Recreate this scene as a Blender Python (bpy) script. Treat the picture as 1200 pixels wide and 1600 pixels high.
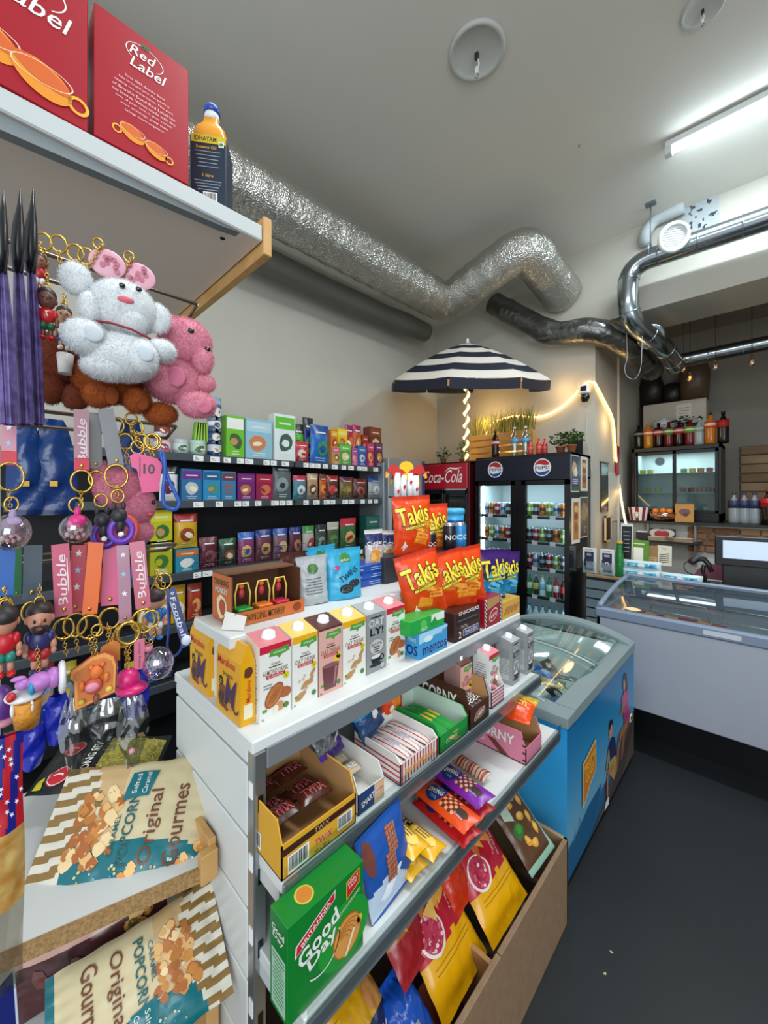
import bpy, math, random
from mathutils import Matrix, Vector, noise
from mathutils.geometry import tessellate_polygon
for o in list(bpy.data.objects): bpy.data.objects.remove(o, do_unlink=True)
SC = bpy.context.scene
COL = SC.collection
R = random.Random(11)
PI = math.pi

# ------------------------------------------------------------ camera, world, light, exposure
EYE = 1.7; FPX = 615.0; CX = 600.0; HY = 772.0; TH = math.radians(44.05)
cam = bpy.data.objects.new('camera', bpy.data.cameras.new('camera')); COL.objects.link(cam); SC.camera = cam
cam.location = (0, 0, EYE); cam.rotation_euler = (PI/2, 0, TH)
cam.data.sensor_fit = 'VERTICAL'; cam.data.sensor_height = 36.0
cam.data.lens = 36.0*FPX/1600.0; cam.data.shift_y = (HY-800.0)/1600.0
cam.data.clip_start = 0.02; cam.data.clip_end = 60
W = bpy.data.worlds.new('daylight'); SC.world = W; W.use_nodes = True
W.node_tree.nodes['Background'].inputs[0].default_value = (0.86, 0.94, 1.0, 1)
W.node_tree.nodes['Background'].inputs[1].default_value = 0.95
SC.view_settings.view_transform = 'Standard'; SC.view_settings.look = 'None'
SC.view_settings.exposure = 0.0; SC.view_settings.gamma = 1.0
def area(name, loc, target, sx, sy, power, col=(1, 1, 1)):
    l = bpy.data.lights.new(name, 'AREA'); l.shape = 'RECTANGLE'; l.size = sx; l.size_y = sy; l.energy = power; l.color = col
    o = bpy.data.objects.new(name, l); COL.objects.link(o); o.location = loc
    o.rotation_euler = (Vector(target)-Vector(loc)).to_track_quat('-Z', 'Y').to_euler(); return o
area('shop_window_daylight', (2.6, -1.6, 2.3), (-1.2, 1.6, 1.0), 2.6, 2.2, 95, (0.9, 0.96, 1.0))
def point(name, loc, power, col, r=0.05):
    l = bpy.data.lights.new(name, 'POINT'); l.energy = power; l.color = col; l.shadow_soft_size = r
    o = bpy.data.objects.new(name, l); COL.objects.link(o); o.location = loc; return o

# ------------------------------------------------------------ helpers
def ray(px, py):
    u = (px-CX)/FPX; v = (HY-py)/FPX
    return (-math.sin(TH)+math.cos(TH)*u, math.cos(TH)+math.sin(TH)*u, v)
def at(px, py, X=None, Y=None, Z=None):
    r = ray(px, py)
    t = X/r[0] if X is not None else Y/r[1] if Y is not None else (Z-EYE)/r[2]
    return Vector((r[0]*t, r[1]*t, EYE+r[2]*t))
def lin(h):
    h = h.lstrip('#'); out = []
    for i in (0, 2, 4):
        c = int(h[i:i+2], 16)/255.0
        out.append(c/12.92 if c <= 0.04045 else ((c+0.055)/1.055)**2.4)
    return (*out, 1.0)
_M = {}
def mat(h, rough=0.5, metal=0.0, bump=0.0, bscale=60.0, emit=0.0, mottle=0.0, mscale=8.0, coat=0.0, h2=None, name=None):
    key = (h, rough, metal, bump, bscale, emit, mottle, mscale, coat, h2)
    if key in _M: return _M[key]
    m = bpy.data.materials.new(name or 'm_'+h.strip('#')); m.use_nodes = True; nt = m.node_tree; N = nt.nodes; L = nt.links
    p = N['Principled BSDF']; c = lin(h)
    p.inputs['Base Color'].default_value = c; p.inputs['Roughness'].default_value = rough; p.inputs['Metallic'].default_value = metal
    if coat: p.inputs['Coat Weight'].default_value = coat; p.inputs['Coat Roughness'].default_value = 0.1
    if mottle or bump:
        tc = N.new('ShaderNodeTexCoord')
    if mottle:
        nz = N.new('ShaderNodeTexNoise'); nz.inputs['Scale'].default_value = mscale; nz.inputs['Detail'].default_value = 4
        mx = N.new('ShaderNodeMix'); mx.data_type = 'RGBA'
        mr = N.new('ShaderNodeMapRange'); mr.inputs[1].default_value = 0.35; mr.inputs[2].default_value = 0.65; mr.inputs[4].default_value = mottle
        L.new(tc.outputs['Object'], nz.inputs['Vector']); L.new(nz.outputs['Fac'], mr.inputs[0]); L.new(mr.outputs[0], mx.inputs[0])
        mx.inputs[6].default_value = c; mx.inputs[7].default_value = lin(h2) if h2 else tuple(x*0.5 for x in c[:3])+(1,)
        L.new(mx.outputs[2], p.inputs['Base Color'])
    if bump:
        nb = N.new('ShaderNodeTexNoise'); nb.inputs['Scale'].default_value = bscale; nb.inputs['Detail'].default_value = 3
        bp = N.new('ShaderNodeBump'); bp.inputs['Strength'].default_value = bump; bp.inputs['Distance'].default_value = 0.01
        L.new(tc.outputs['Object'], nb.inputs['Vector']); L.new(nb.outputs['Fac'], bp.inputs['Height']); L.new(bp.outputs[0], p.inputs['Normal'])
    if emit:
        p.inputs['Emission Color'].default_value = c; p.inputs['Emission Strength'].default_value = emit
    _M[key] = m; return m
def clear(h='#ffffff', gl=0.12, rough=0.05, key='c'):
    k = ('clear', h, gl, rough)
    if k in _M: return _M[k]
    m = bpy.data.materials.new('clear_plastic'); m.use_nodes = True; nt = m.node_tree; N = nt.nodes; L = nt.links
    N.remove(N['Principled BSDF'])
    t = N.new('ShaderNodeBsdfTransparent'); t.inputs[0].default_value = lin(h)
    g = N.new('ShaderNodeBsdfGlossy'); g.inputs['Roughness'].default_value = rough
    f0 = N.new('ShaderNodeLayerWeight'); f0.inputs[0].default_value = .5; f = N.new('ShaderNodeMath'); f.operation = 'POWER'; f.inputs[1].default_value = 4.0; L.new(f0.outputs['Facing'], f.inputs[0])
    a = N.new('ShaderNodeMath'); a.operation = 'ADD'; a.inputs[1].default_value = gl
    x = N.new('ShaderNodeMixShader')
    L.new(f.outputs[0], a.inputs[0]); L.new(a.outputs[0], x.inputs[0]); L.new(t.outputs[0], x.inputs[1]); L.new(g.outputs[0], x.inputs[2])
    L.new(x.outputs[0], N['Material Output'].inputs[0]); _M[k] = m; return m
_TX = {}
def text_shape(s, bold=0.0):
    k = (s, bold)
    if k in _TX: return _TX[k]
    cu = bpy.data.curves.new('t', 'FONT'); cu.body = s; cu.size = 1.0; cu.resolution_u = 2; cu.offset = bold*.36; cu.fill_mode = 'FRONT'
    ob = bpy.data.objects.new('t', cu); COL.objects.link(ob)
    me = bpy.data.meshes.new_from_object(ob)
    vs = [(v.co.x, v.co.y) for v in me.vertices]; fs = []
    for p in me.polygons:
        ids = list(p.vertices)
        for i in range(1, len(ids)-1): fs.append((ids[0], ids[i], ids[i+1]))
    bpy.data.objects.remove(ob); bpy.data.meshes.remove(me); bpy.data.curves.remove(cu)
    if vs:
        x0 = min(v[0] for v in vs); x1 = max(v[0] for v in vs); y0 = min(v[1] for v in vs); y1 = max(v[1] for v in vs)
        vs = [(v[0]-(x0+x1)/2, v[1]-(y0+y1)/2) for v in vs]
    else: x0 = y0 = 0; x1 = y1 = 1
    _TX[k] = (vs, fs, max(x1-x0, 1e-4), max(y1-y0, 1e-4)); return _TX[k]

class MB:
    def __init__(s): s.v = []; s.f = []; s.mi = []; s.sm = []; s.ms = []; s.T = Matrix(); s.L = 9e9
    def m(s, mt):
        if mt not in s.ms: s.ms.append(mt)
        return s.ms.index(mt)
    def av(s, p): s.v.append(tuple(s.T @ Vector(p))); return len(s.v)-1
    def af(s, ids, k, smooth=False): s.f.append(tuple(ids)); s.mi.append(k); s.sm.append(smooth)
    def face(s, pts, mt, smooth=False): s.af([s.av(p) for p in pts], s.m(mt), smooth)
    def box(s, x0, x1, y0, y1, z0, z1, mt, c=0.0, faces=None):
        k = s.m(mt)
        if x1 < x0: x0, x1 = x1, x0
        if y1 < y0: y0, y1 = y1, y0
        if z1 < z0: z0, z1 = z1, z0
        c = min(c, (x1-x0)*.45, (y1-y0)*.45, (z1-z0)*.45)
        if c <= 0:
            i = [s.av((x, y, z)) for z in (z0, z1) for y in (y0, y1) for x in (x0, x1)]
            for q, key in (((0, 2, 3, 1), 'b'), ((4, 5, 7, 6), 't'), ((0, 1, 5, 4), 'f'), ((2, 6, 7, 3), 'k'), ((0, 4, 6, 2), 'l'), ((1, 3, 7, 5), 'r')):
                kk = s.m(faces[key]) if faces and key in faces else k
                s.af([i[a] for a in q], kk)
            return
        X = (x0, x1); Y = (y0, y1); Z = (z0, z1); V = {}
        for a in (0, 1):
            for b in (0, 1):
                for d in (0, 1):
                    sx = c if a == 0 else -c; sy = c if b == 0 else -c; sz = c if d == 0 else -c
                    V[a, b, d, 'x'] = s.av((X[a], Y[b]+sy, Z[d]+sz)); V[a, b, d, 'y'] = s.av((X[a]+sx, Y[b], Z[d]+sz)); V[a, b, d, 'z'] = s.av((X[a]+sx, Y[b]+sy, Z[d]))
        fk = lambda key: s.m(faces[key]) if faces and key in faces else k
        s.af([V[0, 0, 0, 'x'], V[0, 0, 1, 'x'], V[0, 1, 1, 'x'], V[0, 1, 0, 'x']], fk('l')); s.af([V[1, 0, 0, 'x'], V[1, 1, 0, 'x'], V[1, 1, 1, 'x'], V[1, 0, 1, 'x']], fk('r'))
        s.af([V[0, 0, 0, 'y'], V[1, 0, 0, 'y'], V[1, 0, 1, 'y'], V[0, 0, 1, 'y']], fk('f')); s.af([V[0, 1, 0, 'y'], V[0, 1, 1, 'y'], V[1, 1, 1, 'y'], V[1, 1, 0, 'y']], fk('k'))
        s.af([V[0, 0, 0, 'z'], V[0, 1, 0, 'z'], V[1, 1, 0, 'z'], V[1, 0, 0, 'z']], fk('b')); s.af([V[0, 0, 1, 'z'], V[1, 0, 1, 'z'], V[1, 1, 1, 'z'], V[0, 1, 1, 'z']], fk('t'))
        for a in (0, 1):
            for b in (0, 1):
                s.af([V[a, b, 0, 'x'], V[a, b, 0, 'y'], V[a, b, 1, 'y'], V[a, b, 1, 'x']], k)
                s.af([V[a, 0, b, 'x'], V[a, 0, b, 'z'], V[a, 1, b, 'z'], V[a, 1, b, 'x']], k)
                s.af([V[0, a, b, 'y'], V[0, a, b, 'z'], V[1, a, b, 'z'], V[1, a, b, 'y']], k)
                for d in (0, 1): s.af([V[a, b, d, 'x'], V[a, b, d, 'y'], V[a, b, d, 'z']], k)
    def grid(s, fn, nu, nv, mt, smooth=True, matfn=None, close=False):
        ids = [[s.av(fn(i/nu, j/nv)) for i in range(nu+(0 if close else 1))] for j in range(nv+1)]
        k = s.m(mt)
        for j in range(nv):
            for i in range(nu):
                i2 = (i+1) % nu if close else i+1
                kk = k
                if matfn:
                    mm = matfn((i+.5)/nu, (j+.5)/nv)
                    if mm is not None: kk = s.m(mm)
                s.af([ids[j][i], ids[j][i2], ids[j+1][i2], ids[j+1][i]], kk, smooth)
    def lathe(s, prof, n, mt, c=(0, 0, 0), smooth=True, mats=None, squash=1.0):
        ids = []
        for r, z in prof:
            ids.append([s.av((c[0]+r*math.cos(2*PI*i/n), c[1]+squash*r*math.sin(2*PI*i/n), c[2]+z)) for i in range(n)])
        k = s.m(mt)
        for j in range(len(prof)-1):
            kk = s.m(mats[j]) if mats and mats[j] else k
            for i in range(n): s.af([ids[j][i], ids[j][(i+1) % n], ids[j+1][(i+1) % n], ids[j+1][i]], kk, smooth)
        if prof[0][0] > 1e-5: s.af(ids[0][::-1], s.m(mats[0]) if mats and mats[0] else k)
        if prof[-1][0] > 1e-5: s.af(ids[-1], s.m(mats[-1]) if mats and mats[-1] else k)
    def cyl(s, c, r, h, n, mt, r2=None): s.lathe([(r, 0), (r if r2 is None else r2, h)], n, mt, c)
    def ell(s, c, rad, mt, nu=16, nv=10, rot=None, matfn=None):
        M = rot or Matrix.Identity(3)
        def fn(u, v):
            a = 2*PI*u; b = PI*(v-.5)
            return Vector(c)+M @ Vector((rad[0]*math.cos(b)*math.cos(a), rad[1]*math.cos(b)*math.sin(a), rad[2]*math.sin(b)))
        s.grid(fn, nu, nv, mt, True, matfn, close=True)
    def tube(s, pts, r, n, mt, cap=True, closed=False, smooth=True, matfn=None):
        P = [Vector(p) for p in pts]; rings = []; up = Vector((0, 0, 1)); N = len(P)
        rr = r if isinstance(r, (list, tuple)) else [r]*N
        prev = None
        for i, p in enumerate(P):
            if closed: t = P[(i+1) % N]-P[i-1]
            else: t = (P[min(i+1, N-1)]-P[max(i-1, 0)])
            if t.length < 1e-9: t = Vector((0, 0, 1))
            t.normalize()
            if prev is None:
                a = t.cross(up)
                if a.length < 0.1: a = t.cross(Vector((1, 0, 0)))
            else:
                a = prev-t*prev.dot(t)
                if a.length < 1e-6: a = t.cross(up)
            a.normalize(); b = t.cross(a); prev = a
            rings.append([s.av(p+(a*math.cos(2*PI*j/n)+b*math.sin(2*PI*j/n))*rr[i]) for j in range(n)])
        k = s.m(mt); M = N if closed else N-1
        for i in range(M):
            A = rings[i]; B = rings[(i+1) % N]
            for j in range(n):
                kk = s.m(matfn(i, j)) if matfn else k
                s.af([A[j], A[(j+1) % n], B[(j+1) % n], B[j]], kk, smooth)
        if cap and not closed: s.af(rings[0][::-1], k); s.af(rings[-1], k)
    def ring(s, c, R_, r, mt, ax='y', n=20, m=6, rot=None):
        pts = []
        for i in range(n):
            a = 2*PI*i/n; q = {'y': (R_*math.cos(a), 0, R_*math.sin(a)), 'z': (R_*math.cos(a), R_*math.sin(a), 0), 'x': (0, R_*math.cos(a), R_*math.sin(a))}[ax]
            q = Vector(q)
            if rot: q = rot @ q
            pts.append(Vector(c)+q)
        s.tube(pts, r, m, mt, closed=True)
    def prism(s, poly, y0, y1, mt, axis='y', side=None):
        f = {'y': lambda a, b, t: (a, t, b), 'x': lambda a, b, t: (t, a, b), 'z': lambda a, b, t: (a, b, t)}[axis]
        A = [s.av(f(a, b, y0)) for a, b in poly]; B = [s.av(f(a, b, y1)) for a, b in poly]; k = s.m(mt); ks = s.m(side) if side else k
        for tri in tessellate_polygon([[Vector((a, b, 0)) for a, b in poly]]):
            s.af([A[i] for i in tri], k); s.af([B[i] for i in tri[::-1]], k)
        n = len(poly)
        for i in range(n): s.af([A[i], A[(i+1) % n], B[(i+1) % n], B[i]], ks)
    # --- printed art: 2D shapes carried onto a surface by map function mp(u, v, layer)
    def tri2(s, mp, mt, vs, tris, lay):
        k = s.m(mt)
        if s.L > 1e8:
            ids = [s.av(mp(a, b, lay)) for a, b in vs]
            for t in tris: s.af([ids[i] for i in t], k)
            return
        cache = {}
        def vid(p):
            q = (round(p[0], 6), round(p[1], 6))
            if q not in cache: cache[q] = s.av(mp(p[0], p[1], lay))
            return cache[q]
        st = [(vs[a], vs[b], vs[c]) for a, b, c in tris]
        while st:
            a, b, c = st.pop()
            d = [math.dist(a, b), math.dist(b, c), math.dist(c, a)]; mx = max(d)
            if mx <= s.L: s.af([vid(a), vid(b), vid(c)], k, True)
            else:
                i = d.index(mx); p, q, r = (a, b, c) if i == 0 else (b, c, a) if i == 1 else (c, a, b)
                h = ((p[0]+q[0])/2, (p[1]+q[1])/2); st += [(p, h, r), (h, q, r)]
    def poly(s, mp, mt, pts, lay=1):
        tr = tessellate_polygon([[Vector((a, b, 0)) for a, b in pts]])
        s.tri2(mp, mt, [tuple(p) for p in pts], tr, lay)
    def rect(s, mp, mt, u0, u1, v0, v1, lay=1): s.tri2(mp, mt, [(u0, v0), (u1, v0), (u1, v1), (u0, v1)], [(0, 1, 2), (0, 2, 3)], lay)
    def disc(s, mp, mt, u, v, ru, rv=None, lay=1, n=20, rot=0, wob=0, seed=0):
        rv = rv or ru; pts = [(u, v)]
        rr = random.Random(seed)
        for i in range(n):
            a = 2*PI*i/n; k = 1+(rr.uniform(-wob, wob) if wob else 0)
            x = ru*k*math.cos(a); y = rv*k*math.sin(a); pts.append((u+x*math.cos(rot)-y*math.sin(rot), v+x*math.sin(rot)+y*math.cos(rot)))
        s.tri2(mp, mt, pts, [(0, i+1, (i+1) % n+1) for i in range(n)], lay)
    def arc(s, mp, mt, u, v, r, w, a0=0, a1=2*PI, lay=1, n=24, sy=1.0):
        vs = []; tr = []
        for i in range(n+1):
            a = a0+(a1-a0)*i/n
            vs += [(u+(r-w/2)*math.cos(a), v+sy*(r-w/2)*math.sin(a)), (u+(r+w/2)*math.cos(a), v+sy*(r+w/2)*math.sin(a))]
            if i: q = 2*i; tr += [(q-2, q-1, q+1), (q-2, q+1, q)]
        s.tri2(mp, mt, vs, tr, lay)
    def text(s, mp, mt, t, u, v, w=None, h=None, lay=2, bold=0.0, rot=0, shear=0.0, outline=None, ow=0.04):
        vs, fs, tw, th = text_shape(t, bold)
        if w and h: sx = w/tw; sy = h/th
        elif w: sx = sy = w/tw
        else: sx = sy = h/th
        def tr(vs):
            out = []
            for a, b in vs:
                x = a*sx+b*sy*shear; y = b*sy
                out.append((u+x*math.cos(rot)-y*math.sin(rot), v+x*math.sin(rot)+y*math.cos(rot)))
            return out
        if outline:
            ovs, ofs, _, _ = text_shape(t, bold+ow); s.tri2(mp, outline, tr(ovs), ofs, lay-.5)
        s.tri2(mp, mt, tr(vs), fs, lay)
    def lines(s, mp, mt, u, v, w, n, dv, h, lay=1, seed=0, align=0):
        rr = random.Random(seed)
        for i in range(n):
            ww = w*rr.uniform(.6, 1); c = u if align == 0 else u-w/2+ww/2; s.rect(mp, mt, c-ww/2, c+ww/2, v-i*dv-h/2, v-i*dv+h/2, lay)
    def barcode(s, mp, u, v, w, h, lay=1, seed=1, n=14):
        s.rect(mp, mat('#f2f2ee', .5), u-w/2, u+w/2, v-h/2, v+h/2, lay); rr = random.Random(seed); x = u-w*.44
        while x < u+w*.42:
            b = w/n*rr.choice((.3, .5, .8)); s.rect(mp, mat('#1a1a1c', .5), x, x+b, v-h*.34, v+h*.42, lay+1); x += b+w/n*rr.choice((.35, .6))
    def build(s, name, parent=None, kind=None):
        me = bpy.data.meshes.new(name); me.from_pydata(s.v, [], s.f); me.polygons.foreach_set('material_index', s.mi); me.polygons.foreach_set('use_smooth', s.sm)
        for m_ in s.ms: me.materials.append(m_)
        me.update(); o = bpy.data.objects.new(name, me); COL.objects.link(o)
        if parent: o.parent = parent
        if kind: o['kind'] = kind
        return o
def place(o, loc=(0, 0, 0), rz=0, rx=0, ry=0, sc=None):
    o.location = loc; o.rotation_euler = (rx, ry, rz)
    if sc: o.scale = sc if isinstance(sc, (tuple, list)) else (sc, sc, sc)
    return o
def tag(o, label, cat, group=None, kind=None):
    if label: o['label'] = label
    if cat: o['category'] = cat
    if group: o['group'] = group
    if kind: o['kind'] = kind
    return o
def thing(name, label, cat, loc=(0, 0, 0), rz=0, group=None):
    o = bpy.data.objects.new(name, None); COL.objects.link(o); o.empty_display_size = 0.05
    o.location = loc; o.rotation_euler = (0, 0, rz); return tag(o, label, cat, group)
def dup(o, label=None, group=None, parent=None):
    kids = [c for c in bpy.data.objects if c.parent == o]
    c = o.copy(); COL.objects.link(c); c.parent = parent if parent else None
    if label: c['label'] = label
    if group: c['group'] = group
    for k in kids: dup(k, parent=c)
    return c
def flat(w, d, e=0.0004):          # maps for the four faces of an upright box w wide, d deep
    return (lambda u, v, l=1: (u, -d/2-e*l, v)), (lambda u, v, l=1: (w/2+e*l, u, v)), (lambda u, v, l=1: (-w/2-e*l, -u, v))
def topmap(h, e=0.0004): return lambda u, v, l=1: (u, v, h+e*l)
def struct(o): o['kind'] = 'structure'; return o
FX = PI/2      # packs on the gondola and wall shelving face +X
# ------------------------------------------------------------ room shell
WL = -3.35; WF = 4.55; CZ = 4.5; KX = -1.29; KY = 6.8
plaster = mat('#b9b6ab', .85, bump=.06, bscale=35, mottle=.25, mscale=1.6, h2='#a9a69b')
ceilm = mat('#d6d3c9', .9, bump=.05, bscale=20, mottle=.2, mscale=.9, h2='#cbc8bd')
kitm = mat('#8f8a80', .85, mottle=.3, mscale=1.5, h2='#7e7a72')
def floor_mat():
    m = mat('#070b0d', .5, mottle=.7, mscale=2.2, h2='#0e1316', bump=.08, bscale=14); return m
b = MB(); b.box(WL-.1, 3.2, -1.4, KY+.1, -.1, 0, floor_mat()); struct(b.build('floor'))
b = MB(); b.box(WL-.12, WL, -1.4, WF+.1, 0, CZ, plaster); struct(b.build('wall_left'))
b = MB(); b.box(WL-.12, KX, WF, WF+.12, 0, CZ, plaster); b.box(KX, 3.2, WF, WF+.12, 3.5, CZ, plaster)
struct(b.build('wall_far'))
# slab ceiling with a soft cove that falls to the far wall
def cf(u, v):
    y = -1.4+(WF+1.4)*v; z = CZ
    if y > 3.75: z = CZ-.16*(1-math.cos((y-3.75)/(WF-3.75)*PI/2))
    return (WL+(3.2-WL)*u, y, z)
b = MB(); b.grid(cf, 4, 60, ceilm); b.box(WL-.1, 3.2, -1.4, WF+.12, CZ+.02, CZ+.15, ceilm); struct(b.build('ceiling'))
b = MB(); b.box(KX-.12, KX, WF+.12, KY, 0, 3.9, plaster); struct(b.build('wall_passage'))
b = MB(); b.box(KX-.2, 3.2, KY, KY+.12, 0, 3.9, kitm); struct(b.build('wall_kitchen'))
b = MB(); b.box(KX-.12, 3.2, WF+.12, KY+.12, 3.9, 4.0, kitm); struct(b.build('ceiling_kitchen'))
b = MB(); b.box(KX, 3.2, WF+.12, WF+.62, 3.5, 3.9, plaster); struct(b.build('trim_1'))
b = MB(); b.box(3.0, 3.12, 1.2, KY, 0, CZ, plaster); struct(b.build('wall_right'))
# ------------------------------------------------------------ furniture and appliances
white = mat('#d9dcda', .35, mottle=.2, mscale=5, h2='#cbd0cf'); alu = mat('#a9aeb0', .3, .85); steel = mat('#9aa3a8', .22, 1.0); gsteel = mat('#6e7780', .4, .5)
darkgrey = mat('#3c4147', .5); black = mat('#07080a', .35); gloss = mat('#060709', .2); wood = mat('#c9a574', .6, mottle=.5, mscale=12, h2='#b58d58')
mdf = mat('#8f7358', .6, mottle=.5, mscale=30, h2='#7c6148'); chip = mat('#b08b5a', .8, mottle=.8, mscale=160, h2='#7d5f3a'); pricew = mat('#e9ebe8', .5)
card = mat('#b68a58', .8, mottle=.3, mscale=9, h2='#a57b4c'); cardw = mat('#dcdad4', .7); glass = clear('#eef6f4', .05); chrome = mat('#c9ccd0', .12, 1.0)
G0, G1 = .42, 1.72
g = thing('gondola_shelf', 'white slatted shop gondola with three open shelves, standing left of the blue freezer', 'shelving', (-1.0, G0, 0))
def gb(b, name): 
    o = b.build(name); o.parent = g; o.matrix_parent_inverse = Matrix.Translation((1.0, -G0, 0)); return o
b = MB(); z = 1.16
for k, (za, zb) in enumerate(((1.093, 1.129), (.93, 1.09), (.77, .927), (.61, .767), (.45, .607), (.29, .447), (.02, .287))):
    b.box(-1.285, -.832, G0, G0+.02, za+.003, zb-.002, white, .003)
b.box(-1.283, -.835, G0+.008, G0+.02, .02, 1.125, darkgrey); gb(b, 'end_panel')
b = MB(); b.box(-1.283, -.835, G1-.02, G1, .02, 1.13, white, .003); gb(b, 'end_panel')
for yy in (G0, .955, G1-.03):
    b = MB(); b.box(-.832, -.80, yy, yy+.03 if yy != .955 else yy+.02, 0, 1.13, alu, .003)
    if yy == G0:
        for k in range(4): b.box(-.803, -.7985, yy+.009, yy+.021, 1.0-.16*k, 1.035-.16*k, black); b.box(-.822, -.806, yy-.002, yy+.001, 1.03-.16*k, 1.065-.16*k, mat('#f2f3f2', .3))
    if yy != .955: gb(b, 'post')
b = MB(); b.box(-1.25, -1.235, G0+.02, G1-.02, .05, 1.13, mat('#5d646b', .5)); gb(b, 'back_panel')
tk = mat('#c7cccb', .3)
b = MB(); b.box(-1.288, -.80, G0-.004, G1, 1.13, 1.16, white, .004); b.box(-.812, -.797, G0+.03, G1, 1.085, 1.135, mat('#8d9296', .3, .4), .003); b.box(-1.2, -.82, G0+.03, G1-.03, 1.105, 1.13, tk); gb(b, 'shelf')
for X, z in ((-.70, .91), (-.62, .70)):
    b = MB(); b.box(-1.23, X-.008, G0+.012, G1-.01, z-.03, z, white, .003); b.box(X-.008, X, G0+.012, G1-.01, z-.045, z-.006, mat('#7f858a', .3, .4), .002)
    b.box(-1.23, X-.02, G0+.013, G0+.02, z-.06, z-.03, tk); s_ = gb(b, 'shelf')
    b = MB(); b.box(X+.001, X+.003, G0+.012, G1-.01, z-.03, z+.03, clear('#f6fafa', .07, .12)); b.build('clear_lip', s_)
# riser on the gondola top
r = thing('riser_shelf', 'low white riser shelf standing on the gondola top behind the milk cartons', 'shelf', (-1.03, G0, 1.16))
b = MB(); b.box(-.115, .11, .0, 1.26, .165, .195, white, .003); place(b.build('top_board', r))
for yy in (.03, .6, 1.2):
    b = MB(); b.box(-.04, .005, yy-.01, yy+.01, 0, .165, white, .002); b.build('leg', r)
# wooden bin at the foot
wb = thing('wooden_bin', 'long brown wooden bin along the foot of the gondola, full of snack bags', 'bin', (-.9, G0, 0))
b = MB(); b.box(.322, .338, .02, .66, 0, .33, mdf, .002); b.box(.322, .338, .663, 1.215, 0, .33, mdf, .002); b.build('front_board', wb)
b = MB(); b.box(.0, .338, 1.2, 1.216, 0, .33, mat('#a98a66', .6, mottle=.3), .002); b.build('side_board', wb)
b = MB(); b.box(.0, .322, .02, .036, 0, .33, mdf, .002); b.build('side_board', wb)
b = MB(); b.box(-.3, .322, .03, 1.2, .02, .10, mat('#6a5645', .7)); b.build('floor_board', wb)
b = MB(); b.box(0, .322, .64, .656, .02, .30, card, .001); b.build('divider', wb)

# ---------------- wall shelving
ws = thing('wall_shelving', 'long dark grey metal wall shelving with price rails, along the left wall', 'shelving', (-3.3, 1.6, 0))
WX = -2.95; WY0, WYm, WY1 = .1, 1.93, 3.02
def wp(b, n, par=None): 
    o = b.build(n); o.parent = par or ws
    if not par: o.matrix_parent_inverse = Matrix.Translation((3.3, -1.6, 0))
    return o
b = MB(); b.box(-3.34, -3.31, WY0, WY1, 0, 2.0, mat('#15171b', .6)); wp(b, 'back_panel')
b = MB(); b.box(-3.31, WX+.02, WY1, WY1+.035, 0, 2.04, mat('#8d979e', .35, .3), .003); wp(b, 'end_panel')
for k, z in enumerate((1.985, 1.65, 1.14, .78, .4)):
    for ya, yb in ((WY0, WYm-.008), (WYm+.008, WY1)):
        b = MB(); b.box(-3.31, WX-.01, ya, yb, z-.025, z, mat('#25282d', .5)); b.box(WX-.02, WX, ya, yb, z-.05, z+.004, mat('#4a5056', .45, .3), .003); s_ = wp(b, 'shelf')
        if z > 1: 
            y = ya+.08+(.9 if ya < 1 else 0)
            while y < yb-.07:
                w_ = R.choice((.055, .07)); b = MB(); b.box(WX, WX+.003, y, y+w_, z-.046, z-.006, pricew)
                mp = lambda u, v, l=1, y=y, z=z: (WX+.003+.0006*l, y+u, z-.026+v)
                b.rect(mp, mat('#3a3a40', .5), .008, w_*.55, -.008, -.004); b.rect(mp, mat('#3a3a40', .5), .008, w_*.4, .004, .008)
                wp(b, 'price_tag', s_); y += w_+R.choice((.01, .03, .09, .05))
wire = mat('#50565c', .4, .8)
for z in (1.14, 1.65):
    for ya, yb in ((1.08, 1.9), (1.97, 2.98)) if z < 1.3 else ((2.0, 2.98),):
        b = MB(); h = .12 if z < 1.3 else .07
        for zz in (.01, h/2, h): b.tube([(WX-.012, ya, z+zz), (WX-.012, yb, z+zz)], .002, 5, wire)
        n = int((yb-ya)/.028)
        for i in range(n+1): y = ya+(yb-ya)*i/n; b.tube([(WX-.012, y, z+.004), (WX-.012, y, z+h)], .0013, 4, wire)
        wp(b, 'wire_fence')

# ---------------- energy drink cooler at the end of the shelving (front faces +X)
rc = thing('energy_drink_cooler', 'grey and blue drinks cooler with red bulls and sun logo beside the wall shelving', 'cooler', (-3.1, 3.37, 0))
b = MB(); b.box(-.22, .2, -.3, .31, 0, 2.09, mat('#9aa0a4', .35, .3), .006); b.box(.2, .212, .27, .31, 0, 2.085, mat('#22336f', .3), .002); b.build('body', rc)
b = MB(); b.box(.2, .208, -.3, .265, .1, 1.66, mat('#aeb6bb', .25, .3), .002); b.box(.2, .215, -.3, .265, 1.66, 1.675, black); b.build('door', rc)
def bulls(b, mp, s, L0=1):
    b.disc(mp, mat('#f6c417', .4), 0, .02*s, .085*s, .075*s, L0, 24)
    for q in (-1, 1):
        red = mat('#c8241c', .4)
        P = [(.01, -.05), (.05, -.01), (.09, .0), (.13, .04), (.16, .05), (.2, .03), (.215, -.01), (.235, -.05), (.2, -.045), (.175, -.06), (.15, -.1), (.14, -.06), (.1, -.05), (.07, -.09), (.05, -.1), (.05, -.06)]
        b.poly(mp, red, [(q*x*s, (y+.01)*s) for x, y in P][::q], L0+1)
        b.poly(mp, mat('#e8b32c', .4), [(q*x*s, (y)*s) for x, y in ((.2, -.06), (.24, -.02), (.25, -.09), (.23, -.1))], L0)
b = MB(); mp = lambda u, v, l=1: (.2002+.0008*l, u-.02, 1.9+v); bulls(b, mp, 1.05); b.build('logo', rc)

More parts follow.
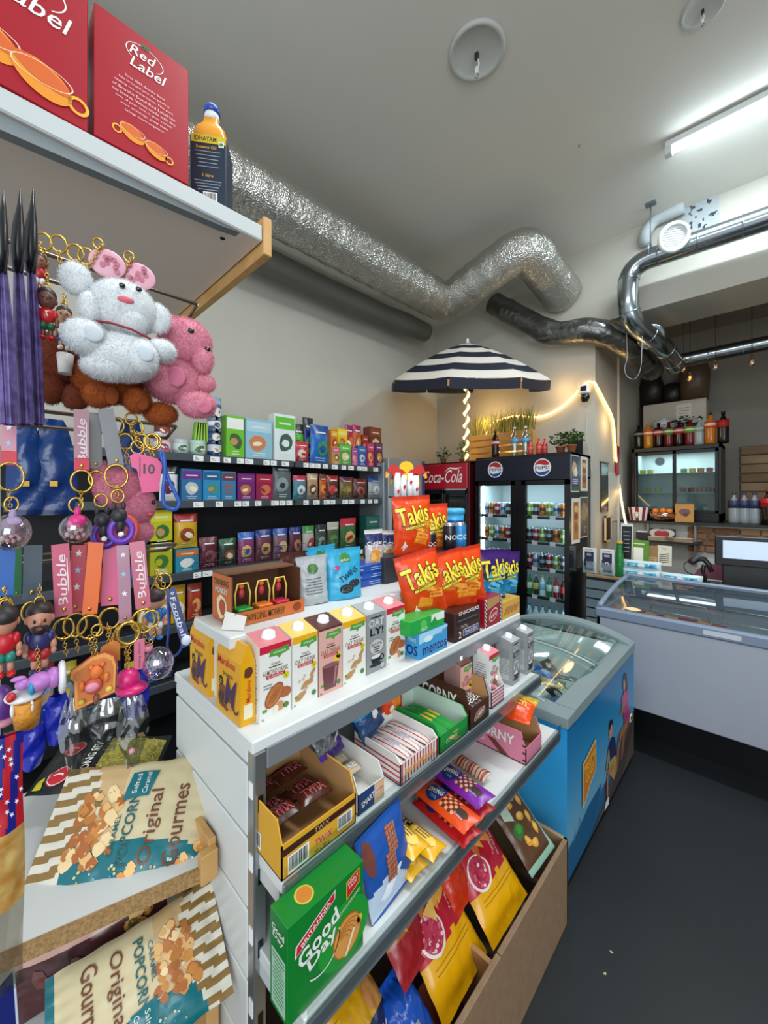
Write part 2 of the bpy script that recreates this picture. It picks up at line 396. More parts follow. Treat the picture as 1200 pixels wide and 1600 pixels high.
# ---------------- tall drinks coolers on the far wall
CF = 3.9
cc = thing('drinks_cooler', 'red and black glass door cooler with white script name header in the far corner', 'cooler', (-2.77, CF, 0))
red = mat('#b3142a', .3, coat=.3)
b = MB(); b.box(-.35, .35, .03, .07, .0, 2.06, mat('#5a0f18', .35)); b.box(-.35, -.33, .03, .62, 0, 2.08, black); b.box(.33, .35, .0, .62, 0, 2.08, mat('#4d0c15', .3), .003); b.box(-.35, .35, .6, .62, 0, 2.08, black); b.box(-.35, .35, .0, .62, 2.05, 2.08, black); b.box(-.35, .35, 0, .62, 0, .2, black)
b.v = []; b.f = []; b.mi = []; b.sm = []
b.box(-.35, -.33, .03, .62, 0, 2.08, black); b.box(.33, .35, .0, .62, 0, 2.08, mat('#4d0c15', .3), .003); b.box(-.35, .35, .6, .62, 0, 2.08, black); b.box(-.35, .35, .03, .62, 2.05, 2.08, black); b.box(-.35, .35, 0, .62, 0, .2, black); b.build('body', cc)
b = MB(); b.box(-.35, .33, -.02, .03, 1.76, 2.06, red, .006); b.box(-.34, .32, -.022, .0, 1.745, 1.762, chrome)
mp = lambda u, v, l=1: (u-.01, -.0208-.0008*l, 1.91+v); b.text(mp, mat('#f2f0ee', .3), 'Coca-Cola', 0, 0, w=.58, h=.15, shear=.25, bold=.01)
b.poly(mp, mat('#f2f0ee', .3), [(-.1, -.035), (-.04, -.06), (.0, -.05), (-.05, -.05)], 2); b.poly(mp, mat('#f2f0ee', .3), [(.03, .05), (.1, .09), (.2, .075), (.28, .1), (.2, .095), (.1, .105)], 2); b.build('header', cc)
for k in (0, 1):
    x0 = -.35+.34*k; b = MB(); m_ = mat('#17181b', .3)
    for q in ((x0, x0+.03, .2, 1.745), (x0+.31, x0+.338, .2, 1.745), (x0, x0+.338, .2, .24), (x0, x0+.338, 1.7, 1.745)): b.box(q[0], q[1], -.01, .03, q[2], q[3], m_, .003)
    d_ = b.build('door', cc); b = MB(); b.box(x0+.03, x0+.31, .005, .012, .24, 1.7, clear('#9aa0a2', .06)); b.build('glass', d_)
for z in (.5, .85, 1.2, 1.47):
    b = MB(); b.box(-.32, .32, .06, .58, z-.01, z, mat('#4a4d50', .4, .6)); b.build('shelf', cc)

pc = thing('double_door_cooler', 'black double glass door drinks cooler with two round logos, lit white inside', 'cooler', (-1.838, CF, 0))
HW = .51; b = MB()
inn = mat('#aeb9bb', .4)
b.box(-HW, -HW+.03, .04, .62, 0, 2.105, black, .003); b.box(HW-.03, HW, .04, .62, 0, 2.105, gloss, .003); b.box(-HW, HW, .6, .62, 0, 2.105, black); b.box(-HW, HW, .02, .62, 2.07, 2.105, black, .003); b.box(-HW, HW, .04, .62, 0, .22, black)
b.box(-HW+.03, HW-.03, .58, .6, .22, 1.86, inn); b.box(-HW+.03, -HW+.04, .05, .58, .22, 1.86, inn); b.box(HW-.04, HW-.03, .05, .58, .22, 1.86, inn); b.box(-HW, HW, .04, .6, 1.86, 1.88, inn); b.build('body', pc)
b = MB(); b.box(-HW, HW, .0, .04, 1.84, 2.08, mat('#070d22', .3), .004)
for x in (-.26, .25):
    mp = lambda u, v, l=1, x=x: (u+x, -.0002-.0008*l, 1.965+v)
    b.disc(mp, mat('#e8eaec', .3), 0, 0, .088, lay=1, n=28); b.poly(mp, mat('#b5202c', .3), [(.078*math.cos(a), .078*math.sin(a)) for a in [PI*.1+PI*.8*i/14 for i in range(15)]]+[(-.03, .035), (.03, .02)], 2)
    b.poly(mp, mat('#14489c', .3), [(.078*math.cos(a), .078*math.sin(a)) for a in [PI*1.1+PI*.8*i/14 for i in range(15)]]+[(.03, -.04), (-.03, -.048)], 2)
    b.text(mp, mat('#101014', .3), 'PEPSI', 0, -.003, w=.14, h=.03, lay=3, bold=.02)
b.build('header', pc)
for x0, x1 in ((-HW, -.035), (.03, HW)):
    b = MB(); w_ = .05
    for q in ((x0, x0+w_, .2, 1.84), (x1-w_, x1, .2, 1.84), (x0, x1, .2, .26), (x0, x1, 1.79, 1.84)): b.box(q[0], q[1], 0, .045, q[2], q[3], gloss, .003)
    d_ = b.build('door', pc); b = MB(); b.box(x0+w_, x1-w_, .015, .02, .26, 1.79, clear('#f0f8fa', .01)); b.build('glass', d_)
b = MB(); b.box(-.035, .03, .005, .06, .2, 1.84, gloss); b.build('mullion', pc)
PZ = (1.475, 1.215, .95, .665, .33)
for z in PZ:
    b = MB()
    for i in range(24): x = -.46+.92*i/23; b.tube([(x, .08, z-.004), (x, .56, z-.004)], .002, 4, chrome)
    b.box(-.47, .47, .07, .078, z-.028, z-.004, mat('#1b1d20', .3)); b.box(-.47, .47, .066, .07, z-.006, z+.004, chrome)
    s_ = b.build('shelf', pc)
    for x in (-.38, -.15, .12, .3):
        b = MB(); b.box(x, x+.055, .06, .064, z-.032, z+.008, mat('#e3cdd0', .4)); b.build('price_tag', s_)
for x, sx in ((-.445, 1), (-.06, .6), (.44, .5)):
    b = MB(); b.box(x-.006*sx, x+.006*sx, .075, .085, .3, 1.82, mat('#eefaff', .4, emit=16*sx))
    b.build('light_strip', pc)
b = MB(); b.box(-.44, .44, .09, .12, 1.835, 1.855, mat('#eefaff', .4, emit=5)); b.build('light_strip', pc)
l_ = area('cooler_glow', (-1.838, CF+.1, 1.82), (-1.838, CF+.25, .6), .8, .03, 7, (.85, .96, 1))
# posters on the cooler side (X = -1.328 plane, facing +X)
def poster(nm, y0, y1, z0, z1, art, lab, x=-1.327):
    b = MB(); b.box(x, x+.002, y0, y1, z0, z1, mat('#d8dad6', .35)); w_ = y1-y0; h_ = z1-z0
    mp = lambda u, v, l=1: (x+.002+.0006*l, (y0+y1)/2+u, (z0+z1)/2+v); art(b, mp, w_, h_); return tag(b.build(nm), lab, 'poster', 'posters on the side of the black cooler')
def pa1(b, mp, w, h):
    b.rect(mp, mat('#2e3a52', .3), -w*.46, w*.46, -h*.47, h*.47); b.disc(mp, mat('#c9a27b', .4), -.02, h*.12, w*.28, h*.2, 2, wob=.15); b.disc(mp, mat('#e8dcc8', .4), .01, h*.05, w*.2, h*.12, 3, wob=.2); b.rect(mp, mat('#5d4f86', .4), -w*.46, w*.46, -h*.3, -h*.12, 2); b.lines(mp, mat('#d9d9e6', .4), 0, -h*.17, w*.6, 3, .018, .006, 3); b.rect(mp, mat('#3f5a3c', .4), -w*.46, w*.46, -h*.47, -h*.34, 2)
def pa2(b, mp, w, h):
    b.rect(mp, mat('#b0742c', .3), -w*.3, w*.3, -h*.42, h*.42); b.disc(mp, mat('#7a3f17', .4), 0, h*.1, w*.22, h*.08, 2, wob=.2); b.disc(mp, mat('#d8b070', .4), 0, h*.26, w*.2, h*.07, 2, wob=.2); b.disc(mp, mat('#8c4a1c', .4), 0, -h*.15, w*.22, h*.12, 2, wob=.2); b.lines(mp, mat('#3d2412', .4), 0, h*.38, w*.4, 2, .012, .005, 3)
def pa3(b, mp, w, h):
    b.rect(mp, mat('#4b4440', .25), -w*.48, w*.48, -h*.48, h*.48); b.disc(mp, mat('#7c6f66', .4), 0, h*.15, w*.3, h*.22, 2, wob=.2); b.arc(mp, mat('#e0e0e0', .3), w*.15, -h*.3, .03, .004, 0, 5, 3)
poster('wall_poster', 3.93, 4.16, 1.72, 2.08, pa1, 'upper left poster on the cooler side, dark blue with pale food and a purple band')
poster('wall_poster', 4.20, 4.42, 1.73, 2.08, pa2, 'upper right poster on the cooler side, brown food panel on a white sheet')
poster('wall_poster', 3.95, 4.18, 1.22, 1.66, pa2, 'lower left poster on the cooler side, narrow orange brown panel on white')
poster('wall_poster', 4.19, 4.42, 1.26, 1.67, pa3, 'lower right poster on the cooler side, dark glossy grey picture')

# ---------------- blue ice cream freezer
FXm, FXp, FY0, FY1, FZ = -1.39, -.61, 1.76, 2.96, .74
fr = thing('ice_cream_freezer', 'sky blue chest freezer with sliding curved glass top and people picture on its side', 'freezer', ((FXm+FXp)/2, FY0, 0))
fx = (FXp-FXm)/2; fy = FY1-FY0
sky = [(0, '#1c5f86'), (.16, '#1f6288'), (.2, '#6ea6c4'), (.32, '#62a3c6'), (.55, '#3a8fbf'), (.8, '#1b78ae'), (1, '#15699c')]
def skyc(v):
    for (a, c1), (a2, c2) in zip(sky, sky[1:]):
        if v <= a2:
            t = (v-a)/(a2-a); A = [int(c1[i:i+2], 16) for i in (1, 3, 5)]; B_ = [int(c2[i:i+2], 16) for i in (1, 3, 5)]
            return '#%02x%02x%02x' % tuple(int(x+(y-x)*t) for x, y in zip(A, B_))
    return sky[-1][1]
b = MB(); grey = mat('#7f8f92', .45)
nS = 24
for i in range(nS):
    z0 = .03+.67*i/nS; z1 = .03+.67*(i+1)/nS; m_ = mat(skyc(i/nS), .3)
    b.face([(fx, 0, z0), (fx, fy, z0), (fx, fy, z1), (fx, 0, z1)], m_)
    m2 = mat('#%02x%02x%02x' % (int(0x52-0x30*i/nS), int(0xae-0x16*i/nS), 0xdc), .3)
    b.face([(-fx, 0, z0), (fx, 0, z0), (fx, 0, z1), (-fx, 0, z1)], m2)
b.face([(-fx, 0, .03), (-fx, 0, .7), (-fx, fy, .7), (-fx, fy, .03)], mat('#2a87bb', .4)); b.face([(-fx, fy, .03), (-fx, fy, .7), (fx, fy, .7), (fx, fy, .03)], mat('#2a87bb', .4))
ci = mat('#e6eeee', .4); ix, iy0, iy1, zf = fx-.09, .1, fy-.1, .42
b.face([(-ix, iy0, zf), (ix, iy0, zf), (ix, iy1, zf), (-ix, iy1, zf)], ci)
for q in ([(-ix, iy0), (ix, iy0)], [(ix, iy0), (ix, iy1)], [(ix, iy1), (-ix, iy1)], [(-ix, iy1), (-ix, iy0)]): b.face([(*q[0], zf), (*q[0], .735), (*q[1], .735), (*q[1], zf)], ci)
b.box(-fx+.03, fx-.03, .03, fy-.03, 0, .03, black)
mp = lambda u, v, l=1: (fx+.0007*l, u, v)         # side picture, u along the side, v up
P = lambda pts, c, l=2: b.poly(mp, mat(c, .35), pts, l)
P([(.0, .03), (.3, .03), (.5, .2), (.28, .2), (.0, .14)], '#175a86', 2); P([(.06, .15), (.1, .2), (.12, .15), (.16, .22), (.2, .16), (.0, .13)], '#4d87a8', 1)
P([(.3, .03), (1.19, .03), (1.19, .30), (1.05, .33), (.9, .26), (.8, .2), (.68, .13), (.6, .08)], '#5b4a44', 3); P([(.55, .03), (.9, .03), (1.15, .2), (1.19, .28), (1.0, .22), (.8, .13)], '#473a38', 4)
# boy in navy shirt
P([(.60, .33), (.68, .36), (.74, .33), (.78, .22), (.72, .19), (.66, .22), (.64, .30)], '#202a55', 5); P([(.62, .25), (.74, .23), (.80, .16), (.72, .10), (.60, .20)], '#b3924a', 6)
b.disc(mp, mat('#b98a70', .4), .655, .405, .036, .045, 5); b.poly(mp, mat('#1c1c22', .4), [(.625, .41), (.62, .45), (.65, .465), (.69, .45), (.695, .41), (.67, .435)], 6)
P([(.61, .33), (.56, .24), (.57, .22), (.63, .30)], '#a87a62', 6); P([(.58, .22), (.7, .20), (.72, .17), (.60, .18)], '#a87a62', 7); P([(.58, .20), (.60, .20), (.60, .07), (.57, .06)], '#a87a62', 7); P([(.555, .07), (.61, .07), (.61, .03), (.53, .035)], '#e8e8e8', 8)
P([(.60, .12), (.56, .10), (.56, .17)], '#8c1f22', 6)
# woman in pink top
P([(.88, .49), (.96, .52), (1.04, .49), (1.05, .35), (.97, .33), (.93, .36)], '#c04a80', 5); P([(.93, .38), (1.06, .36), (1.08, .30), (.94, .30)], '#a83a72', 6)
b.disc(mp, mat('#b98a70', .4), .95, .565, .034, .045, 5); P([(.93, .6), (.96, .625), (1.0, .60), (1.02, .50), (.985, .49), (.97, .56)], '#3d2c26', 6)
P([(.90, .46), (.85, .41), (.88, .40), (.97, .43), (.96, .46)], '#a87a62', 6); P([(1.04, .32), (.84, .32), (.80, .26), (.86, .27), (1.02, .27)], '#9c6b50', 7); P([(.84, .31), (.80, .31), (.74, .12), (.78, .12)], '#9c6b50', 7)
P([(.98, .29), (.90, .29), (.86, .14), (.90, .14)], '#8c5d45', 6)
# orange badge
P([(.185, .45), (.385, .485), (.385, .33), (.30, .30), (.20, .24), (.185, .25)], '#d9c9a6', 8); P([(.195, .44), (.375, .472), (.375, .335), (.29, .31), (.205, .255), (.195, .26)], '#c9781e', 9)
b.text(mp, mat('#f0c040', .4), 'TRIUMF', .285, .415, w=.16, h=.042, lay=10, rot=.15, bold=.03); b.text(mp, mat('#f0c040', .4), 'GLASS', .285, .365, w=.12, h=.04, lay=10, rot=.15, bold=.03)
b.box(fx, fx+.006, 1.08, 1.13, .27, .31, mat('#e4e4e4', .4)); b.box(fx+.006, fx+.007, 1.09, 1.12, .28, .30, black)
b.build('cabinet', fr)
b = MB()
def arcz(x): return FZ+.085*(1-(x/(fx))**2)**.9 if abs(x) < fx else FZ
# rim ring
b.box(-fx-.006, fx+.006, -.006, .09, .69, FZ, grey, .004)
for x0, x1, y0, y1 in ((-fx-.006, fx+.006, fy-.09, fy+.006),):
    n = 18
    for i in range(n):
        xa = x0+(x1-x0)*i/n; xb = x0+(x1-x0)*(i+1)/n; yo, yi = (y0, y1) if y0 < .5 else (y1, y0)
        za, zb = (FZ, FZ) if y0 < .5 else (arcz(xa), arcz(xb)); 
        b.face([(xa, yo, .69), (xb, yo, .69), (xb, yo, zb), (xa, yo, za)], grey); b.face([(xa, yo, za), (xb, yo, zb), (xb, yi, zb), (xa, yi, za)], grey, True); b.face([(xa, yi, .69), (xb, yi, .69), (xb, yi, zb), (xa, yi, za)], grey)
b.box(fx-.085, fx+.006, .09, fy-.09, .69, FZ, grey); b.box(-fx-.006, -fx+.085, .09, fy-.09, .69, FZ, grey); b.box(-fx-.006, fx+.006, fy-.09, fy+.006, .69, FZ, grey); b.build('rim', fr)
for k, (ya, yb, dz) in enumerate(((.075, .66, -.012), (.6, fy-.08, .0))):
    b = MB(); fn = lambda u, v: (-ix-.03+(2*ix+.06)*u, ya+(yb-ya)*v, arcz(-ix+(2*ix)*u)-.02+dz+(.0 if k else -.03*(1-v)))
    b.grid(fn, 16, 1, clear('#e6f2ee', .12)); 
    for v in (0, 1): b.tube([fn(i/16, v) for i in range(17)], .008, 6, mat('#9fb0b2', .3, .3))
    b.build('sliding_lid', fr)
lowl = b

# ---------------- counter freezer (front faces the camera, -Y)
kf = thing('counter_freezer', 'long silver grey chest freezer with curved glass front on the right', 'freezer', (-.9, 3.2, 0))
kb = mat('#a3a9b4', .4, mottle=.25, mscale=2.0, h2='#9299a6'); rim = mat('#7d8ba0', .4); KL = 2.3
b = MB(); b.box(0, KL, 0, .03, .2, .80, kb, .006); b.box(0, .03, .0, .88, .2, .80, kb, .006); b.box(KL-.03, KL, 0, .88, .2, .8, kb); b.box(0, KL, .85, .88, .2, .80, kb); b.box(.03, KL-.03, .03, .85, .2, .62, mat('#dfe4e4', .5)); b.build('cabinet', kf)
b = MB(); b.box(.03, KL, .05, .84, 0, .2, black); b.build('plinth', kf)
def prof(t): return (.0+.84*t, .865+.10*math.sin(t*PI*.5)**.8 if t > 0 else .865)
b = MB(); b.box(-.01, KL, -.012, .045, .79, .87, rim, .015); b.box(-.01, .05, -.01, .88, .79, .865, rim, .012); b.box(0, KL, .83, .88, .79, .99, rim, .01)
b.build('rim', kf)
b = MB()
for x in (.0, 1.27):
    for dx in (0, ): b.tube([(x+.02, y, z) for y, z in [prof(i/12) for i in range(13)]], .022, 8, rim)
b.build('lid_frame', kf)
for x0, x1 in ((.03, 1.27), (1.29, KL-.02)):
    b = MB(); b.grid(lambda u, v: (x0+(x1-x0)*u, *[a+(.01 if i_ == 1 else 0) for i_, a in enumerate(prof(v))]), 1, 14, clear('#d4dcdc', .05)); b.build('glass_lid', kf)
b = MB(); b.box(.52, .7, -.0135, -.012, .815, .845, mat('#c6ccd2', .4)); b.v = [(x+.1, y, z) for x, y, z in b.v]; b.build('badge', kf)
wr = mat('#c9ced0', .3, .6)
for x in (.25, .68):
    b = MB(); b.tube([(x, .14, .78), (x+.02, .14, .88), (x+.34, .14, .87), (x+.36, .14, .76)], .004, 5, wr); b.tube([(x, .5, .78), (x+.02, .5, .88), (x+.34, .5, .87), (x+.36, .5, .76)], .004, 5, wr); b.build('wire_basket', kf)
# ------------------------------------------------------------ ducts, ceiling fittings, umbrella, rope light
def foil_mat(h, sc, st, rough=.28, metal=.95, h2=None):
    m = bpy.data.materials.new('crinkled_foil'); m.use_nodes = True; nt = m.node_tree; N = nt.nodes; L = nt.links; p = N['Principled BSDF']
    p.inputs['Base Color'].default_value = lin(h); p.inputs['Metallic'].default_value = metal; p.inputs['Roughness'].default_value = rough
    tc = N.new('ShaderNodeTexCoord'); v = N.new('ShaderNodeTexVoronoi'); v.inputs['Scale'].default_value = sc; v.feature = 'DISTANCE_TO_EDGE'
    n = N.new('ShaderNodeTexNoise'); n.inputs['Scale'].default_value = sc*.4; a = N.new('ShaderNodeMath'); a.operation = 'MULTIPLY_ADD'; a.inputs[1].default_value = .8
    bp = N.new('ShaderNodeBump'); bp.inputs['Strength'].default_value = st; bp.inputs['Distance'].default_value = .012
    L.new(tc.outputs['Object'], v.inputs['Vector']); L.new(tc.outputs['Object'], n.inputs['Vector']); L.new(v.outputs['Distance'], a.inputs[0]); L.new(n.outputs['Fac'], a.inputs[2]); L.new(a.outputs[0], bp.inputs['Height']); L.new(bp.outputs[0], p.inputs['Normal'])
    return m
foil = foil_mat('#cdccc6', 58, .8, .3); dfoil = foil_mat('#6d6e6c', 11, .9, .3); dfoil2 = foil_mat('#4b4d4f', 14, .8, .35)
def smooth_path(pts, n=10, r=.25):
    P = [Vector(p) for p in pts]; out = [P[0]]
    for i in range(1, len(P)-1):
        a = (P[i-1]-P[i]); c = (P[i+1]-P[i]); k = min(r, a.length*.45, c.length*.45); A = P[i]+a.normalized()*k; C_ = P[i]+c.normalized()*k
        for j in range(n+1): t = j/n; out.append(A*(1-t)**2+P[i]*2*t*(1-t)+C_*t*t)
    out.append(P[-1]); res = []
    for a, c in zip(out, out[1:]):
        m = max(1, int((c-a).length/.04))
        for j in range(m): res.append(a.lerp(c, j/m))
    res.append(out[-1]); return res
b = MB(); pts = smooth_path([(-2.72, -.6, 3.90), (-2.70, 3.82, 3.93), (-1.68, 3.72, 4.12), (-1.62, 4.54, 3.92)], 8, .16)
rr = [.205+.008*noise.noise(p*3)+.004*math.sin(i*1.3) for i, p in enumerate(pts)]
b.tube(pts, rr, 28, foil); o = tag(b.build('foil_duct'), 'fat crinkled silver foil duct running under the ceiling along the left wall with two elbows', 'duct')
b = MB(); pts = smooth_path([(-3.08, -.6, 3.70), (-3.08, 2.6, 3.70), (-3.05, 3.9, 3.72)], 6, .2); b.tube(pts, [.11+.02*noise.noise(p*2) for p in pts], 18, mat('#6b6a62', .55, .4, bump=.4, bscale=12)); tag(b.build('hidden_duct'), 'dull grey wrapped duct tucked behind and below the big silver foil duct', 'duct'); bpy.data.objects['hidden_duct'].name = 'wrapped_duct'
b = MB(); pts = smooth_path([(-2.35, 4.33, 4.0), (-1.66, 4.36, 3.43), (-1.25, 4.36, 3.38), (-1.0, 4.62, 3.22), (-.95, 5.5, 3.15)], 8, .16)
b.tube(pts, [.125+.014*noise.noise(p*9) for p in pts], 22, dfoil); tag(b.build('taped_duct'), 'dark grey taped flexible duct hanging below the silver duct and entering the kitchen opening', 'duct')
def steel_duct(nm, pts, r, lab, rad=.2, seam=.28):
    b = MB(); pp = smooth_path(pts, 12, rad); b.tube(pp, r, 24, steel); acc = 0
    for i in range(1, len(pp)-1):
        acc += (pp[i]-pp[i-1]).length
        if acc > seam: acc = 0; d = (pp[i+1]-pp[i-1]).normalized(); b.tube([pp[i]-d*.006, pp[i]-d*.003, pp[i]+d*.003, pp[i]+d*.006], [r, r+.004, r+.004, r], 24, steel)
    return tag(b.build(nm), lab, 'duct')
o = steel_duct('steel_duct', [(2.98, 4.28, 3.80), (-.93, 4.28, 3.86), (-.93, 4.28, 3.34), (-.72, 4.75, 3.16), (-.7, 5.3, 3.1)], .088, 'round galvanised steel duct along the header, bending down beside the kitchen opening')
steel_duct('steel_duct', [(-.72, 5.5, 3.2), (2.98, 5.5, 3.25)], .075, 'round galvanised steel duct inside the kitchen above the hanging bulbs', .1)
b = MB(); b.lathe([(.10, -.03), (.115, -.03), (.115, .03), (.10, .03)], 24, steel); place(b.build('duct_flange', o), (-.80, 4.57, 3.235), 0, .9); o2 = bpy.data.objects['duct_flange']; o2.rotation_euler = (-1.15, 0, .4)
v = thing('air_vent', 'round white louvred air vent mounted on the steel duct below the patched wall', 'vent', (-.56, 4.125, 3.885))
b = MB(); wp_ = mat('#dfe3e4', .35)
b.lathe([(.085, 0), (.115, 0), (.12, .012), (.112, .03), (.09, .03), (.085, .01)], 32, wp_); b.cyl((0, 0, -.08), .088, .085, 24, steel); b.build('frame', v)
b = MB(); b.cyl((0, 0, .0), .086, .004, 24, mat('#30363a', .6)); b.build('duct_mouth', v)
for i in range(9):
    y = -.07+.0175*i; w_ = math.sqrt(max(.0863**2-y*y, 0)); b = MB(); b.box(-w_, w_, y-.006, y+.004, .012, .018, wp_); b.build('slat', v)
v.rotation_euler = (math.radians(112), 0, math.radians(25))
b = MB(); b.tube([(-.75, 4.28, 3.95), (-.75, 4.28, 4.36)], .006, 6, gsteel); b.box(-.79, -.71, 4.25, 4.31, 4.34, 4.36, gsteel); b.ring((-.75, 4.28, 3.9), .094, .005, gsteel, 'x'); tag(b.build('duct_hanger'), 'thin metal rod holding the steel duct up to the ceiling edge', 'bracket')
# plaster repair patch and old pipe stub on the wall over the header
b = MB(); pc_ = at(1092, 334, Y=4.55)
b.grid(lambda u, v: (pc_.x-.13+.27*u, 4.548-.012*abs(noise.noise(Vector((u*9, v*9, 1)))), pc_.z-.19+.36*v), 26, 30, mat('#a9b1b3', .95, bump=1.0, bscale=50), True, lambda u, v: mat('#3f4548', .95) if noise.noise(Vector((u*9, v*9, 5))) > .33 else None); tag(b.build('wall_patch'), 'rough square patch of broken plaster on the wall above the steel duct', 'patch')
b = MB(); q = at(1042, 350, Y=4.55); b.tube(smooth_path([(q.x-.17, 4.55, q.z-.12), (q.x-.17, 4.49, q.z-.06), (q.x-.1, 4.5, q.z+.05), (q.x+.14, 4.5, q.z+.06)], 6, .1), .05, 12, mat('#b9c2c4', .7)); tag(b.build('painted_pipe'), 'short painted over pipe stub on the wall left of the plaster patch', 'pipe')
# fluorescent tube
tl = thing('tube_light', 'long bright white fluorescent tube fixed to the ceiling at top right', 'lamp', (.35, 3.82, 4.42))
b = MB(); b.box(-.92, .92, -.035, .035, .02, .07, mat('#d6dadb', .4), .004); b.build('housing', tl)
b = MB(); b.tube([(-.88, 0, -.005), (.88, 0, -.005)], .024, 14, mat('#e6f6ff', .4, emit=26)); b.build('tube', tl)
for x in (-.9, .9): b = MB(); b.box(x-.025, x+.025, -.03, .03, -.035, .03, mat('#c9cfd0', .4), .004); b.build('end_cap', tl)
a_ = area('tube_light_glow', (.35, 3.80, 4.36), (.35, 3.6, 0), 1.8, .06, 62, (.82, .94, 1.0))
tl2 = area('shop_tubes_front', (-.4, .9, 4.35), (-.6, 1.2, 0), 2.2, .3, 75, (.95, .98, 1.0))
# ceiling roses
def rose(nm, loc, lab, sc=1):
    t = thing(nm, lab, 'ceiling rose', loc); b = MB(); pm = mat('#c3c4bf', .6)
    b.lathe([(.175, 0), (.172, -.02), (.16, -.028), (.145, -.02), (.135, -.008), (.02, -.006), (.0, -.006)], 36, pm); b.build('moulding', t)
    b = MB(); b.tube([(0, 0, -.005), (0, 0, -.03), (.01, .01, -.09), (.0, .0, -.13)], .006, 6, mat('#d8d8d4', .5)); b.box(-.012, .012, -.012, .012, -.06, -.02, mat('#2b2b2b', .5), .003); b.box(-.009, .009, -.009, .009, -.15, -.11, mat('#e2e2de', .4), .002); b.tube([(0, 0, -.14), (.012, 0, -.165), (.0, 0, -.18), (-.012, 0, -.165)], .003, 5, gsteel); b.build('wire_hook', t)
    t.scale = (sc, sc, sc)
p = at(745, 78, Z=4.5); rose('ceiling_rose', p, 'white round ceiling rose with a dangling wire connector, left of the tube light')
p = at(1098, 12, Z=4.5); rose('ceiling_rose', p, 'faint ceiling rose with wires at the top right edge of the ceiling', .6)
b = MB(); p = at(905, 227, Z=4.5); b.lathe([(.008, 0), (.008, -.012), (0, -.014)], 10, mat('#a89b6a', .5)); place(b.build('ceiling_hook'), p); tag(bpy.data.objects['ceiling_hook'], 'tiny brass hook screw in the middle of the ceiling', 'hook')
# ---------------- beach umbrella
um = thing('beach_umbrella', 'navy and white striped beach umbrella standing between the two tall coolers', 'umbrella', (-2.66, 4.20, 2.082))
navy = mat('#141a2c', .7); cream = mat('#d9d3c8', .7, bump=.05)
nP = 8; RU = .88; HU = .40
def canopy(u, v):
    k = int(u*nP) % nP; f = u*nP-int(u*nP); a0 = 2*PI*k/nP+PI/8; a1 = a0+2*PI/nP
    rr_ = RU*(v**1.0); h = HU*(1-v**1.4)
    p0 = Vector((rr_*math.cos(a0), rr_*math.sin(a0), h)); p1 = Vector((rr_*math.cos(a1), rr_*math.sin(a1), h)); p = p0.lerp(p1, f); p.z -= .012*v*math.sin(PI*f); return p
c_ = MB()
stripe = lambda v: navy if (.16 < v < .30 or .43 < v < .58 or .71 < v < .86) else None
vs = [0, .05, .13, .25, .40, .54, .70, .84, .92, 1.0]
vmap = lambda v: v
nv = 50
c_.grid(lambda u, v: canopy(min(u, .99999), max(v, .002)), nP*4, nv, cream, True, lambda u, v: stripe(v))
for k in range(nP):      # valance
    for f0 in range(1):
        a = (k+.015)/nP; e = (k+.985)/nP
        c_.grid(lambda u, v, a=a, e=e: canopy(a+(e-a)*u, .9999)+Vector((0, 0, -.004-.095*v)), 8, 3, navy, True, lambda u, v: None)
tilt = Matrix.Rotation(math.radians(13), 3, Vector((.72, .695, 0)))
top = Vector((.27, -.42, .87))
cb = c_.build('canopy', um); cb.rotation_euler = (Matrix.Rotation(math.radians(13), 3, Vector((.72, .695, 0)))).to_euler(); cb.location = top
b = MB(); pole_top = top+tilt @ Vector((0, 0, HU)); b.tube([(0, 0, 0), tuple(pole_top)], .013, 10, mat('#d8d4c8', .4)); b.build('pole', um)
b = MB(); b.lathe([(.0, .055), (.012, .05), (.016, .035), (.012, .02), (.02, .01), (.03, .0)][::-1], 12, mat('#e6e2d8', .5)); o = b.build('finial', um); o.location = pole_top
for k in range(nP):
    a = 2*PI*k/nP+PI/8; b = MB(); pp = [tilt @ Vector((RU*v*math.cos(a), RU*v*math.sin(a), HU*(1-v**1.4)-.012))+top for v in (.02, .25, .5, .75, .98)]; b.tube(pp, .004, 5, mat('#e8e4da', .5)); b.build('rib', um)
b = MB(); pts = []
L_ = pole_top.length; ax = pole_top.normalized(); e1 = ax.cross(Vector((0, 1, 0))).normalized(); e2 = ax.cross(e1)
for i in range(150): t = i/149; pts.append(ax*(.02+.95*t)+ (e1*math.cos(t*PI*13)+e2*math.sin(t*PI*13))*.026)
warm = mat('#ffcf78', .4, emit=7)
b.tube(pts, .012, 6, warm); tag(b.build('rope_light'), 'glowing warm rope light wound in a spiral round the umbrella pole', 'rope light'); bpy.data.objects['rope_light'].location = um.location
point('umbrella_glow', (-2.45, 4.3, 2.6), 9, (1, .62, .25), .15); point('planter_glow', (-2.15, 4.42, 2.2), 5, (1, .6, .2), .1)
pp = [at(750, 716, Y=4.46), at(757, 688, Y=4.47), at(768, 663, Y=4.5), at(800, 651, Y=4.52), at(845, 651, Y=4.52), at(880, 634, Y=4.52), at(908, 606, Y=4.52), at(918, 597, Y=4.52), at(927, 598, Y=4.52)]
sp = [Vector(p) for p in pp]; q = [at(931, 601, X=-1.27), at(944, 626, X=-1.27), at(957, 654, X=-1.27), at(961, 690, X=-1.27), at(963, 722, X=-1.27), at(968, 760, X=-1.27)]
def catmull(P, n=8):
    P = [P[0]]+list(P)+[P[-1]]; out = []
    for i in range(1, len(P)-2):
        for j in range(n):
            t = j/n; a, b_, c, d = P[i-1:i+3]; out.append(.5*((2*b_)+(c-a)*t+(2*a-5*b_+4*c-d)*t*t+(3*b_-a-3*c+d)*t**3))
    out.append(P[-2]); return out
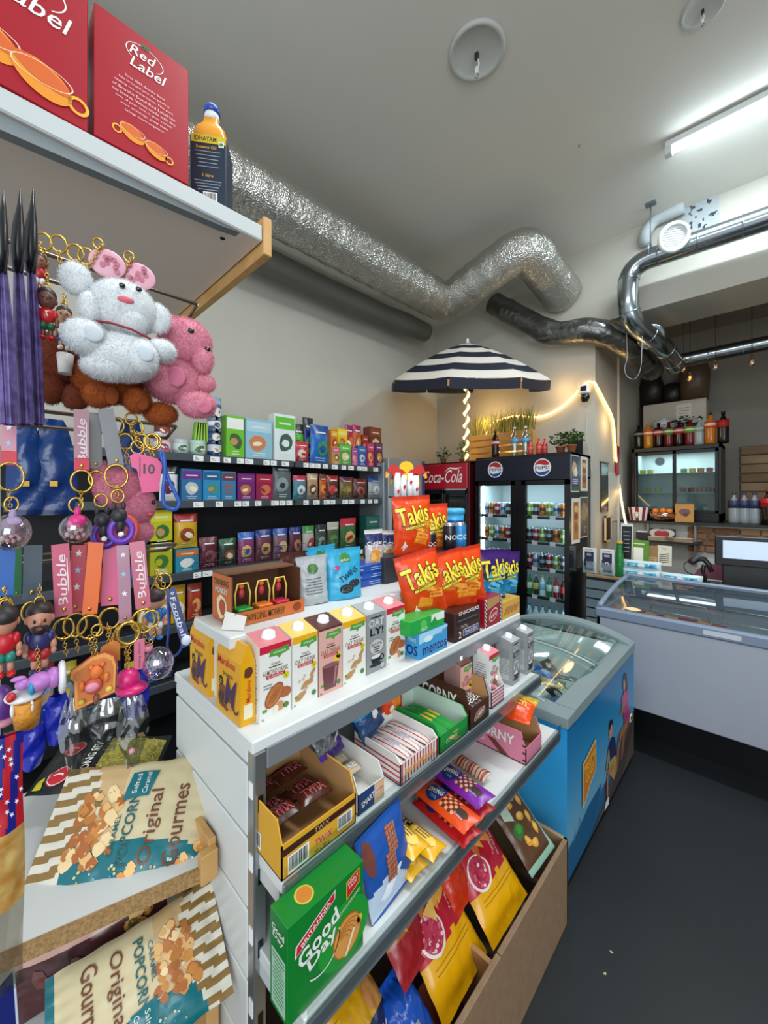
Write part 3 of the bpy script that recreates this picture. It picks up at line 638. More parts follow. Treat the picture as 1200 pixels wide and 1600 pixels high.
b = MB(); b.tube(catmull([Vector(x) for x in sp]+[Vector(x) for x in q]+[Vector(at(974, 800, Y=5.0)), Vector(at(982, 835, Y=4.7)), Vector(at(990, 868, Y=4.45))]), .010, 6, warm); tag(b.build('rope_light'), 'glowing warm rope light draped across the far wall and down the passage side', 'rope light')
point('passage_glow', (-1.14, 4.9, 2.5), 3.0, (1, .62, .25), .08); point('wall_glow', (-1.6, 4.4, 2.85), 2.0, (1, .62, .25), .08); point('counter_glow', (-.95, 4.4, 1.25), 1.2, (1, .6, .25), .05)
# security camera on the corner
sc_ = thing('security_camera', 'white and black security camera on the wall corner beside the draped rope light', 'camera', at(914, 612, Y=4.46))
b = MB(); b.box(-.05, .045, -.05, .05, -.03, .07, mat('#e2e2de', .4), .015); b.box(-.03, .03, -.052, -.048, .0, .05, black, .001); b.build('body', sc_)
b = MB(); b.lathe([(.0, -.11), (.03, -.105), (.045, -.07), (.048, -.03)], 16, mat('#16171a', .2)); b.build('dome_lens', sc_)
for x in (-.075, .07): b = MB(); b.tube([(x, .03, 0), (x-.005, .03, .16)], .004, 5, mat('#d8d4c4', .5)); b.build('antenna', sc_)
b = MB(); b.box(-.015, .015, .04, .09, .0, .04, mat('#e2e2de', .4)); b.build('mount', sc_)
b = MB(); cpts = [at(919, 640, Y=4.53), at(916, 680, Y=4.53), at(921, 712, Y=4.53), at(925, 745, Y=4.53)]; b.tube(catmull([Vector(c) for c in cpts]), .003, 5, mat('#cfccc2', .5)); tag(b.build('camera_cable'), 'thin white cable hanging down the wall from the security camera', 'cable')
b = MB(); b.box(-1.285, -1.26, 5.38, 5.42, .95, 3.4, mat('#c9c4b8', .4), .004); tag(b.build('cable_conduit'), 'straight white conduit running down the passage wall to the red tag', 'pipe')
# hanging loop of cord below the steel elbow
cp = [at(978, 505, Y=4.4), at(980, 556, Y=4.4), at(976, 575, Y=4.4), at(980, 588, Y=4.4), at(992, 592, Y=4.4), at(1001, 575, Y=4.4), at(1003, 540, Y=4.4), at(1004, 495, Y=4.4)]
b = MB(); b.tube(catmull([Vector(c) for c in cp]), .003, 5, mat('#9da3a5', .5)); tag(b.build('looped_wire'), 'thin pale cord hanging in a loop below the steel duct elbow', 'cord')
# ------------------------------------------------------------ pack builders
def Yx(px, X): return at(px, 800, X=X).y
def span(X, pa, pb): a = Yx(pa, X); c = Yx(pb, X); return (a+c)/2, abs(c-a)
def pouch(w, h, d, base, matfn=None, seal=.07, stand=False, seed=0, amp=.004, nu=22, nv=28, back=None, curve=0.0, eps=.0007):
    b = MB(); b.L = .013
    def thick(u, v):
        x = max(0, 1-abs(2*u)**2.4)**.55
        vv = min(max((v-seal)/(1-2*seal), 0), 1) if not stand else min(max(v/(1-seal), 0), 1)
        y = math.sin(PI*vv)**.6 if not stand else (1-vv**2.2)**.8 if vv > .12 else .75+.25*vv/.12
        return d/2*x*y
    def cr(u, v, sgn):
        e = min(v, 1-v) if not stand else 1-v
        k = amp*(noise.noise(Vector((u*7+seed, v*9, sgn*3+seed*1.7)))+.5*noise.noise(Vector((u*16, v*19+seed, sgn*5))))
        k += amp*.7*math.exp(-((e-seal)/.06)**2)*math.sin(u*58+seed)
        ed = max(0, 1-abs(2*u)**6)
        return k*ed
    def pt(u, v, sgn, l=0):    # u -.5..5, v 0..1
        sx = 1-.045*math.sin(PI*v)+(.01*math.sin(v*31+seed) if 0 < v < 1 else 0)
        y = sgn*(thick(u, v)+.0006)+(cr(u, v, sgn) if thick(u, v) > .001 else cr(u, v, 1)*.5)
        return (u*w*sx, y+sgn*eps*l+curve*(v**2)*h, v*h)
    f2 = (lambda a, c: matfn(a-.5, c)) if matfn else None
    b.grid(lambda u, v: pt(u-.5, v, -1), nu, nv, base, True, f2); b.grid(lambda u, v: pt(.5-u, v, 1), nu, nv, back or base, True, None if back else (lambda a, c: matfn(.5-a, c)) if matfn else None)
    mp = lambda u, v, l=1: pt(max(-.5, min(.5, u/w)), max(0, min(1, v/h)), -1, l)
    if stand: b.grid(lambda u, v: (u*w-w/2, (2*v-1)*thick(u-.5, 0), .0), 8, 2, base)
    return b, mp
def carton(name, w, d, hf, hb, wallm, topm, front, side=None, capm=None):
    t = bpy.data.objects.new(name, None); COL.objects.link(t); t.empty_display_size = .05
    b = MB(); b.L = 9e9
    A = [(-w/2, -d/2), (w/2, -d/2), (w/2, d/2), (-w/2, d/2)]; H = [hf, hf, hb, hb]; k = .0
    lo = [b.av((x, y, 0)) for x, y in A]; up = [b.av((x, y, hh)) for (x, y), hh in zip(A, H)]
    for i in range(4): b.af([lo[i], lo[(i+1) % 4], up[(i+1) % 4], up[i]], b.m(wallm))
    b.af(up, b.m(topm)); b.af(lo[::-1], b.m(wallm))
    mf, mr, ml = flat(w, d); front(b, mf, w, hf)
    b.rect(ml, mat('#b9bcb8', .5), -w*.3, w*.3, hf*.1, hf*.6, 1); b.lines(ml, mat('#80868a', .5), 0, hf*.8, w*.7, 12, .009, .0025, 2, seed=3)
    b.build('carton_body', t)
    b = MB(); sl = math.atan2(hb-hf, d); wm = capm or mat('#eceeee', .3); b.lathe([(.017, 0), (.017, .004), (.0145, .005), (.0145, .013), (.012, .0145)], 20, wm)
    c = b.build('screw_cap', t); c.location = (0, .0, (hf+hb)/2-.001); c.rotation_euler = (sl, 0, 0); return t
Wt = mat('#e6e6e0', .4, name='carton_white'); Bk = mat('#141416', .4); Rd = mat('#c8202e', .4); Gn = mat('#3f8f2f', .4); Yl = mat('#f0c020', .4)
def leaf(b, mp, u, v, s, l=2):
    b.poly(mp, mat('#4f9a3a', .4), [(u-s, v-.25*s), (u-.8*s, v+.35*s), (u-.1*s, v+.3*s), (u+.9*s, v+.45*s), (u+s, v-.1*s), (u+.2*s, v-.3*s), (u, v-.6*s), (u-.25*s, v-.3*s)], l); b.text(mp, Wt, 'enaturo', u, v+.05*s, w=1.2*s, lay=l+1)
def drink_front(band, title, sub, pic, tcol='#7a4a2c', body='#e4e3dc'):
    def f(b, mp, w, h):
        b.rect(mp, mat(body, .35), -w/2, w/2, 0, h, .3); b.rect(mp, mat(band, .35), -w/2, w/2, h*.90, h, .6); leaf(b, mp, w*.12, h*.88, w*.34, 1.5)
        b.text(mp, Bk, 'Simple', 0, h*.735, w=w*.3, lay=2, shear=.2); b.lines(mp, Bk, 0, h*.70, w*.45, 1, .01, .0025, 2)
        b.text(mp, mat(tcol, .5), title, 0, h*.635, w=w*.82, h=.0125, lay=2, bold=.005); b.rect(mp, Rd, -w*.3, w*.3, h*.575-.004, h*.575+.004, 2); b.text(mp, Wt, sub, 0, h*.575, w=w*.5, h=.0045, lay=3)
        b.disc(mp, mat('#d8c81e', .4), w*.34, h*.53, .0085, lay=2); b.text(mp, Gn, 'V', w*.34, h*.53, h=.009, lay=3, bold=.02); pic(b, mp, w, h); b.disc(mp, mat('#4d7f44', .4), w*.33, h*.12, .007, lay=4); b.text(mp, Bk, '1L', -w*.4, h*.035, h=.006, lay=2); b.rect(mp, mat('#5a9a30', .4), -w*.42, -w*.28, h*.12, h*.16, 2)
    return f
def p_almond(b, mp, w, h):
    b.lines(mp, mat('#8a8780', .5), -w*.25, h*.47, w*.3, 2, .007, .003, 2); b.disc(mp, mat('#a9603a', .5), w*.3, h*.30, w*.2, w*.17, 2, wob=.1); b.disc(mp, mat('#8f4a25', .5), -w*.05, h*.31, w*.24, w*.40, 3, 24, -.6); b.disc(mp, mat('#b8703c', .5), -w*.05, h*.31, w*.21, w*.36, 4, 24, -.6)
    for k in (-1, 0, 1): b.disc(mp, mat('#8f4a25', .5), -w*.05+k*w*.075, h*.31, w*.012, w*.3, 5, 14, -.6)
    b.disc(mp, mat('#c48a5a', .5), w*.13, h*.14, w*.13, w*.15, 4, wob=.12); b.disc(mp, mat('#e6dcc4', .5), -.0, h*.12, w*.08, w*.12, 5)
def p_oat(b, mp, w, h):
    rr = random.Random(4)
    for i in range(9): a = i/9; b.disc(mp, mat('#b98a54', .5), -w*.25+w*.6*a, h*(.14+.28*a)+rr.uniform(-.01, .01), w*.07, w*.16, 3+.1*i, 10, -1.0+rr.uniform(-.5, .5)); 
    for i in range(6): b.disc(mp, mat('#cbb292', .5), rr.uniform(-.4, .1)*w, rr.uniform(.2, .45)*h, w*.055, w*.045, 3, 9, wob=.2)
    b.tri2(mp, mat('#a67c4a', .5), [(-w*.3, h*.1), (-w*.27, h*.1), (w*.4, h*.42)], [(0, 1, 2)], 3)
def p_choc(b, mp, w, h):
    b.rect(mp, mat('#d9a79c', .4), -w/2, w/2, 0, h*.97, .9); b.poly(mp, mat('#6e4146', .35), [(-w*.28, h*.06), (w*.22, h*.06), (w*.36, h*.42), (-w*.36, h*.42)], 2); b.disc(mp, mat('#8c5a5e', .35), 0, h*.42, w*.36, w*.08, 3); b.poly(mp, mat('#a5787a', .3), [(w*.1, h*.1), (w*.16, h*.1), (w*.28, h*.38), (w*.18, h*.38)], 3)
    b.disc(mp, Yl, w*.25, h*.49, w*.15, w*.12, 2, 8, wob=.5)
def oatly(b, mp, w, h):
    g = mat('#8e9092', .4); b.rect(mp, g, -w/2, w/2, 0, h, .5); b.lines(mp, Bk, 0, h*.93, w*.6, 1, 1, .004, 2); b.text(mp, mat('#cfcfcc', .4), 'OAT', 0, h*.84, w=w*.8, h=h*.13, lay=2, bold=.05, outline=Bk, ow=.02); b.text(mp, Bk, 'LY!', w*.03, h*.69, w=w*.7, h=h*.13, lay=2, bold=.06)
    b.disc(mp, mat('#c3c3bf', .4), 0, h*.43, w*.34, h*.12, 2, 14, wob=.12); b.text(mp, Bk, 'iKAFFE', 0, h*.47, w=w*.55, h=h*.05, lay=3); b.lines(mp, Bk, 0, h*.42, w*.35, 3, .007, .003, 3)
    b.poly(mp, Bk, [(-w*.3, h*.26), (w*.25, h*.26), (w*.18, h*.15), (-w*.22, h*.15)], 2); b.disc(mp, mat('#d8d8d4', .4), -w*.02, h*.26, w*.27, w*.07, 3); b.arc(mp, Bk, w*.28, h*.22, w*.1, w*.05, lay=3); b.disc(mp, Bk, -w*.02, h*.12, w*.36, w*.07, 2); b.disc(mp, mat('#b5b5b2', .4), w*.3, h*.08, w*.1, w*.1, 4)
redtop = mat('#c23a46', .35, mottle=.0); 
def mk_carton(kind, nm='milk_carton'):
    if kind == 'almond': return carton(nm, .077, .07, .178, .196, Wt, mat('#d9848a', .4), drink_front('#c41f3a', 'ALMOND DRINK', 'NO ADDED SUGAR', p_almond))
    if kind == 'oat': return carton(nm, .077, .07, .178, .196, Wt, mat('#e8c66a', .4), drink_front('#e8a814', 'OAT DRINK', 'NO ADDED SUGAR', p_oat))
    if kind == 'choc': return carton(nm, .077, .07, .178, .196, mat('#a98078', .4), mat('#5a3028', .4), drink_front('#5a3028', 'OAT DRINK', 'CHOCOLATE FLAVOUR', p_choc, body='#d9a79c'))
    return carton(nm, .077, .07, .178, .196, mat('#9a9c9d', .4), mat('#a6a9aa', .4), oatly)
# ------------------------------------------------------------ goods on the gondola
ZT = 1.16; XC = -.85
sp_ = [('almond', 405.6, 455, 'almond drink carton with red top, first of the row, beside the yellow bag'), ('oat', 457, 497, 'white oat drink carton with yellow top, between the almond and the pink chocolate carton'), ('choc', 498, 535, 'pink chocolate flavoured oat drink carton with brown top in the top row'),
  ('oat', 536, 572, 'white oat drink carton with yellow top, between the pink carton and the grey one'), ('oatly', 573, 603, 'grey oat barista carton with black cup on the gondola top'), ('almond', 604, 633, 'almond drink carton with red top, last of the top row beside the mints')]
for kind, a, c, lab in sp_:
    o = mk_carton(kind, 'drink_carton'); y, w = span(XC, a, c); place(o, (XC-.036, y, ZT), FX); o.scale = (w/.077*.985, 1, 1); tag(o, lab, 'carton', 'drink cartons on the gondola')
for kind, a, c, lab in (('choc', 728, 752, 'brown topped drink carton half hidden behind the red topped one on the second shelf'), ('almond', 755, 789, 'almond drink carton with red top on the second shelf, beside the two grey cartons'), ('oatly', 797, 816, 'grey oat barista carton on the second shelf, left one of two'), ('oatly', 821, 837, 'grey oat barista carton at the far right end of the second shelf')):
    X = -.745; o = mk_carton(kind, 'drink_carton'); y, w = span(X, a, c); place(o, (X-.036-(0.0 if kind != 'choc' else .03), y, .91), FX); o.scale = (.077/.077 if kind != 'oatly' else .95, 1, 1); tag(o, lab, 'carton', 'drink cartons on the gondola')
# yellow chocolate bags (faces -Y)
def choc_bag():
    t = bpy.data.objects.new('biscuit_bag', None); COL.objects.link(t); w, h, d = .132, .185, .036; b = MB(); ye = mat('#e3a40e', .3, bump=.1, bscale=40)
    P = [(-w/2, 0), (w/2, 0), (w/2, h*.8), (w/2-.004, h), (-w/2+.004, h), (-w/2, h*.8)]
    b.prism([(-d/2, 0), (d/2, 0), (d/2, h*.78), (.003, h), (-.003, h), (-d/2, h*.78)], -w/2, w/2, ye, 'x')
    mf, mr, ml = flat(w, d)
    b.text(mf, Rd, 'Marabou', -.01, h*.70, w=w*.7, h=.02, bold=.03, shear=.15); b.text(mf, mat('#4a2a14', .5), 'brownie', 0, h*.55, w=w*.4, h=.012, shear=.2)
    b.disc(mf, mat('#7a4420', .5), -.022, h*.22, .034, .03, 1, 16, wob=.2); b.disc(mf, mat('#4a2712', .5), -.03, h*.2, .02, .016, 2, 12, wob=.3); b.disc(mf, mat('#c98a3c', .5), .01, h*.15, .015, .01, 2, 10, wob=.3); b.disc(mf, Bk, -.038, h*.42, .012, lay=2); b.lines(mf, Yl, -.038, h*.43, .014, 2, .006, .002, 3)
    mm = mat('#3d2150', .4); b.text(mf, mm, 'M', .014, .062, w=.052, h=.07, lay=4, shear=.25, bold=.02, outline=Yl, ow=.03); b.arc(mf, mm, .042, .035, .012, .005, 2.6, 6.2, 4)
    b.text(mr, Rd, 'Marabou', .0, h*.42, w=.05, h=.012, rot=PI/2, bold=.02); b.rect(mr, mat('#e8e0c0', .5), -.011, .011, h*.08, h*.26, 1); b.disc(mr, mat('#5a2f16', .5), 0, h*.66, .01, .014, 1, 10, wob=.3)
    b.build('bag_body', t); return t
o = choc_bag(); place(o, (-.935, .441, ZT)); tag(o, 'yellow chocolate brownie bag with big dark M at the near corner of the gondola top', 'snack bag', 'yellow chocolate bags')
o = dup(o, 'yellow chocolate brownie bag tucked behind the riser leg on the gondola top', 'yellow chocolate bags'); o.location = (-1.125, .445, ZT)
# small boxes along the top lip
def sweet_box(nm, X, pa, pb, z0, z1, d, m_, art, lab, cat='box', grp=None, top=None):
    y, w = span(X, pa, pb); h = z1-z0; b = MB(); b.box(-w/2, w/2, -d/2, d/2, 0, h, m_, .001, {'t': top} if top else None); mf, mr, ml = flat(w, d, .0006); art(b, mf, mr, ml, w, h, d); o = b.build(nm); place(o, (X-d/2, y, z0), FX); return tag(o, lab, cat, grp)
def a_mentos(b, mf, mr, ml, w, h, d):
    for mp_ in (mf,): b.poly(mp_, mat('#a9d8ee', .35), [(-w/2, h*.6), (w/2, h*.9), (w/2, h), (-w/2, h)], 1)
    b.text(mf, mat('#12277a', .35), 'mentos', .005, h*.3, w=w*.85, h=h*.36, bold=.04, outline=mat('#bfe2f2', .35), ow=.03); b.disc(mf, mat('#d8eef6', .3), -w*.2, h*.72, w*.16, h*.12, 2); b.text(mf, mat('#e8f4fa', .4), 'mint', w*.2, h*.8, w=w*.2)
    b.text(ml, mat('#12277a', .35), 'OS', 0, h*.32, w=d*.8, h=h*.4, bold=.05); b.text(ml, Wt, 'mint', 0, h*.75, w=d*.6)
sweet_box('mint_box', -.805, 655, 699, ZT, 1.243, .06, mat('#3f9fd6', .3), a_mentos, 'blue mentos mint roll box on the gondola lip below the green box')
def a_green(b, mf, mr, ml, w, h, d): b.rect(mf, mat('#e6efe4', .35), w*.1, w/2, h*.45, h, 1); b.disc(mf, mat('#57c25a', .35), -w*.12, h*.5, h*.35, lay=1); b.text(mf, Wt, 'MINT', -w*.12, h*.2, w=w*.2, lay=3); b.poly(mf, mat('#1f9a3a', .35), [(w*.1, h*.45), (w*.2, h*.8), (w*.3, h*.3), (w*.1, h*.2)], 2)
sweet_box('mint_box', -.81, 640, 694, 1.244, 1.292, .07, mat('#23a544', .3), a_green, 'green and white chewing mint box stacked on the blue mint box')
def a_snick(b, mf, mr, ml, w, h, d):
    b.rect(mf, mat('#241612', .3), -w*.42, w*.42, h*.55, h*.93, 1); b.rect(mf, mat('#6e5d54', .3), -w*.40, w*.38, h*.68, h*.72, 2); b.text(mf, mat('#e8dcd8', .3), 'SNICKERS', w*.05, h*.95, w=w*.8, h=h*.13, bold=.05, outline=mat('#8c1a2c', .3)); b.text(mf, Wt, '2', -w*.3, h*.22, h=h*.24, bold=.05)
    b.rect(mf, mat('#d9d4dc', .35), -w*.18, w*.42, h*.12, h*.36, 1); b.rect(mf, mat('#1c2f78', .35), -w*.165, w*.405, h*.145, h*.335, 2); b.text(mf, Wt, 'SNICKERS', w*.12, h*.24, w=w*.5, h=h*.12, lay=3, bold=.04); b.text(mf, mat('#c9b8ae', .4), '24x75g', -w*.15, h*.46, w=w*.25)
sweet_box('chocolate_bar_box', -.805, 710, 750, ZT, 1.265, .085, mat('#3d231b', .3), a_snick, 'dark brown chocolate bar carton with blue and white name, right of the mints')
def checks(b, mp, x0, x1, z0, z1, l=1):
    n = int((z1-z0)/.008); b.rect(mp, Wt, x0, x1, z0, z1, l)
    for i in range(n):
        for j in range(2):
            if (i+j) % 2: b.rect(mp, Bk, x0+(x1-x0)*j/2, x0+(x1-x0)*(j+1)/2, z0+.008*i, z0+.008*(i+1), l+1)
def a_kit(b, mf, mr, ml, w, h, d):
    checks(b, mf, -w/2, -w/2+.016, 0, h); checks(b, mf, w/2-.014, w/2, 0, h); b.disc(mf, mat('#e8e0dc', .3), 0, h*.38, w*.26, h*.2, 1, 20, .4); b.disc(mf, mat('#b01426', .3), 0, h*.38, w*.23, h*.17, 2, 20, .4); b.text(mf, Wt, 'KitKat', 0, h*.38, w=w*.36, lay=3, rot=.3, bold=.03); b.poly(mf, card, [(-w*.36, h*.6), (w*.36, h*.75), (w*.36, h), (-w*.36, h)], 1)
sweet_box('wafer_bar_box', -.805, 757, 784, ZT, 1.275, .08, mat('#9c1223', .3), a_kit, 'dark red wafer bar box with chequered edges next to the brown carton')
def a_gold(b, mf, mr, ml, w, h, d):
    for i in range(4): b.disc(mf, mat('#a8642a', .4), -w*.3+w*.2*i, h*.45, w*.06, h*.33, 1, 12, -.9); b.disc(mf, mat('#c98a48', .4), -w*.3+w*.2*i, h*.45, w*.035, h*.3, 2, 10, -.9)
sweet_box('biscuit_stick_box', -.805, 786, 812, ZT, 1.235, .07, mat('#d8a83e', .35), a_gold, 'golden box with rolled wafers printed on it, last on the gondola lip')
b = MB(); b.box(-.07, .07, -.005, .005, 0, .15, cardw, .001); tag(place(b.build('box_lid_card'), (-.90, 1.62, ZT), FX), 'upright white card flap behind the golden wafer box', 'card')
# takis style bags
def takis(seed, blue=False):
    w, h = .17, .235
    oc = mat('#e2450f', .28, bump=.12, bscale=30); od = mat('#c93209', .28); pu = mat('#3a1766', .28, bump=.12, bscale=30); bl = mat('#1f86b8', .3); na = mat('#14183a', .3)
    if blue: mf_ = lambda u, v: pu if v > .66-.25*u else (na if v > .48 else (bl if v > .1 else na))
    else: mf_ = lambda u, v: od if v > .93 or v < .05 else None
    b, mp = pouch(w, h, .06, pu if blue else oc, mf_, seed=seed, amp=.0035)
    ch = [mat('#ef8a1c', .45), mat('#f5a93a', .45), mat('#d9641a', .45)] if not blue else [mat('#2fa4d8', .4), mat('#6fd0ee', .4), mat('#1468a0', .4)]
    rr = random.Random(seed)
    for i in range(5):
        u0 = rr.uniform(-.02, .05); v0 = .05+.022*i; b.poly(mp, ch[i % 3], [(u0-.03, v0), (u0+.03, v0-.015), (u0+.035, v0+.015), (u0-.015, v0+.035)], 1+.3*i); b.poly(mp, ch[(i+1) % 3], [(u0-.024, v0+.006), (u0+.026, v0-.006), (u0+.026, v0+.001), (u0-.02, v0+.015)], 1.15+.3*i)
    b.poly(mp, ch[1], [(-.005, .105), (.045, .085), (.015, .135)], 3)
    ye = mat('#f4e23c', .35)
    b.text(mp, ye, 'Takis', -.004, .16, w=.142, h=.072, lay=5, bold=.06, rot=.16, outline=Bk, ow=.055)
    b.poly(mp, Bk, [(-.045, .1), (.05, .112), (.05, .126), (-.045, .114)], 4); b.poly(mp, ye, [(-.043, .102), (.048, .114), (.048, .124), (-.043, .112)], 4.5); b.text(mp, Bk, 'FUEGO' if not blue else 'BLUE HEAT', .002, .113, w=.06, h=.006, lay=5.2, rot=.12)
    b.poly(mp, mat('#e9e4da', .4), [(-.06, .03), (-.05, .045), (-.045, .06), (-.04, .045), (-.03, .035), (-.042, .032), (-.044, .018), (-.05, .018), (-.05, .032)], 4)
    return b
def put_taki(blue, seed, loc, ry, lab, rx=0, grp=None):
    o = takis(seed, blue).build('chip_bag'); place(o, loc, FX-.42, rx, ry); return tag(o, lab, 'snack bag', grp or 'rolled tortilla chip bags on the gondola top')
for X_, px_, py_, sd, ry_, lab in ((-.865, 668, 962, 1, -.22, 'orange chip bag standing on the green mint box, lower left of the orange bags'), (-.875, 708, 953, 2, -.20, 'orange chip bag in the middle of the lower row behind the brown carton'), (-.855, 733, 945, 3, -.14, 'orange chip bag at the right of the lower row, overlapping the middle one'),
  (-1.015, 646, 866, 5, -.05, 'orange chip bag on top of the pile, below the red bulls and sun display'), (-1.06, 676, 870, 6, -.04, 'orange chip bag on top of the pile, half hidden behind the black can')):
    put_taki(False, sd, at(px_, py_, X=X_), ry_, lab)
put_taki(True, 7, at(765, 940, X=-.875), .05, 'purple and blue chip bag standing on the red wafer bar box', .1, 'purple chip bags')
put_taki(True, 8, at(785, 935, X=-.93), .02, 'purple and blue chip bag behind its twin, next to the golden box', .1, 'purple chip bags')
b = MB(); b.box(-.12, .12, -.05, .05, 0, .10, mat('#30323a', .5), .002); tag(place(b.build('stacking_box'), (-1.09, 1.20, 1.357), FX), 'dark cardboard box under the upper orange chip bags', 'box')
# cans and tubs
def can(top, body, stripe, nm='drink_can', txt=None, r=.029, h=.155, tcol=None):
    b = MB(); am = mat('#b9bec2', .25, .9)
    b.lathe([(r*.8, 0), (r, .006), (r, h*.38), (r, h*.62), (r, h*.9), (r*.82, h*.98), (r*.84, h), (r*.78, h*.985), (0, h*.985)], 18, body, mats=[am, body, stripe, body, am, am, am, am])
    if txt:
        mp = lambda u, v, l=1: ((r+.0006*l)*math.sin(u/r), -(r+.0006*l)*math.cos(u/r), v)
        b.L = .008; b.text(mp, tcol or Wt, txt, 0, h*.5, w=r*1.9, h=h*.17, bold=.04)
    return b.build(nm)
o = can(None, mat('#15161a', .3), mat('#15161a', .3), txt='NOC', h=.10, r=.03); tag(place(o, at(670, 868, X=-1.0), FX-.7), 'black can with white letters in front of the upper orange chip bags', 'can')
tub = thing('snack_tub', 'light blue round tub with dark blue band and lid on the gondola pile', 'tub', (at(708, 800, X=-1.07).x, at(708, 800, X=-1.07).y, 1.357))
b = MB(); b.lathe([(.045, 0), (.048, .14), (.05, .22), (.05, .26)], 26, mat('#2f9bd8', .3), mats=[mat('#1f4fa0', .3), mat('#2a45a0', .3), mat('#3fb0e6', .3)]); b.build('tub_body', tub)
b = MB(); b.lathe([(.054, .25), (.055, .27), (.05, .275), (0, .275)], 26, mat('#4fbcea', .3)); b.build('lid', tub)
o = can(None, mat('#1a1c22', .3), mat('#22242c', .3), txt='NO', h=.12, r=.028); tag(place(o, (-.965, at(702, 800, X=-.965).y, 1.458), FX-.6), 'black can with NO lettering left of the blue can', 'can')
o = can(None, mat('#1f7fc0', .3), mat('#2a8fd0', .3), txt='CC', h=.12, r=.028); tag(place(o, (-.945, at(718, 800, X=-.945).y, 1.458), FX-.5), 'blue can with CC lettering beside the black can', 'can')
b = MB(); b.box(-.11, .11, -.045, .045, 0, .10, mat('#1f2c5a', .5), .002); tag(place(b.build('stacking_box'), (-.965, 1.40, 1.357), FX), 'low dark blue box under the two energy drink cans', 'box')
# red bulls display: paper cups with logo card
rb = thing('logo_display', 'white paper tubes topped by a red bulls and yellow sun card above the orange bags', 'display', (at(633, 800, X=-1.12).x, at(633, 800, X=-1.12).y, 1.46)); rb.rotation_euler = (0, 0, FX-.5)
b = MB(); b.box(-.05, .05, -.02, .03, 0, .2, mat('#2a2a30', .5), .002); b.build('stand', rb)
for i, x in enumerate((-.04, -.012, .018, .045)):
    b = MB(); b.lathe([(.013, .2), (.015, .33-.01*(i % 2))], 14, mat('#e4e6e8', .35)); mp = lambda u, v, l=1, x=x: (u, -.0148-.0006*l, v); b.disc(mp, Rd, .0, .25+.02*i % .05, .006, .01, 1, 8, wob=.3); o = b.build('paper_tube', rb); o.location = (x, -.01, 0)
b = MB(); b.box(-.02, .02, -.018, -.015, .3, .34, Yl); mp = lambda u, v, l=1: (u, -.018-.0008*l, v+.345); bulls(b, mp, .38); mp = lambda u, v, l=1: (u, -.014+.0008*l, v+.345); bulls(b, mp, .38); b.build('logo_card', rb)
# monkey sweets display box on riser
mb_ = thing('toy_sweet_display', 'orange brown open display box of toy sweet dispensers at the near end of the riser', 'box', (-1.055, .565, 1.357)); mb_.rotation_euler = (0, 0, FX)
bc = mat('#5d3a26', .5); oc = mat('#c8662a', .45)
b = MB(); w, d = .21, .12; b.box(-w/2, w/2, -d/2, d/2, 0, .004, bc); b.box(-w/2, -w/2+.003, -d/2, d/2, 0, .125, bc); b.box(w/2-.003, w/2, -d/2, d/2, 0, .125, bc); b.box(-w/2, w/2, d/2-.003, d/2, 0, .13, bc); b.box(-w/2, w/2, -d/2+.035, d/2, .125, .13, mat('#6e4a34', .5)); b.box(-w/2, w/2, -d/2-.02, -d/2-.017, 0, .035, oc)
mp = lambda u, v, l=1: (u, -d/2-.0205-.0005*l, v); b.text(mp, mat('#2a1a10', .4), 'SWINGING MONKEY', -.02, .018, w=.12, h=.02, bold=.04, outline=mat('#e8b040', .4)); b.disc(mp, mat('#8a3a14', .4), .08, .018, .014, .012)
mp = lambda u, v, l=1: (-w/2-.0006*l, -u, v); b.rect(mp, oc, -d/2, d/2, 0, .125, 1); b.text(mp, mat('#2a1a10', .4), 'DRINKING', 0, .104, w=.09, h=.017, lay=2, bold=.05, outline=mat('#f0c040', .4)); b.text(mp, Wt, 'MONKEY', 0, .082, w=.075, h=.015, lay=2, bold=.05, outline=Bk); b.disc(mp, mat('#f0d9b0', .4), 0, .04, .03, .032, 2, 14, wob=.15); b.disc(mp, mat('#b0481c', .4), .005, .04, .018, .022, 3, 12, wob=.2)
b.build('display_box', mb_)
for i, (x, c) in enumerate(((-.06, '#2f8f3a'), (.0, '#e0742a'), (.055, '#c42a4a'))):
    b = MB(); cc_ = mat(c, .35); b.box(x-.022, x+.022, -.05, -.005, .004, .034, cc_, .003); o1 = mat('#e8c860', .35)
    b.tube([(x-.02, -.028, .034), (x-.022, -.028, .07), (x-.014, -.028, .098), (x+.014, -.028, .098), (x+.022, -.028, .07), (x+.02, -.028, .034)], .0025, 6, o1)
    b.ell((x, -.02, .07), (.009, .008, .014), mat('#b3323a', .4), 10, 8); b.ell((x, -.02, .09), (.008, .008, .008), mat('#d8702a', .4), 10, 8); tag(b.build('toy_dispenser'), ['green', 'orange', 'red'][i]+' toy sweet dispenser with yellow arch inside the monkey display box', 'toy', 'toy dispensers').matrix_world = mb_.matrix_basis @ Matrix()
    bpy.data.objects[-1] if False else None
b = MB(); b.poly(lambda u, v, l=0: (u, 0, v), cardw, [(-.03, 0), (.03, 0), (.03, .035), (-.03, .045)], 0); b.v += []; b.box(-.03, .03, .0005, .0015, 0, .035, cardw); o = b.build('price_card'); place(o, (-.965, .447, 1.357), .6, -.5); tag(o, 'small white price card leaning at the riser corner before the monkey box', 'card')
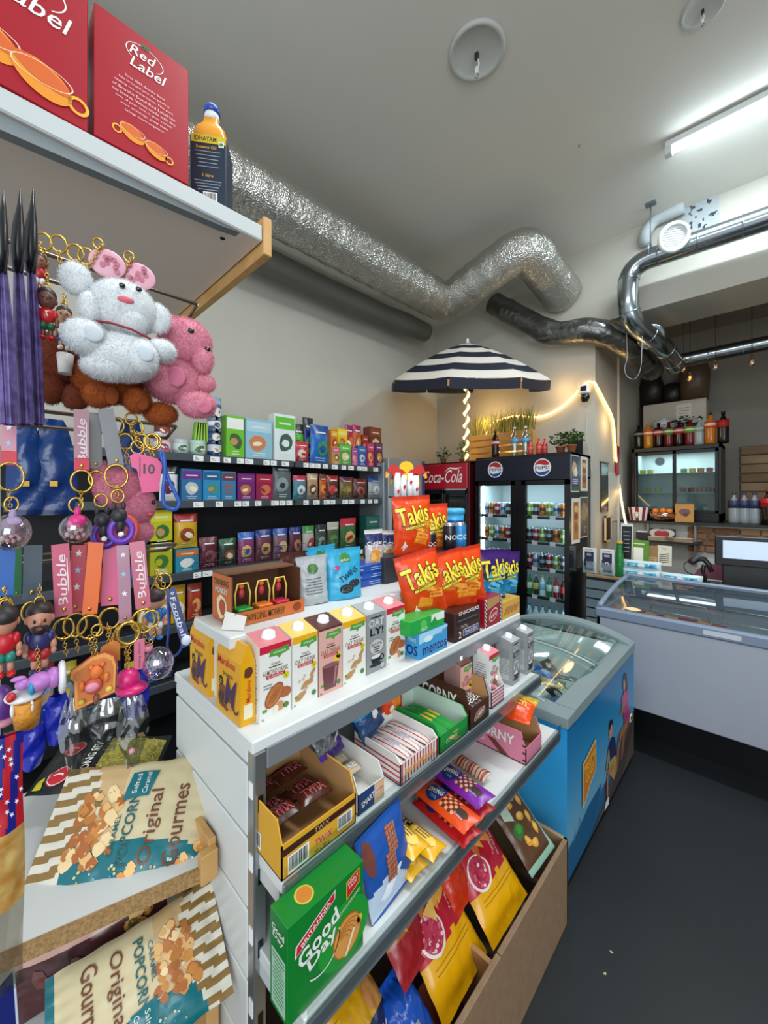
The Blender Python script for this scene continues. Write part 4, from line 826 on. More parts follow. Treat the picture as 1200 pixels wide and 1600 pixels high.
# grey and blue pouches
b, mp = pouch(.10, .15, .04, mat('#a9aeb0', .3), stand=True, seed=3); b.disc(mp, mat('#3e6f34', .4), 0, .11, .018, .016, 1); b.lines(mp, mat('#5a6064', .4), 0, .08, .06, 6, .009, .003, 1, 5)
o = b.build('snack_pouch'); place(o, (-1.02, .735, 1.357), FX-.3, 0, -.05); tag(o, 'silver grey snack pouch between the monkey box and the blue pouches', 'snack bag')
b, mp = pouch(.11, .155, .05, mat('#4a241c', .35), stand=True, seed=4); o = b.build('snack_pouch'); place(o, (-1.10, .72, 1.357), FX); tag(o, 'dark brown snack pouch behind the silver grey pouch', 'snack bag')
def twins(seed):
    b, mp = pouch(.125, .165, .05, mat('#2fa0c8', .3, bump=.1, bscale=30), stand=True, seed=seed); b.rect(mp, mat('#3a7a34', .4), -.02, .02, .12, .15, 1); b.text(mp, Wt, 'gullon', 0, .127, w=.03, lay=2); b.disc(mp, mat('#c23a6a', .4), -.03, .105, .012, .007, 1); b.text(mp, mat('#12304a', .4), 'TWINS', .01, .08, w=.075, h=.02, rot=.5, bold=.04)
    b.disc(mp, mat('#1c1a1c', .4), 0, .035, .026, .015, 1, 18); b.arc(mp, mat('#5a5a5c', .4), 0, .035, .016, .003, lay=2, sy=.55); b.disc(mp, mat('#2c2a2c', .4), .03, .05, .022, .013, .8, 18); return b.build('snack_pouch')
o = twins(5); place(o, (-1.0, .845, 1.357), FX-.3, 0, -.03); tag(o, 'light blue sandwich biscuit pouch standing in front on the riser', 'snack bag', 'light blue biscuit pouches')
o = twins(9); place(o, (-1.10, .83, 1.357), FX, 0, -.05); tag(o, 'light blue biscuit pouch behind the front light blue pouch', 'snack bag', 'light blue biscuit pouches')
for i in range(3):
    b = MB(); b.box(-.15, .15, -.055, .055, 0, .026, mat('#1c4fa8', .3), .002); mf, mr, ml = flat(.3, .11, .0006); b.text(mf, Wt, 'domino', -.07, .013, w=.04, h=.008); b.lines(mf, mat('#b8cce8', .4), .04, .014, .1, 2, .008, .002, 1, i); o = b.build('biscuit_box')
    place(o, (-1.12+.004*i, 1.03, 1.357+.027*i), FX+.03*(i-1)); tag(o, ['bottom', 'middle', 'top'][i]+' flat blue box in the stack of three on the riser behind the cartons', 'box', 'flat blue boxes')
def cottier(seed): 
    b, mp = pouch(.075, .15, .035, mat('#c9c4c0', .2), lambda u, v: mat('#1c2a5a', .3) if .62 < v < .88 else (mat('#d05a28', .3) if v < .16 else None), seed=seed); b.text(mp, Wt, 'Cottier', 0, .10, w=.065, h=.016, bold=.03, rot=.1); b.text(mp, Rd, 'ORANGE', 0, .083, w=.035, lay=3); b.disc(mp, mat('#e89a2c', .4), 0, .05, .024, .026, 1, 14, wob=.1); b.disc(mp, mat('#f2c070', .4), -.008, .045, .012, .018, 2); return b.build('orange_slice_bag')
o = cottier(2); place(o, at(585, 888, X=-1.08), FX-.4, 0, -.03); tag(o, 'clear topped bag of orange sweets standing on the flat blue boxes', 'snack bag', 'orange sweet bags'); o = cottier(3); place(o, at(606, 885, X=-1.13), FX-.4, 0, .03); tag(o, 'second bag of orange sweets half hidden behind the first on the blue boxes', 'snack bag', 'orange sweet bags')

# ---------------- second shelf
Z2 = .912
def tray(nm, X, pa, pb, z, d, hf, hb, m_, inm, art, lab, cat='box', hs=None, th=.003):
    y, w = span(X, pa, pb); t = thing(nm, lab, cat, (X-d/2, y, z), FX)
    b = MB(); b.box(-w/2, w/2, -d/2, d/2, 0, .003, m_, 0, {'t': inm}); b.box(-w/2, w/2, -d/2, -d/2+th, 0, hf, m_, 0, {'k': inm}); b.box(-w/2, w/2, d/2-th, d/2, 0, hb, m_, 0, {'f': inm})
    prof_ = [(-d/2, 0), (d/2, 0), (d/2, hb), (-d/2+d*.25, hb if hs else hf), (-d/2, hf)] if not hs else [(-d/2, 0), (d/2, 0), (d/2, hb), (-d/2+.02, hb), (-d/2+.0, hf)]
    for s_, key in ((-1, 0), (1, 1)):
        x0 = -w/2 if s_ < 0 else w/2-th; b.prism(prof_, x0, x0+th, m_, 'x'); b.prism([(a*.985, max(c-.0005, .001)) for a, c in prof_], (x0+th if s_ < 0 else x0)-.0003, (x0+th if s_ < 0 else x0)+.0004, inm, 'x')
    mf, mr, ml = flat(w, d, .0006); art(b, mf, mr, ml, w, d, hf, hb); b.build('box_tray', t); return t, y, w
def a_twix(b, mf, mr, ml, w, d, hf, hb):
    b.rect(mf, mat('#3a1a16', .4), -w/2, w/2, hf*.66, hf*.86, 1); b.barcode(mf, -w*.3, hf*.32, w*.26, hf*.52, 1); b.barcode(mf, w*.33, hf*.4, w*.22, hf*.42, 1, 5); b.text(mf, Rd, 'TWIX', w*.02, hf*.36, w=w*.24, h=hf*.22, bold=.04, outline=Wt); b.text(mf, Bk, '30 x 50 g', 0, hf*.1, w=w*.2); b.text(mf, mat('#b99a80', .4), 'TWIX', 0, hf*.76, w=w*.2, lay=2); b.barcode(ml, 0, hf*.4, d*.3, hf*.5, 1, 8)
twix_t, ty, tw = tray('twix_display_box', -.705, 440, 556, Z2, .235, .072, .115, mat('#d8a028', .45), card, a_twix, 'yellow open carton full of brown chocolate bars at the near end of the second shelf', hs=True)
def bar(w, l, h, m_, txt, tc, oc_, seed=0):
    b, mp = pouch(l, w, h, m_, seed=seed, amp=.0012, nu=14, nv=6, seal=.02); b.text(mp, tc, txt, 0, w/2, w=l*.7, h=w*.55, bold=.05, outline=oc_, ow=.05, lay=3); return b
tb = None
for row in range(4):
    for col in range(2):
        if tb is None: tb = bar(.048, .086, .024, mat('#4a2016', .25), 'TWIX', mat('#8c1028', .3), mat('#d8a8a0', .35), 1).build('chocolate_bar'); o = tb
        else: o = dup(tb)
        o.location = (-.925+.052*row, ty-tw/2+.052+.088*col, Z2+.042+.016*(row % 2)); o.rotation_euler = (-PI/2, 0, FX+[.10, -.07, .05][(row+col) % 3])
        tag(o, 'brown chocolate bar with red name, %s row, on the %s side of the yellow carton' % (['rear', 'second', 'third', 'front'][row], ['near', 'far'][col]), 'chocolate bar', 'brown chocolate bars in the yellow carton')
def a_smart(b, mf, mr, ml, w, d, hf, hb):
    b.rect(mf, mat('#223a6e', .4), -w/2, w*.1, 0, hf, 1); b.text(mf, Wt, 'SMARTIES', -w*.05, hf*.5, w=w*.7, h=hf*.3, bold=.05, outline=Bk, rot=.2); b.rect(mf, mat('#d8b090', .4), w*.1, w/2, 0, hf, 1); b.text(mf, Rd, "I'M PAPER", w*.3, hf*.6, w=w*.3, lay=3)
sm, sy, sw = tray('candy_tube_box', -.715, 560, 600, Z2, .20, .05, .085, mat('#d2d4d6', .4), Wt, a_smart, 'white open box of paper wrapped sweets beside the yellow carton', hs=True)
for i in range(3):
    b = bar(.035, .075, .024, mat('#c9b49a', .4), 'SMARTIES', mat('#e8e4da', .4), mat('#1a2440', .4), 20+i); o = b.build('sweet_pack'); place(o, (-.90+.055*i, sy, Z2+.04), FX, -PI/2+.2); tag(o, ['rear', 'middle', 'front'][i]+' beige sweet pack lying in the white open box', 'sweet pack', 'beige sweet packs')
# silver purple bag and blue bag on top
b, mp = pouch(.17, .2, .07, mat('#8e9298', .2, .7, bump=.5, bscale=45), lambda u, v: mat('#45208a', .3) if u > .2+.15*v or v < .08 else None, seed=12, amp=.006); b.lines(mp, mat('#d8dade', .3), -.02, .15, .09, 9, .013, .004, 2, 4); b.poly(mp, Wt, [(.01, .02), (.08, .05), (.08, .056), (.01, .03)], 2)
o = b.build('chip_bag'); place(o, (-.83, .665, Z2+.09), FX+.5, -.75, .35); tag(o, 'silver backed purple chip bag flopped over the open boxes on the second shelf', 'snack bag')
b, mp = pouch(.13, .14, .07, mat('#14406e', .3, bump=.5, bscale=40), lambda u, v: mat('#2f8ac0', .3) if v > .5 and noise.noise(Vector((u*9, v*9, 0))) > -.1 else None, seed=14, amp=.008); b.poly(mp, Wt, [(-.02, .05), (.0, .08), (.01, .05), (.0, .04)], 3); o = b.build('chip_bag'); place(o, (-.86, .85, Z2+.055), FX+.3, -.5, -.1); tag(o, 'crumpled dark and light blue chip bag behind the red striped box', 'snack bag')
b, mp = pouch(.10, .12, .06, mat('#d8400f', .3, bump=.4, bscale=40), lambda u, v: mat('#e8802a', .4) if abs(u) < .25 and .15 < v < .6 else None, seed=15, amp=.006); b.poly(mp, Wt, [(-.03, .03), (-.02, .05), (-.01, .035), (-.018, .02)], 3); o = b.build('chip_bag'); place(o, (-.90, .97, Z2+.05), FX, -.1, -.1); tag(o, 'small orange chip bag standing behind the green box on the second shelf', 'snack bag')
def a_strip(b, mf, mr, ml, w, d, hf, hb):
    for i in range(13): x = -w/2+w*(i+.5)/13; b.rect(mf, mat('#c02840', .4), x-.0025, x+.0025, 0, hf, 1)
    b.text(mf, mat('#e0902a', .4), 'kinderfonna', 0, hf*.55, w=w*.8, h=hf*.34, lay=2, bold=.04, outline=mat('#f4e8c8', .4)); b.rect(mf, mat('#d8dcd8', .4), -w*.25, w*.3, .002, hf*.18, 2)
    for i in range(4): b.rect(ml, mat('#c02840', .4), -d/2, d/2, hf*(.08+.25*i), hf*(.16+.25*i), 1)
st, sy2, sw2 = tray('striped_sweet_box', -.705, 626, 684, Z2, .19, .058, .075, mat('#e2ddd6', .45), Wt, a_strip, 'white open box with red stripes and orange writing on the second shelf', hs=True)
sb = None
for i in range(6):
    if sb is None:
        b, mp = pouch(.16, .03, .02, mat('#e6dcd6', .35), lambda u, v: mat('#b82a40', .35) if (.2 < v < .34 or .66 < v < .8) else None, seed=3, amp=.001, nu=14, nv=10, seal=.02); b.text(mp, mat('#7a8fc0', .4), 'choco', 0, .015, w=.05, h=.01, lay=3); sb = b.build('striped_bar'); tag(sb, None, 'sweet bar', 'red striped bars in the striped box'); o = sb
    else: o = dup(sb)
    o.location = (-.80, sy2-sw2/2+.016+.023*i, Z2+.035+.008*(i % 2)); o.rotation_euler = (-PI/2, .0, .05*(i % 2)); o.location.y += .0; o['label'] = 'red and white striped bar, number %d from the near side of the striped box' % (i+1)
for i, o in enumerate([x for x in bpy.data.objects if x.name.startswith('striped_bar')]): o['label'] = ['nearest red striped bar in the striped box, against its near wall', 'red striped bar second from the near wall of the striped box', 'red striped bar left of the middle of the striped box', 'red striped bar right of the middle of the striped box', 'red striped bar second from the far wall of the striped box', 'farthest red striped bar in the striped box, beside the green box'][i]
def a_cg(b, mf, mr, ml, w, d, hf, hb):
    for i in range(5): b.disc(mf, mat('#c8a838', .4), w*.1-.012*i % .04, hf*.2+hf*.12*i, w*.1, hf*.05, 1, 8)
    b.text(mf, mat('#d8e8d0', .4), 'CORNY', -w*.1, hf*.45, w=w*.4, h=hf*.2)
gt, gy, gw = tray('cereal_bar_box', -.705, 687, 731, Z2, .235, .055, .085, mat('#1f8f3c', .4), mat('#c9dccf', .45), a_cg, 'bright green open cereal bar box between the striped and the brown boxes', hs=True)
gb_ = None
for i in range(5):
    if gb_ is None:
        b, mp = pouch(.20, .028, .02, mat('#2a9a40', .3), seed=5, amp=.001, nu=14, nv=6, seal=.02); b.rect(mp, mat('#c8b83a', .4), -.02, .03, .008, .02, 2); gb_ = b.build('cereal_bar'); tag(gb_, 'green wrapped cereal bar inside the bright green open box', 'cereal bar', 'green cereal bars'); o = gb_
    else: o = dup(gb_)
    o.location = (-.815, gy-gw/2+.012+.021*i, Z2+.035); o.rotation_euler = (-PI/2, .03*(i % 3-1), 0)
def a_cb(b, mf, mr, ml, w, d, hf, hb):
    b.text(ml, Wt, 'CORNY', .0, hb*.62, w=d*.6, h=hb*.36, bold=.07, outline=mat('#2a1410', .4)); b.lines(ml, mat('#c9a88a', .4), .03, hb*.25, d*.3, 2, .012, .005, 1); b.disc(mf, mat('#8a6a50', .4), 0, hf*.5, w*.25, hf*.3, 1, 10, wob=.3); b.text(mf, Wt, 'CORNY', 0, hf*.5, w=w*.6, lay=2, rot=.3)
ct, cy_, cw = tray('cereal_bar_box', -.705, 734, 764, Z2, .25, .07, .13, mat('#4a2a20', .4), card, a_cb, 'dark brown open cereal bar box with big white letters on its side', hs=True)
for i in range(3):
    b = bar(.03, .11, .02, mat('#3a1f18', .3), 'CORNY', Wt, Bk, 40+i); o = b.build('cereal_bar'); place(o, (-.765, cy_-.025+.025*i, Z2+.05), 0, -PI/2+.3, 0); tag(o, ['near', 'middle', 'far'][i]+' brown cereal bar lying in the dark brown open box', 'cereal bar', 'brown cereal bars')
pt_, py_, pw = tray('wrapped_sweets_box', -.72, 768, 787, Z2, .25, .06, .10, mat('#d8d6d8', .45), Wt, lambda b, mf, mr, ml, w, d, hf, hb: [b.rect(mf, mat('#c04a6a', .4), -w/2, w/2, hf*(.06+.2*i), hf*(.15+.2*i), 1) for i in range(5)], 'white open box heaped with pink striped wrapped sweets left of the drink cartons', hs=True)
ps = None
for i in range(16):
    if ps is None:
        b = MB(); 
        for k in range(6): a = k*PI/3; b.tube([(-.022+.0075*k, 0, 0), (-.0145+.0075*k, 0, 0)], .009, 8, mat('#d46a86', .35) if k % 2 else mat('#e8e2e4', .35), cap=(k in (0, 5)))
        b.prism([(-.022, 0), (-.034, .009), (-.034, -.009)], -.001, .001, mat('#e8e2e4', .35), 'y'); b.prism([(.022, 0), (.034, .009), (.034, -.009)], -.001, .001, mat('#e8e2e4', .35), 'y'); ps = b.build('wrapped_sweet'); tag(ps, 'pink and white striped twist wrapped sweet heaped in the white box', 'sweet', 'pink striped sweets'); o = ps
    else: o = dup(ps)
    o.location = (-.94+.21*(i % 8)/8+.01, py_-.022+.044*(i//8)+R.uniform(-.006, .006), Z2+.07+R.uniform(-.015, .02)); o.rotation_euler = (R.uniform(-.5, .5), R.uniform(-.5, .5), R.uniform(0, 3))

# ---------------- third shelf
Z3 = .702
def a_good(b, mf, mr, ml, w, h, d):
    lg = mat('#2fae3a', .35); b.disc(mf, mat('#1f9432', .3), w*.22, h*.38, w*.36, h*.34, .6, 26)
    b.poly(mf, Wt, [(-w*.42, h*.62), (w*.08, h*.86), (w*.09, h*.96), (-w*.41, h*.74)], 1.5); b.poly(mf, Rd, [(-w*.405, h*.635), (w*.07, h*.865), (w*.075, h*.945), (-w*.395, h*.73)], 2); b.text(mf, Wt, 'BRITANNIA', -w*.165, h*.79, w=w*.4, h=h*.05, lay=3, rot=.46, bold=.03)
    b.text(mf, Wt, 'Good', -w*.13, h*.62, w=w*.52, h=h*.18, lay=3, rot=.3, bold=.06); b.text(mf, Wt, 'Day', -w*.08, h*.46, w=w*.38, h=h*.18, lay=3, rot=.3, bold=.06); b.arc(mf, Wt, -w*.1, h*.46, w*.24, h*.015, -2.2, .2, 3)
    b.poly(mf, Yl, [(w*.24, h*.72), (w*.43, h*.8), (w*.43, h*.97), (w*.24, h*.92)], 1.5); b.poly(mf, Rd, [(w*.25, h*.735), (w*.42, h*.81), (w*.42, h*.96), (w*.25, h*.91)], 2); b.text(mf, Wt, 'FAMILY', w*.335, h*.90, w=w*.15, h=h*.04, lay=3, rot=.2); b.text(mf, Wt, 'PACK', w*.335, h*.85, w=w*.12, h=h*.035, lay=3, rot=.2)
    b.text(mf, mat('#d8e8c0', .4), 'PISTACHIO-ALMOND', w*.24, h*.66, w=w*.42, h=h*.035, lay=2, rot=.3, bold=.02); b.disc(mf, mat('#b06a24', .45), w*.25, h*.33, w*.2, h*.22, 2, 28, -.3); b.disc(mf, mat('#d89446', .45), w*.25, h*.33, w*.185, h*.205, 3, 28, -.3)
    for k in range(5): b.arc(mf, mat('#b8742c', .45), w*.2+k*w*.018, h*.3, w*(.06+.03*k), h*.012, .1, 2.4, 4)
    b.poly(mf, mat('#ecdcb4', .4), [(w*.2, h*.12), (w*.24, h*.12), (w*.36, h*.34), (w*.33, h*.36)], 5); b.disc(mf, mat('#c8c83a', .4), w*.43, h*.38, w*.04, h*.05, 3)
    b.rect(ml, mat('#a8c8b0', .35), -d*.4, d*.4, h*.05, h*.62, .6); b.lines(ml, mat('#1f8f3c', .35), 0, h*.58, d*.7, 12, h*.042, h*.012, 1, 2); b.text(ml, Wt, 'Good', 0, h*.85, w=d*.7, h=h*.07, bold=.05, lay=2); b.text(ml, Wt, 'Day', 0, h*.77, w=d*.6, h=h*.07, bold=.05, lay=2)
y, w = span(-.638, 449, 568); b = MB(); h, d = .188, .062; gm = mat('#0d7a2a', .28); b.box(-w/2, w/2, -d/2, d/2, 0, h, gm, .0015); mf, mr, ml = flat(w, d, .0006); a_good(b, mf, mr, ml, w, h, d); mt_ = topmap(h, .0006); b.disc(lambda u, v, l=1: (u, v, h+.0006*l), mat('#c8b83a', .4), -w*.2, 0, .02, lay=1); b.disc(lambda u, v, l=1: (u, v, h+.0006*l), mat('#c87a2a', .4), -w*.2, 0, .016, lay=2)
o = b.build('cookie_box'); place(o, (-.638-d/2, y, Z3+.001), FX); tag(o, 'big green cookie box with white lettering and round cookie on the third shelf', 'box')
b, mp = pouch(.165, .19, .03, mat('#1d4f9e', .3, bump=.1, bscale=30), lambda u, v: mat('#b8c8dc', .3) if v < .42-.3*u-.5*abs(u) and v > .04 else None, seed=21, amp=.002)
for k in range(2):
    cx_, cy2 = (.02, .135) if k == 0 else (.0, .085)
    P4 = [(cx_-.02, cy2-.028), (cx_+.014, cy2-.032), (cx_+.022, cy2+.028), (cx_-.012, cy2+.032)]; b.poly(mp, mat('#9a5a44', .5), P4, 2+k)
    for i in range(4): u_ = cx_-.014+.009*i; b.poly(mp, mat('#c08a70', .5), [(u_-.002, cy2-.028), (u_, cy2-.028), (u_+.008, cy2+.028), (u_+.006, cy2+.028)], 2.5+k)
    for i in range(5): v_ = cy2-.022+.011*i; b.poly(mp, mat('#7a4030', .5), [(cx_-.018, v_), (cx_+.018, v_), (cx_+.018, v_+.002), (cx_-.018, v_+.002)], 2.8+k)
b.disc(mp, mat('#dfe8f0', .3), -.01, .05, .04, .012, 1.5, 14, .4, wob=.35); b.disc(mp, mat('#6e3a34', .4), -.06, .14, .016, .04, 2, 12, wob=.2)
y, w = span(-.66, 572, 652); o = b.build('wafer_bag'); place(o, (-.655, y+.0, Z3+.002), FX+.05, .22*-1, -.1); tag(o, 'blue bag with brown wafers and milk splash leaning beside the green cookie box', 'snack bag')
def tuc(seed):
    b, mp = pouch(.20, .07, .045, mat('#e0a80c', .28), seed=seed, amp=.0015, nu=16, nv=10, seal=.03); b.rect(mp, Bk, -.05, .0, .02, .05, 2); b.text(mp, Wt, 'TUC', -.025, .035, w=.038, h=.022, lay=3, bold=.06); b.disc(mp, mat('#f0cc60', .4), .045, .035, .04, .02, 2, 10, wob=.1); b.lines(mp, mat('#8a5a10', .4), .04, .05, .05, 3, .009, .003, 3); return b.build('cracker_pack')
tc1 = tuc(3)
for i, (x, y, z, a, lab) in enumerate(((-.735, .79, .0, 0, 'yellow cracker pack at the bottom of the pile next to the blue wafer bag'), (-.728, .865, .0, .06, 'yellow cracker pack lying flat at the shelf edge below the orange roll pack'), (-.735, .80, .048, -.03, 'yellow cracker pack with black name patch on top of the yellow pile'))):
    o = tc1 if i == 0 else dup(tc1); o.location = (x, y-.035, Z3+.024+z); o.rotation_euler = (-PI/2, 0, a); tag(o, lab, 'cracker pack', 'yellow cracker packs')
for o in [q for q in bpy.data.objects if q.name.startswith('cracker_pack')]: o.rotation_euler = (-PI/2, 0, o.rotation_euler.z)
def swing(c, seed):
    b, mp = pouch(.21, .085, .035, mat(c, .28), seed=seed, amp=.0012, nu=18, nv=10, seal=.03, curve=0); b.disc(mp, mat('#16306e', .35), -.04, .045, .032, .036, 2, 24); b.text(mp, Wt, 'SWING', -.04, .043, w=.052, h=.02, lay=3, bold=.06, rot=.2); b.text(mp, mat('#b8c8e8', .4), 'Happy', -.04, .063, w=.03, lay=3); b.text(mp, mat('#6ab0d8', .4), 'rolls', -.035, .024, w=.025, lay=3)
    for i in range(5):
        for j in range(5): b.disc(mp, mat('#5a2a1c' if (i+j) % 2 else '#d8a070', .4), -.0+.011*i, .02+.011*j, .0055, .0055, 2, 8)
    b.disc(mp, mat('#3a2018', .4), .065, .04, .02, .016, 2, 10, wob=.3); b.text(mp, mat('#bfe0f0', .4), 'Cookie', .065, .025, w=.03, lay=4); return b.build('biscuit_roll_pack')
for i, (c, x, y, z, lab) in enumerate((('#c81f24', -.70, .985, 0, 'red biscuit roll pack underneath the orange roll pack'), ('#e04a14', -.70, .985, .038, 'orange biscuit roll pack with dark blue round logo on the third shelf'), ('#c41f2a', -.715, 1.09, 0, 'red biscuit roll pack underneath the purple roll pack'), ('#7a1f9a', -.715, 1.09, .038, 'purple biscuit roll pack with dark blue round logo behind the orange one'))):
    o = swing(c, 30+i); place(o, (x, y-.04, Z3+.02+z), -.12, -PI/2+.0, 0); tag(o, lab, 'biscuit pack', 'biscuit roll packs')
def gummy(x, y, z, lab, cols):
    t = thing('gummy_cup', lab, 'sweet cup', (x, y, z)); b = MB(); b.lathe([(.028, 0), (.036, .05), (.038, .052)], 20, clear('#f4f0ea', .1)); b.build('cup', t)
    b = MB(); b.ell((0, 0, .052), (.038, .038, .026), clear('#ffffff', .12), 20, 10); b.build('dome_lid', t)
    b = MB(); 
    for i in range(34): a = R.uniform(0, 6.28); r_ = R.uniform(0, .026); zz = R.uniform(.008, .055); b.ell((r_*math.cos(a), r_*math.sin(a), zz), (.008, .008, .006), mat(R.choice(cols), .3), 8, 5)
    o = b.build('gummy_sweets', t, 'stuff')
gummy(-.79, 1.005, Z3+.0, 'clear cup of red and green gummy sweets behind the orange roll pack, left one', ['#b8201c', '#c83a20', '#c8b020', '#4a9a3a']); gummy(-.82, 1.13, Z3+.03, 'clear domed cup of green and yellow gummies behind the purple roll pack', ['#3f9a3a', '#c8c030', '#c83a2a', '#e0e0d0'])
def a_cp(b, mf, mr, ml, w, d, hf, hb):
    pk = mat('#e08aa4', .4)
    b.text(ml, Wt, 'CORNY', -.0, hb*.62, w=d*.66, h=hb*.34, bold=.06, outline=mat('#d05a80', .4), ow=.03); b.text(ml, mat('#f0b8c8', .4), 'BIG', -d*.25, hb*.3, w=d*.2, h=hb*.2, bold=.05); b.poly(ml, mat('#6a3a24', .4), [(-d*.12, hb*.42), (d*.02, hb*.4), (d*.24, hb*.05), (d*.1, hb*.03)], 3)
    for i in range(4): b.rect(ml, mat('#3a1a18', .4), d*.45, d*.5, hb*(.1+.23*i), hb*(.16+.23*i), 2)
tp, ty3, tw3 = tray('cereal_bar_box', -.63, 822, 846, Z3, .26, .06, .115, mat('#d97f98', .4), card, a_cp, 'pink open cereal bar box with white letters at the far end of the third shelf', hs=True)
b, mp = pouch(.20, .13, .06, mat('#e04812', .25, bump=.3, bscale=40), lambda u, v: mat('#c8a020', .3) if v > .7 or (u < -.3) else None, seed=44, amp=.004); b.text(mp, mat('#e8b030', .4), 'Crunch', .01, .075, w=.13, h=.035, bold=.05, outline=mat('#5a1c08', .4)); b.disc(mp, mat('#2a4f8a', .4), -.01, .105, .018, .01, 2)
o = b.build('snack_bag'); place(o, (-.735, ty3-.04, Z3+.128), .1, -PI/2+.35, 0); tag(o, 'orange and yellow snack bag lying on top of the pink cereal bar box', 'snack bag')
b, mp = pouch(.15, .05, .03, mat('#c8b49a', .35), lambda u, v: mat('#a03a2a', .4) if int((u+1)*22) % 2 else None, seed=46, amp=.002, nu=30, nv=8); o = b.build('sweet_stick_bag'); place(o, (-.76, 1.20, Z3+.02), -.1, -PI/2+.2); tag(o, 'narrow bag of striped sweet sticks between the purple roll pack and the pink box', 'snack bag')
# bags in the wooden bin
def chips(seed):
    yl = mat('#e3a508', .25, bump=.15, bscale=25); rd = mat('#b8102c', .28, bump=.1, bscale=25)
    b, mp = pouch(.245, .34, .08, yl, lambda u, v: rd if .36+.02*math.sin(u*20) < v else None, seed=seed, amp=.006)
    b.disc(mp, mat('#e8dcd4', .4), -.055, .16, .048, .048, 2, 22); b.disc(mp, mat('#b82a4a', .4), -.055, .162, .042, .042, 3, 20)
    rr = random.Random(seed)
    for i in range(26): a = rr.uniform(0, 6.3); q = .036*rr.random()**.5; b.disc(mp, mat(rr.choice(['#d8607a', '#a01838', '#f0c8cc', '#c83a5a']), .4), -.055+q*math.cos(a), .162+q*math.sin(a), .006, .005, 4+.05*i, 7)
    for i in range(9): u0 = rr.uniform(-.1, .05); v0 = rr.uniform(.2, .3); a = rr.uniform(0, 6.3); s_ = .032; b.poly(mp, mat(rr.choice(['#e0a040', '#d8883a', '#eab860', '#c8642a']), .5), [(u0+s_*math.cos(a+k*2.1), v0+s_*math.sin(a+k*2.1)) for k in range(3)], 5+.2*i)
    b.text(mp, mat('#f2d8d8', .4), 'Tortilla Chips', .055, .2, w=.08, h=.014, rot=1.35, lay=3); b.text(mp, mat('#f2d8d8', .4), 'Hot and Sweet', .075, .19, w=.08, h=.014, rot=1.35, lay=3); b.disc(mp, mat('#8a9a5a', .4), .07, .27, .02, .014, 3, 16)
    for k in range(2): b.rect(mp, mat('#a87808', .4), -.09, .09, .085+.012*k, .087+.012*k, 2)
    return b.build('chip_bag')
def lie(o, yc, x0, z0, ang, rz=0.0, roll=0): place(o, (x0, yc, z0), FX+rz, -ang, roll)
o = chips(51); lie(o, 1.0, -.625, .25, .80, .05); tag(o, 'red and yellow tortilla chip bag in the wooden bin, the nearer of the two', 'snack bag', 'red and yellow chip bags in the bin')
o = chips(52); lie(o, 1.245, -.61, .27, .80, .0); tag(o, 'red and yellow tortilla chip bag in the wooden bin, the farther of the two', 'snack bag', 'red and yellow chip bags in the bin')
b, mp = pouch(.12, .2, .06, mat('#c83210', .25, bump=.3, bscale=40), seed=53, amp=.006); o = b.build('snack_bag'); lie(o, 1.11, -.70, .36, .7, .1); tag(o, 'shiny orange red bag squeezed between the two chip bags in the bin', 'snack bag')
b, mp = pouch(.15, .22, .06, mat('#a86a3a', .3, bump=.3, bscale=40), lambda u, v: mat('#a01a24', .3) if v < .4 else None, seed=54, amp=.006)
for i in range(7): b.poly(mp, mat('#d8a050', .5), [(R.uniform(-.05, .05), R.uniform(.08, .19)) for k in range(3)], 2+.2*i)
o = b.build('snack_bag'); lie(o, .87, -.70, .36, .8, .1); tag(o, 'red bag of golden chips behind the nearer chip bag, under the shelf edge', 'snack bag')
b, mp = pouch(.19, .27, .05, mat('#5a3a24', .3, bump=.2, bscale=30), lambda u, v: mat('#8fb8a4', .3) if u > .40 or v < .06 else (mat('#6a7a2e', .35) if v > .9 else None), seed=55, amp=.004)
for (u0, v0) in ((-.02, .2), (.03, .215), (.05, .19), (.0, .15), (.04, .13), (-.03, .08), (.0, .06), (.045, .09)): b.disc(mp, mat('#d89a3a', .4), u0, v0, .02, .014, 2, 12, u0*30, .12); b.disc(mp, mat('#e8b860', .4), u0, v0+.003, .013, .008, 3, 10, u0*30)
b.disc(mp, mat('#2f6a2a', .4), -.05, .12, .028, .024, 3, 9, wob=.35); b.disc(mp, mat('#3f8a34', .4), -.045, .125, .016, .014, 4, 9, wob=.35); b.poly(mp, mat('#b8ccb8', .4), [(-.08, .17), (-.04, .15), (-.03, .2), (-.07, .22)], 3); b.rect(mp, mat('#b0b848', .4), -.0, .08, .235, .262, 4); b.lines(mp, mat('#6a6a2a', .4), .04, .25, .06, 2, .009, .003, 5)
o = b.build('nut_bag'); lie(o, 1.49, -.60, .31, .88, -.05); tag(o, 'brown and green nut mix bag at the far end of the wooden bin', 'snack bag')
b, mp = pouch(.16, .24, .06, mat('#d8a010', .28, bump=.2, bscale=30), lambda u, v: mat('#16285a', .3) if .2 < v < .52 else None, seed=56, amp=.005); b.text(mp, Wt, 'OREO', .0, .085, w=.11, h=.035, bold=.06); b.disc(mp, mat('#c88a4a', .4), .04, .16, .03, .03, 2, 14); o = b.build('cookie_bag'); lie(o, .72, -.64, .25, .95, .2); tag(o, 'yellow and dark blue cookie bag in the near part of the wooden bin', 'snack bag')
b, mp = pouch(.18, .22, .08, mat('#1550b4', .25, bump=.3, bscale=30), seed=57, amp=.007); b.rect(mp, mat('#8a96a4', .4), -.04, .03, .05, .12, 2); b.lines(mp, mat('#d8e0e8', .4), 0, .11, .05, 4, .014, .004, 3); o = b.build('cookie_bag'); lie(o, .79, -.595, .2, .85, .1); tag(o, 'bright blue crumpled cookie bag at the front of the wooden bin', 'snack bag')
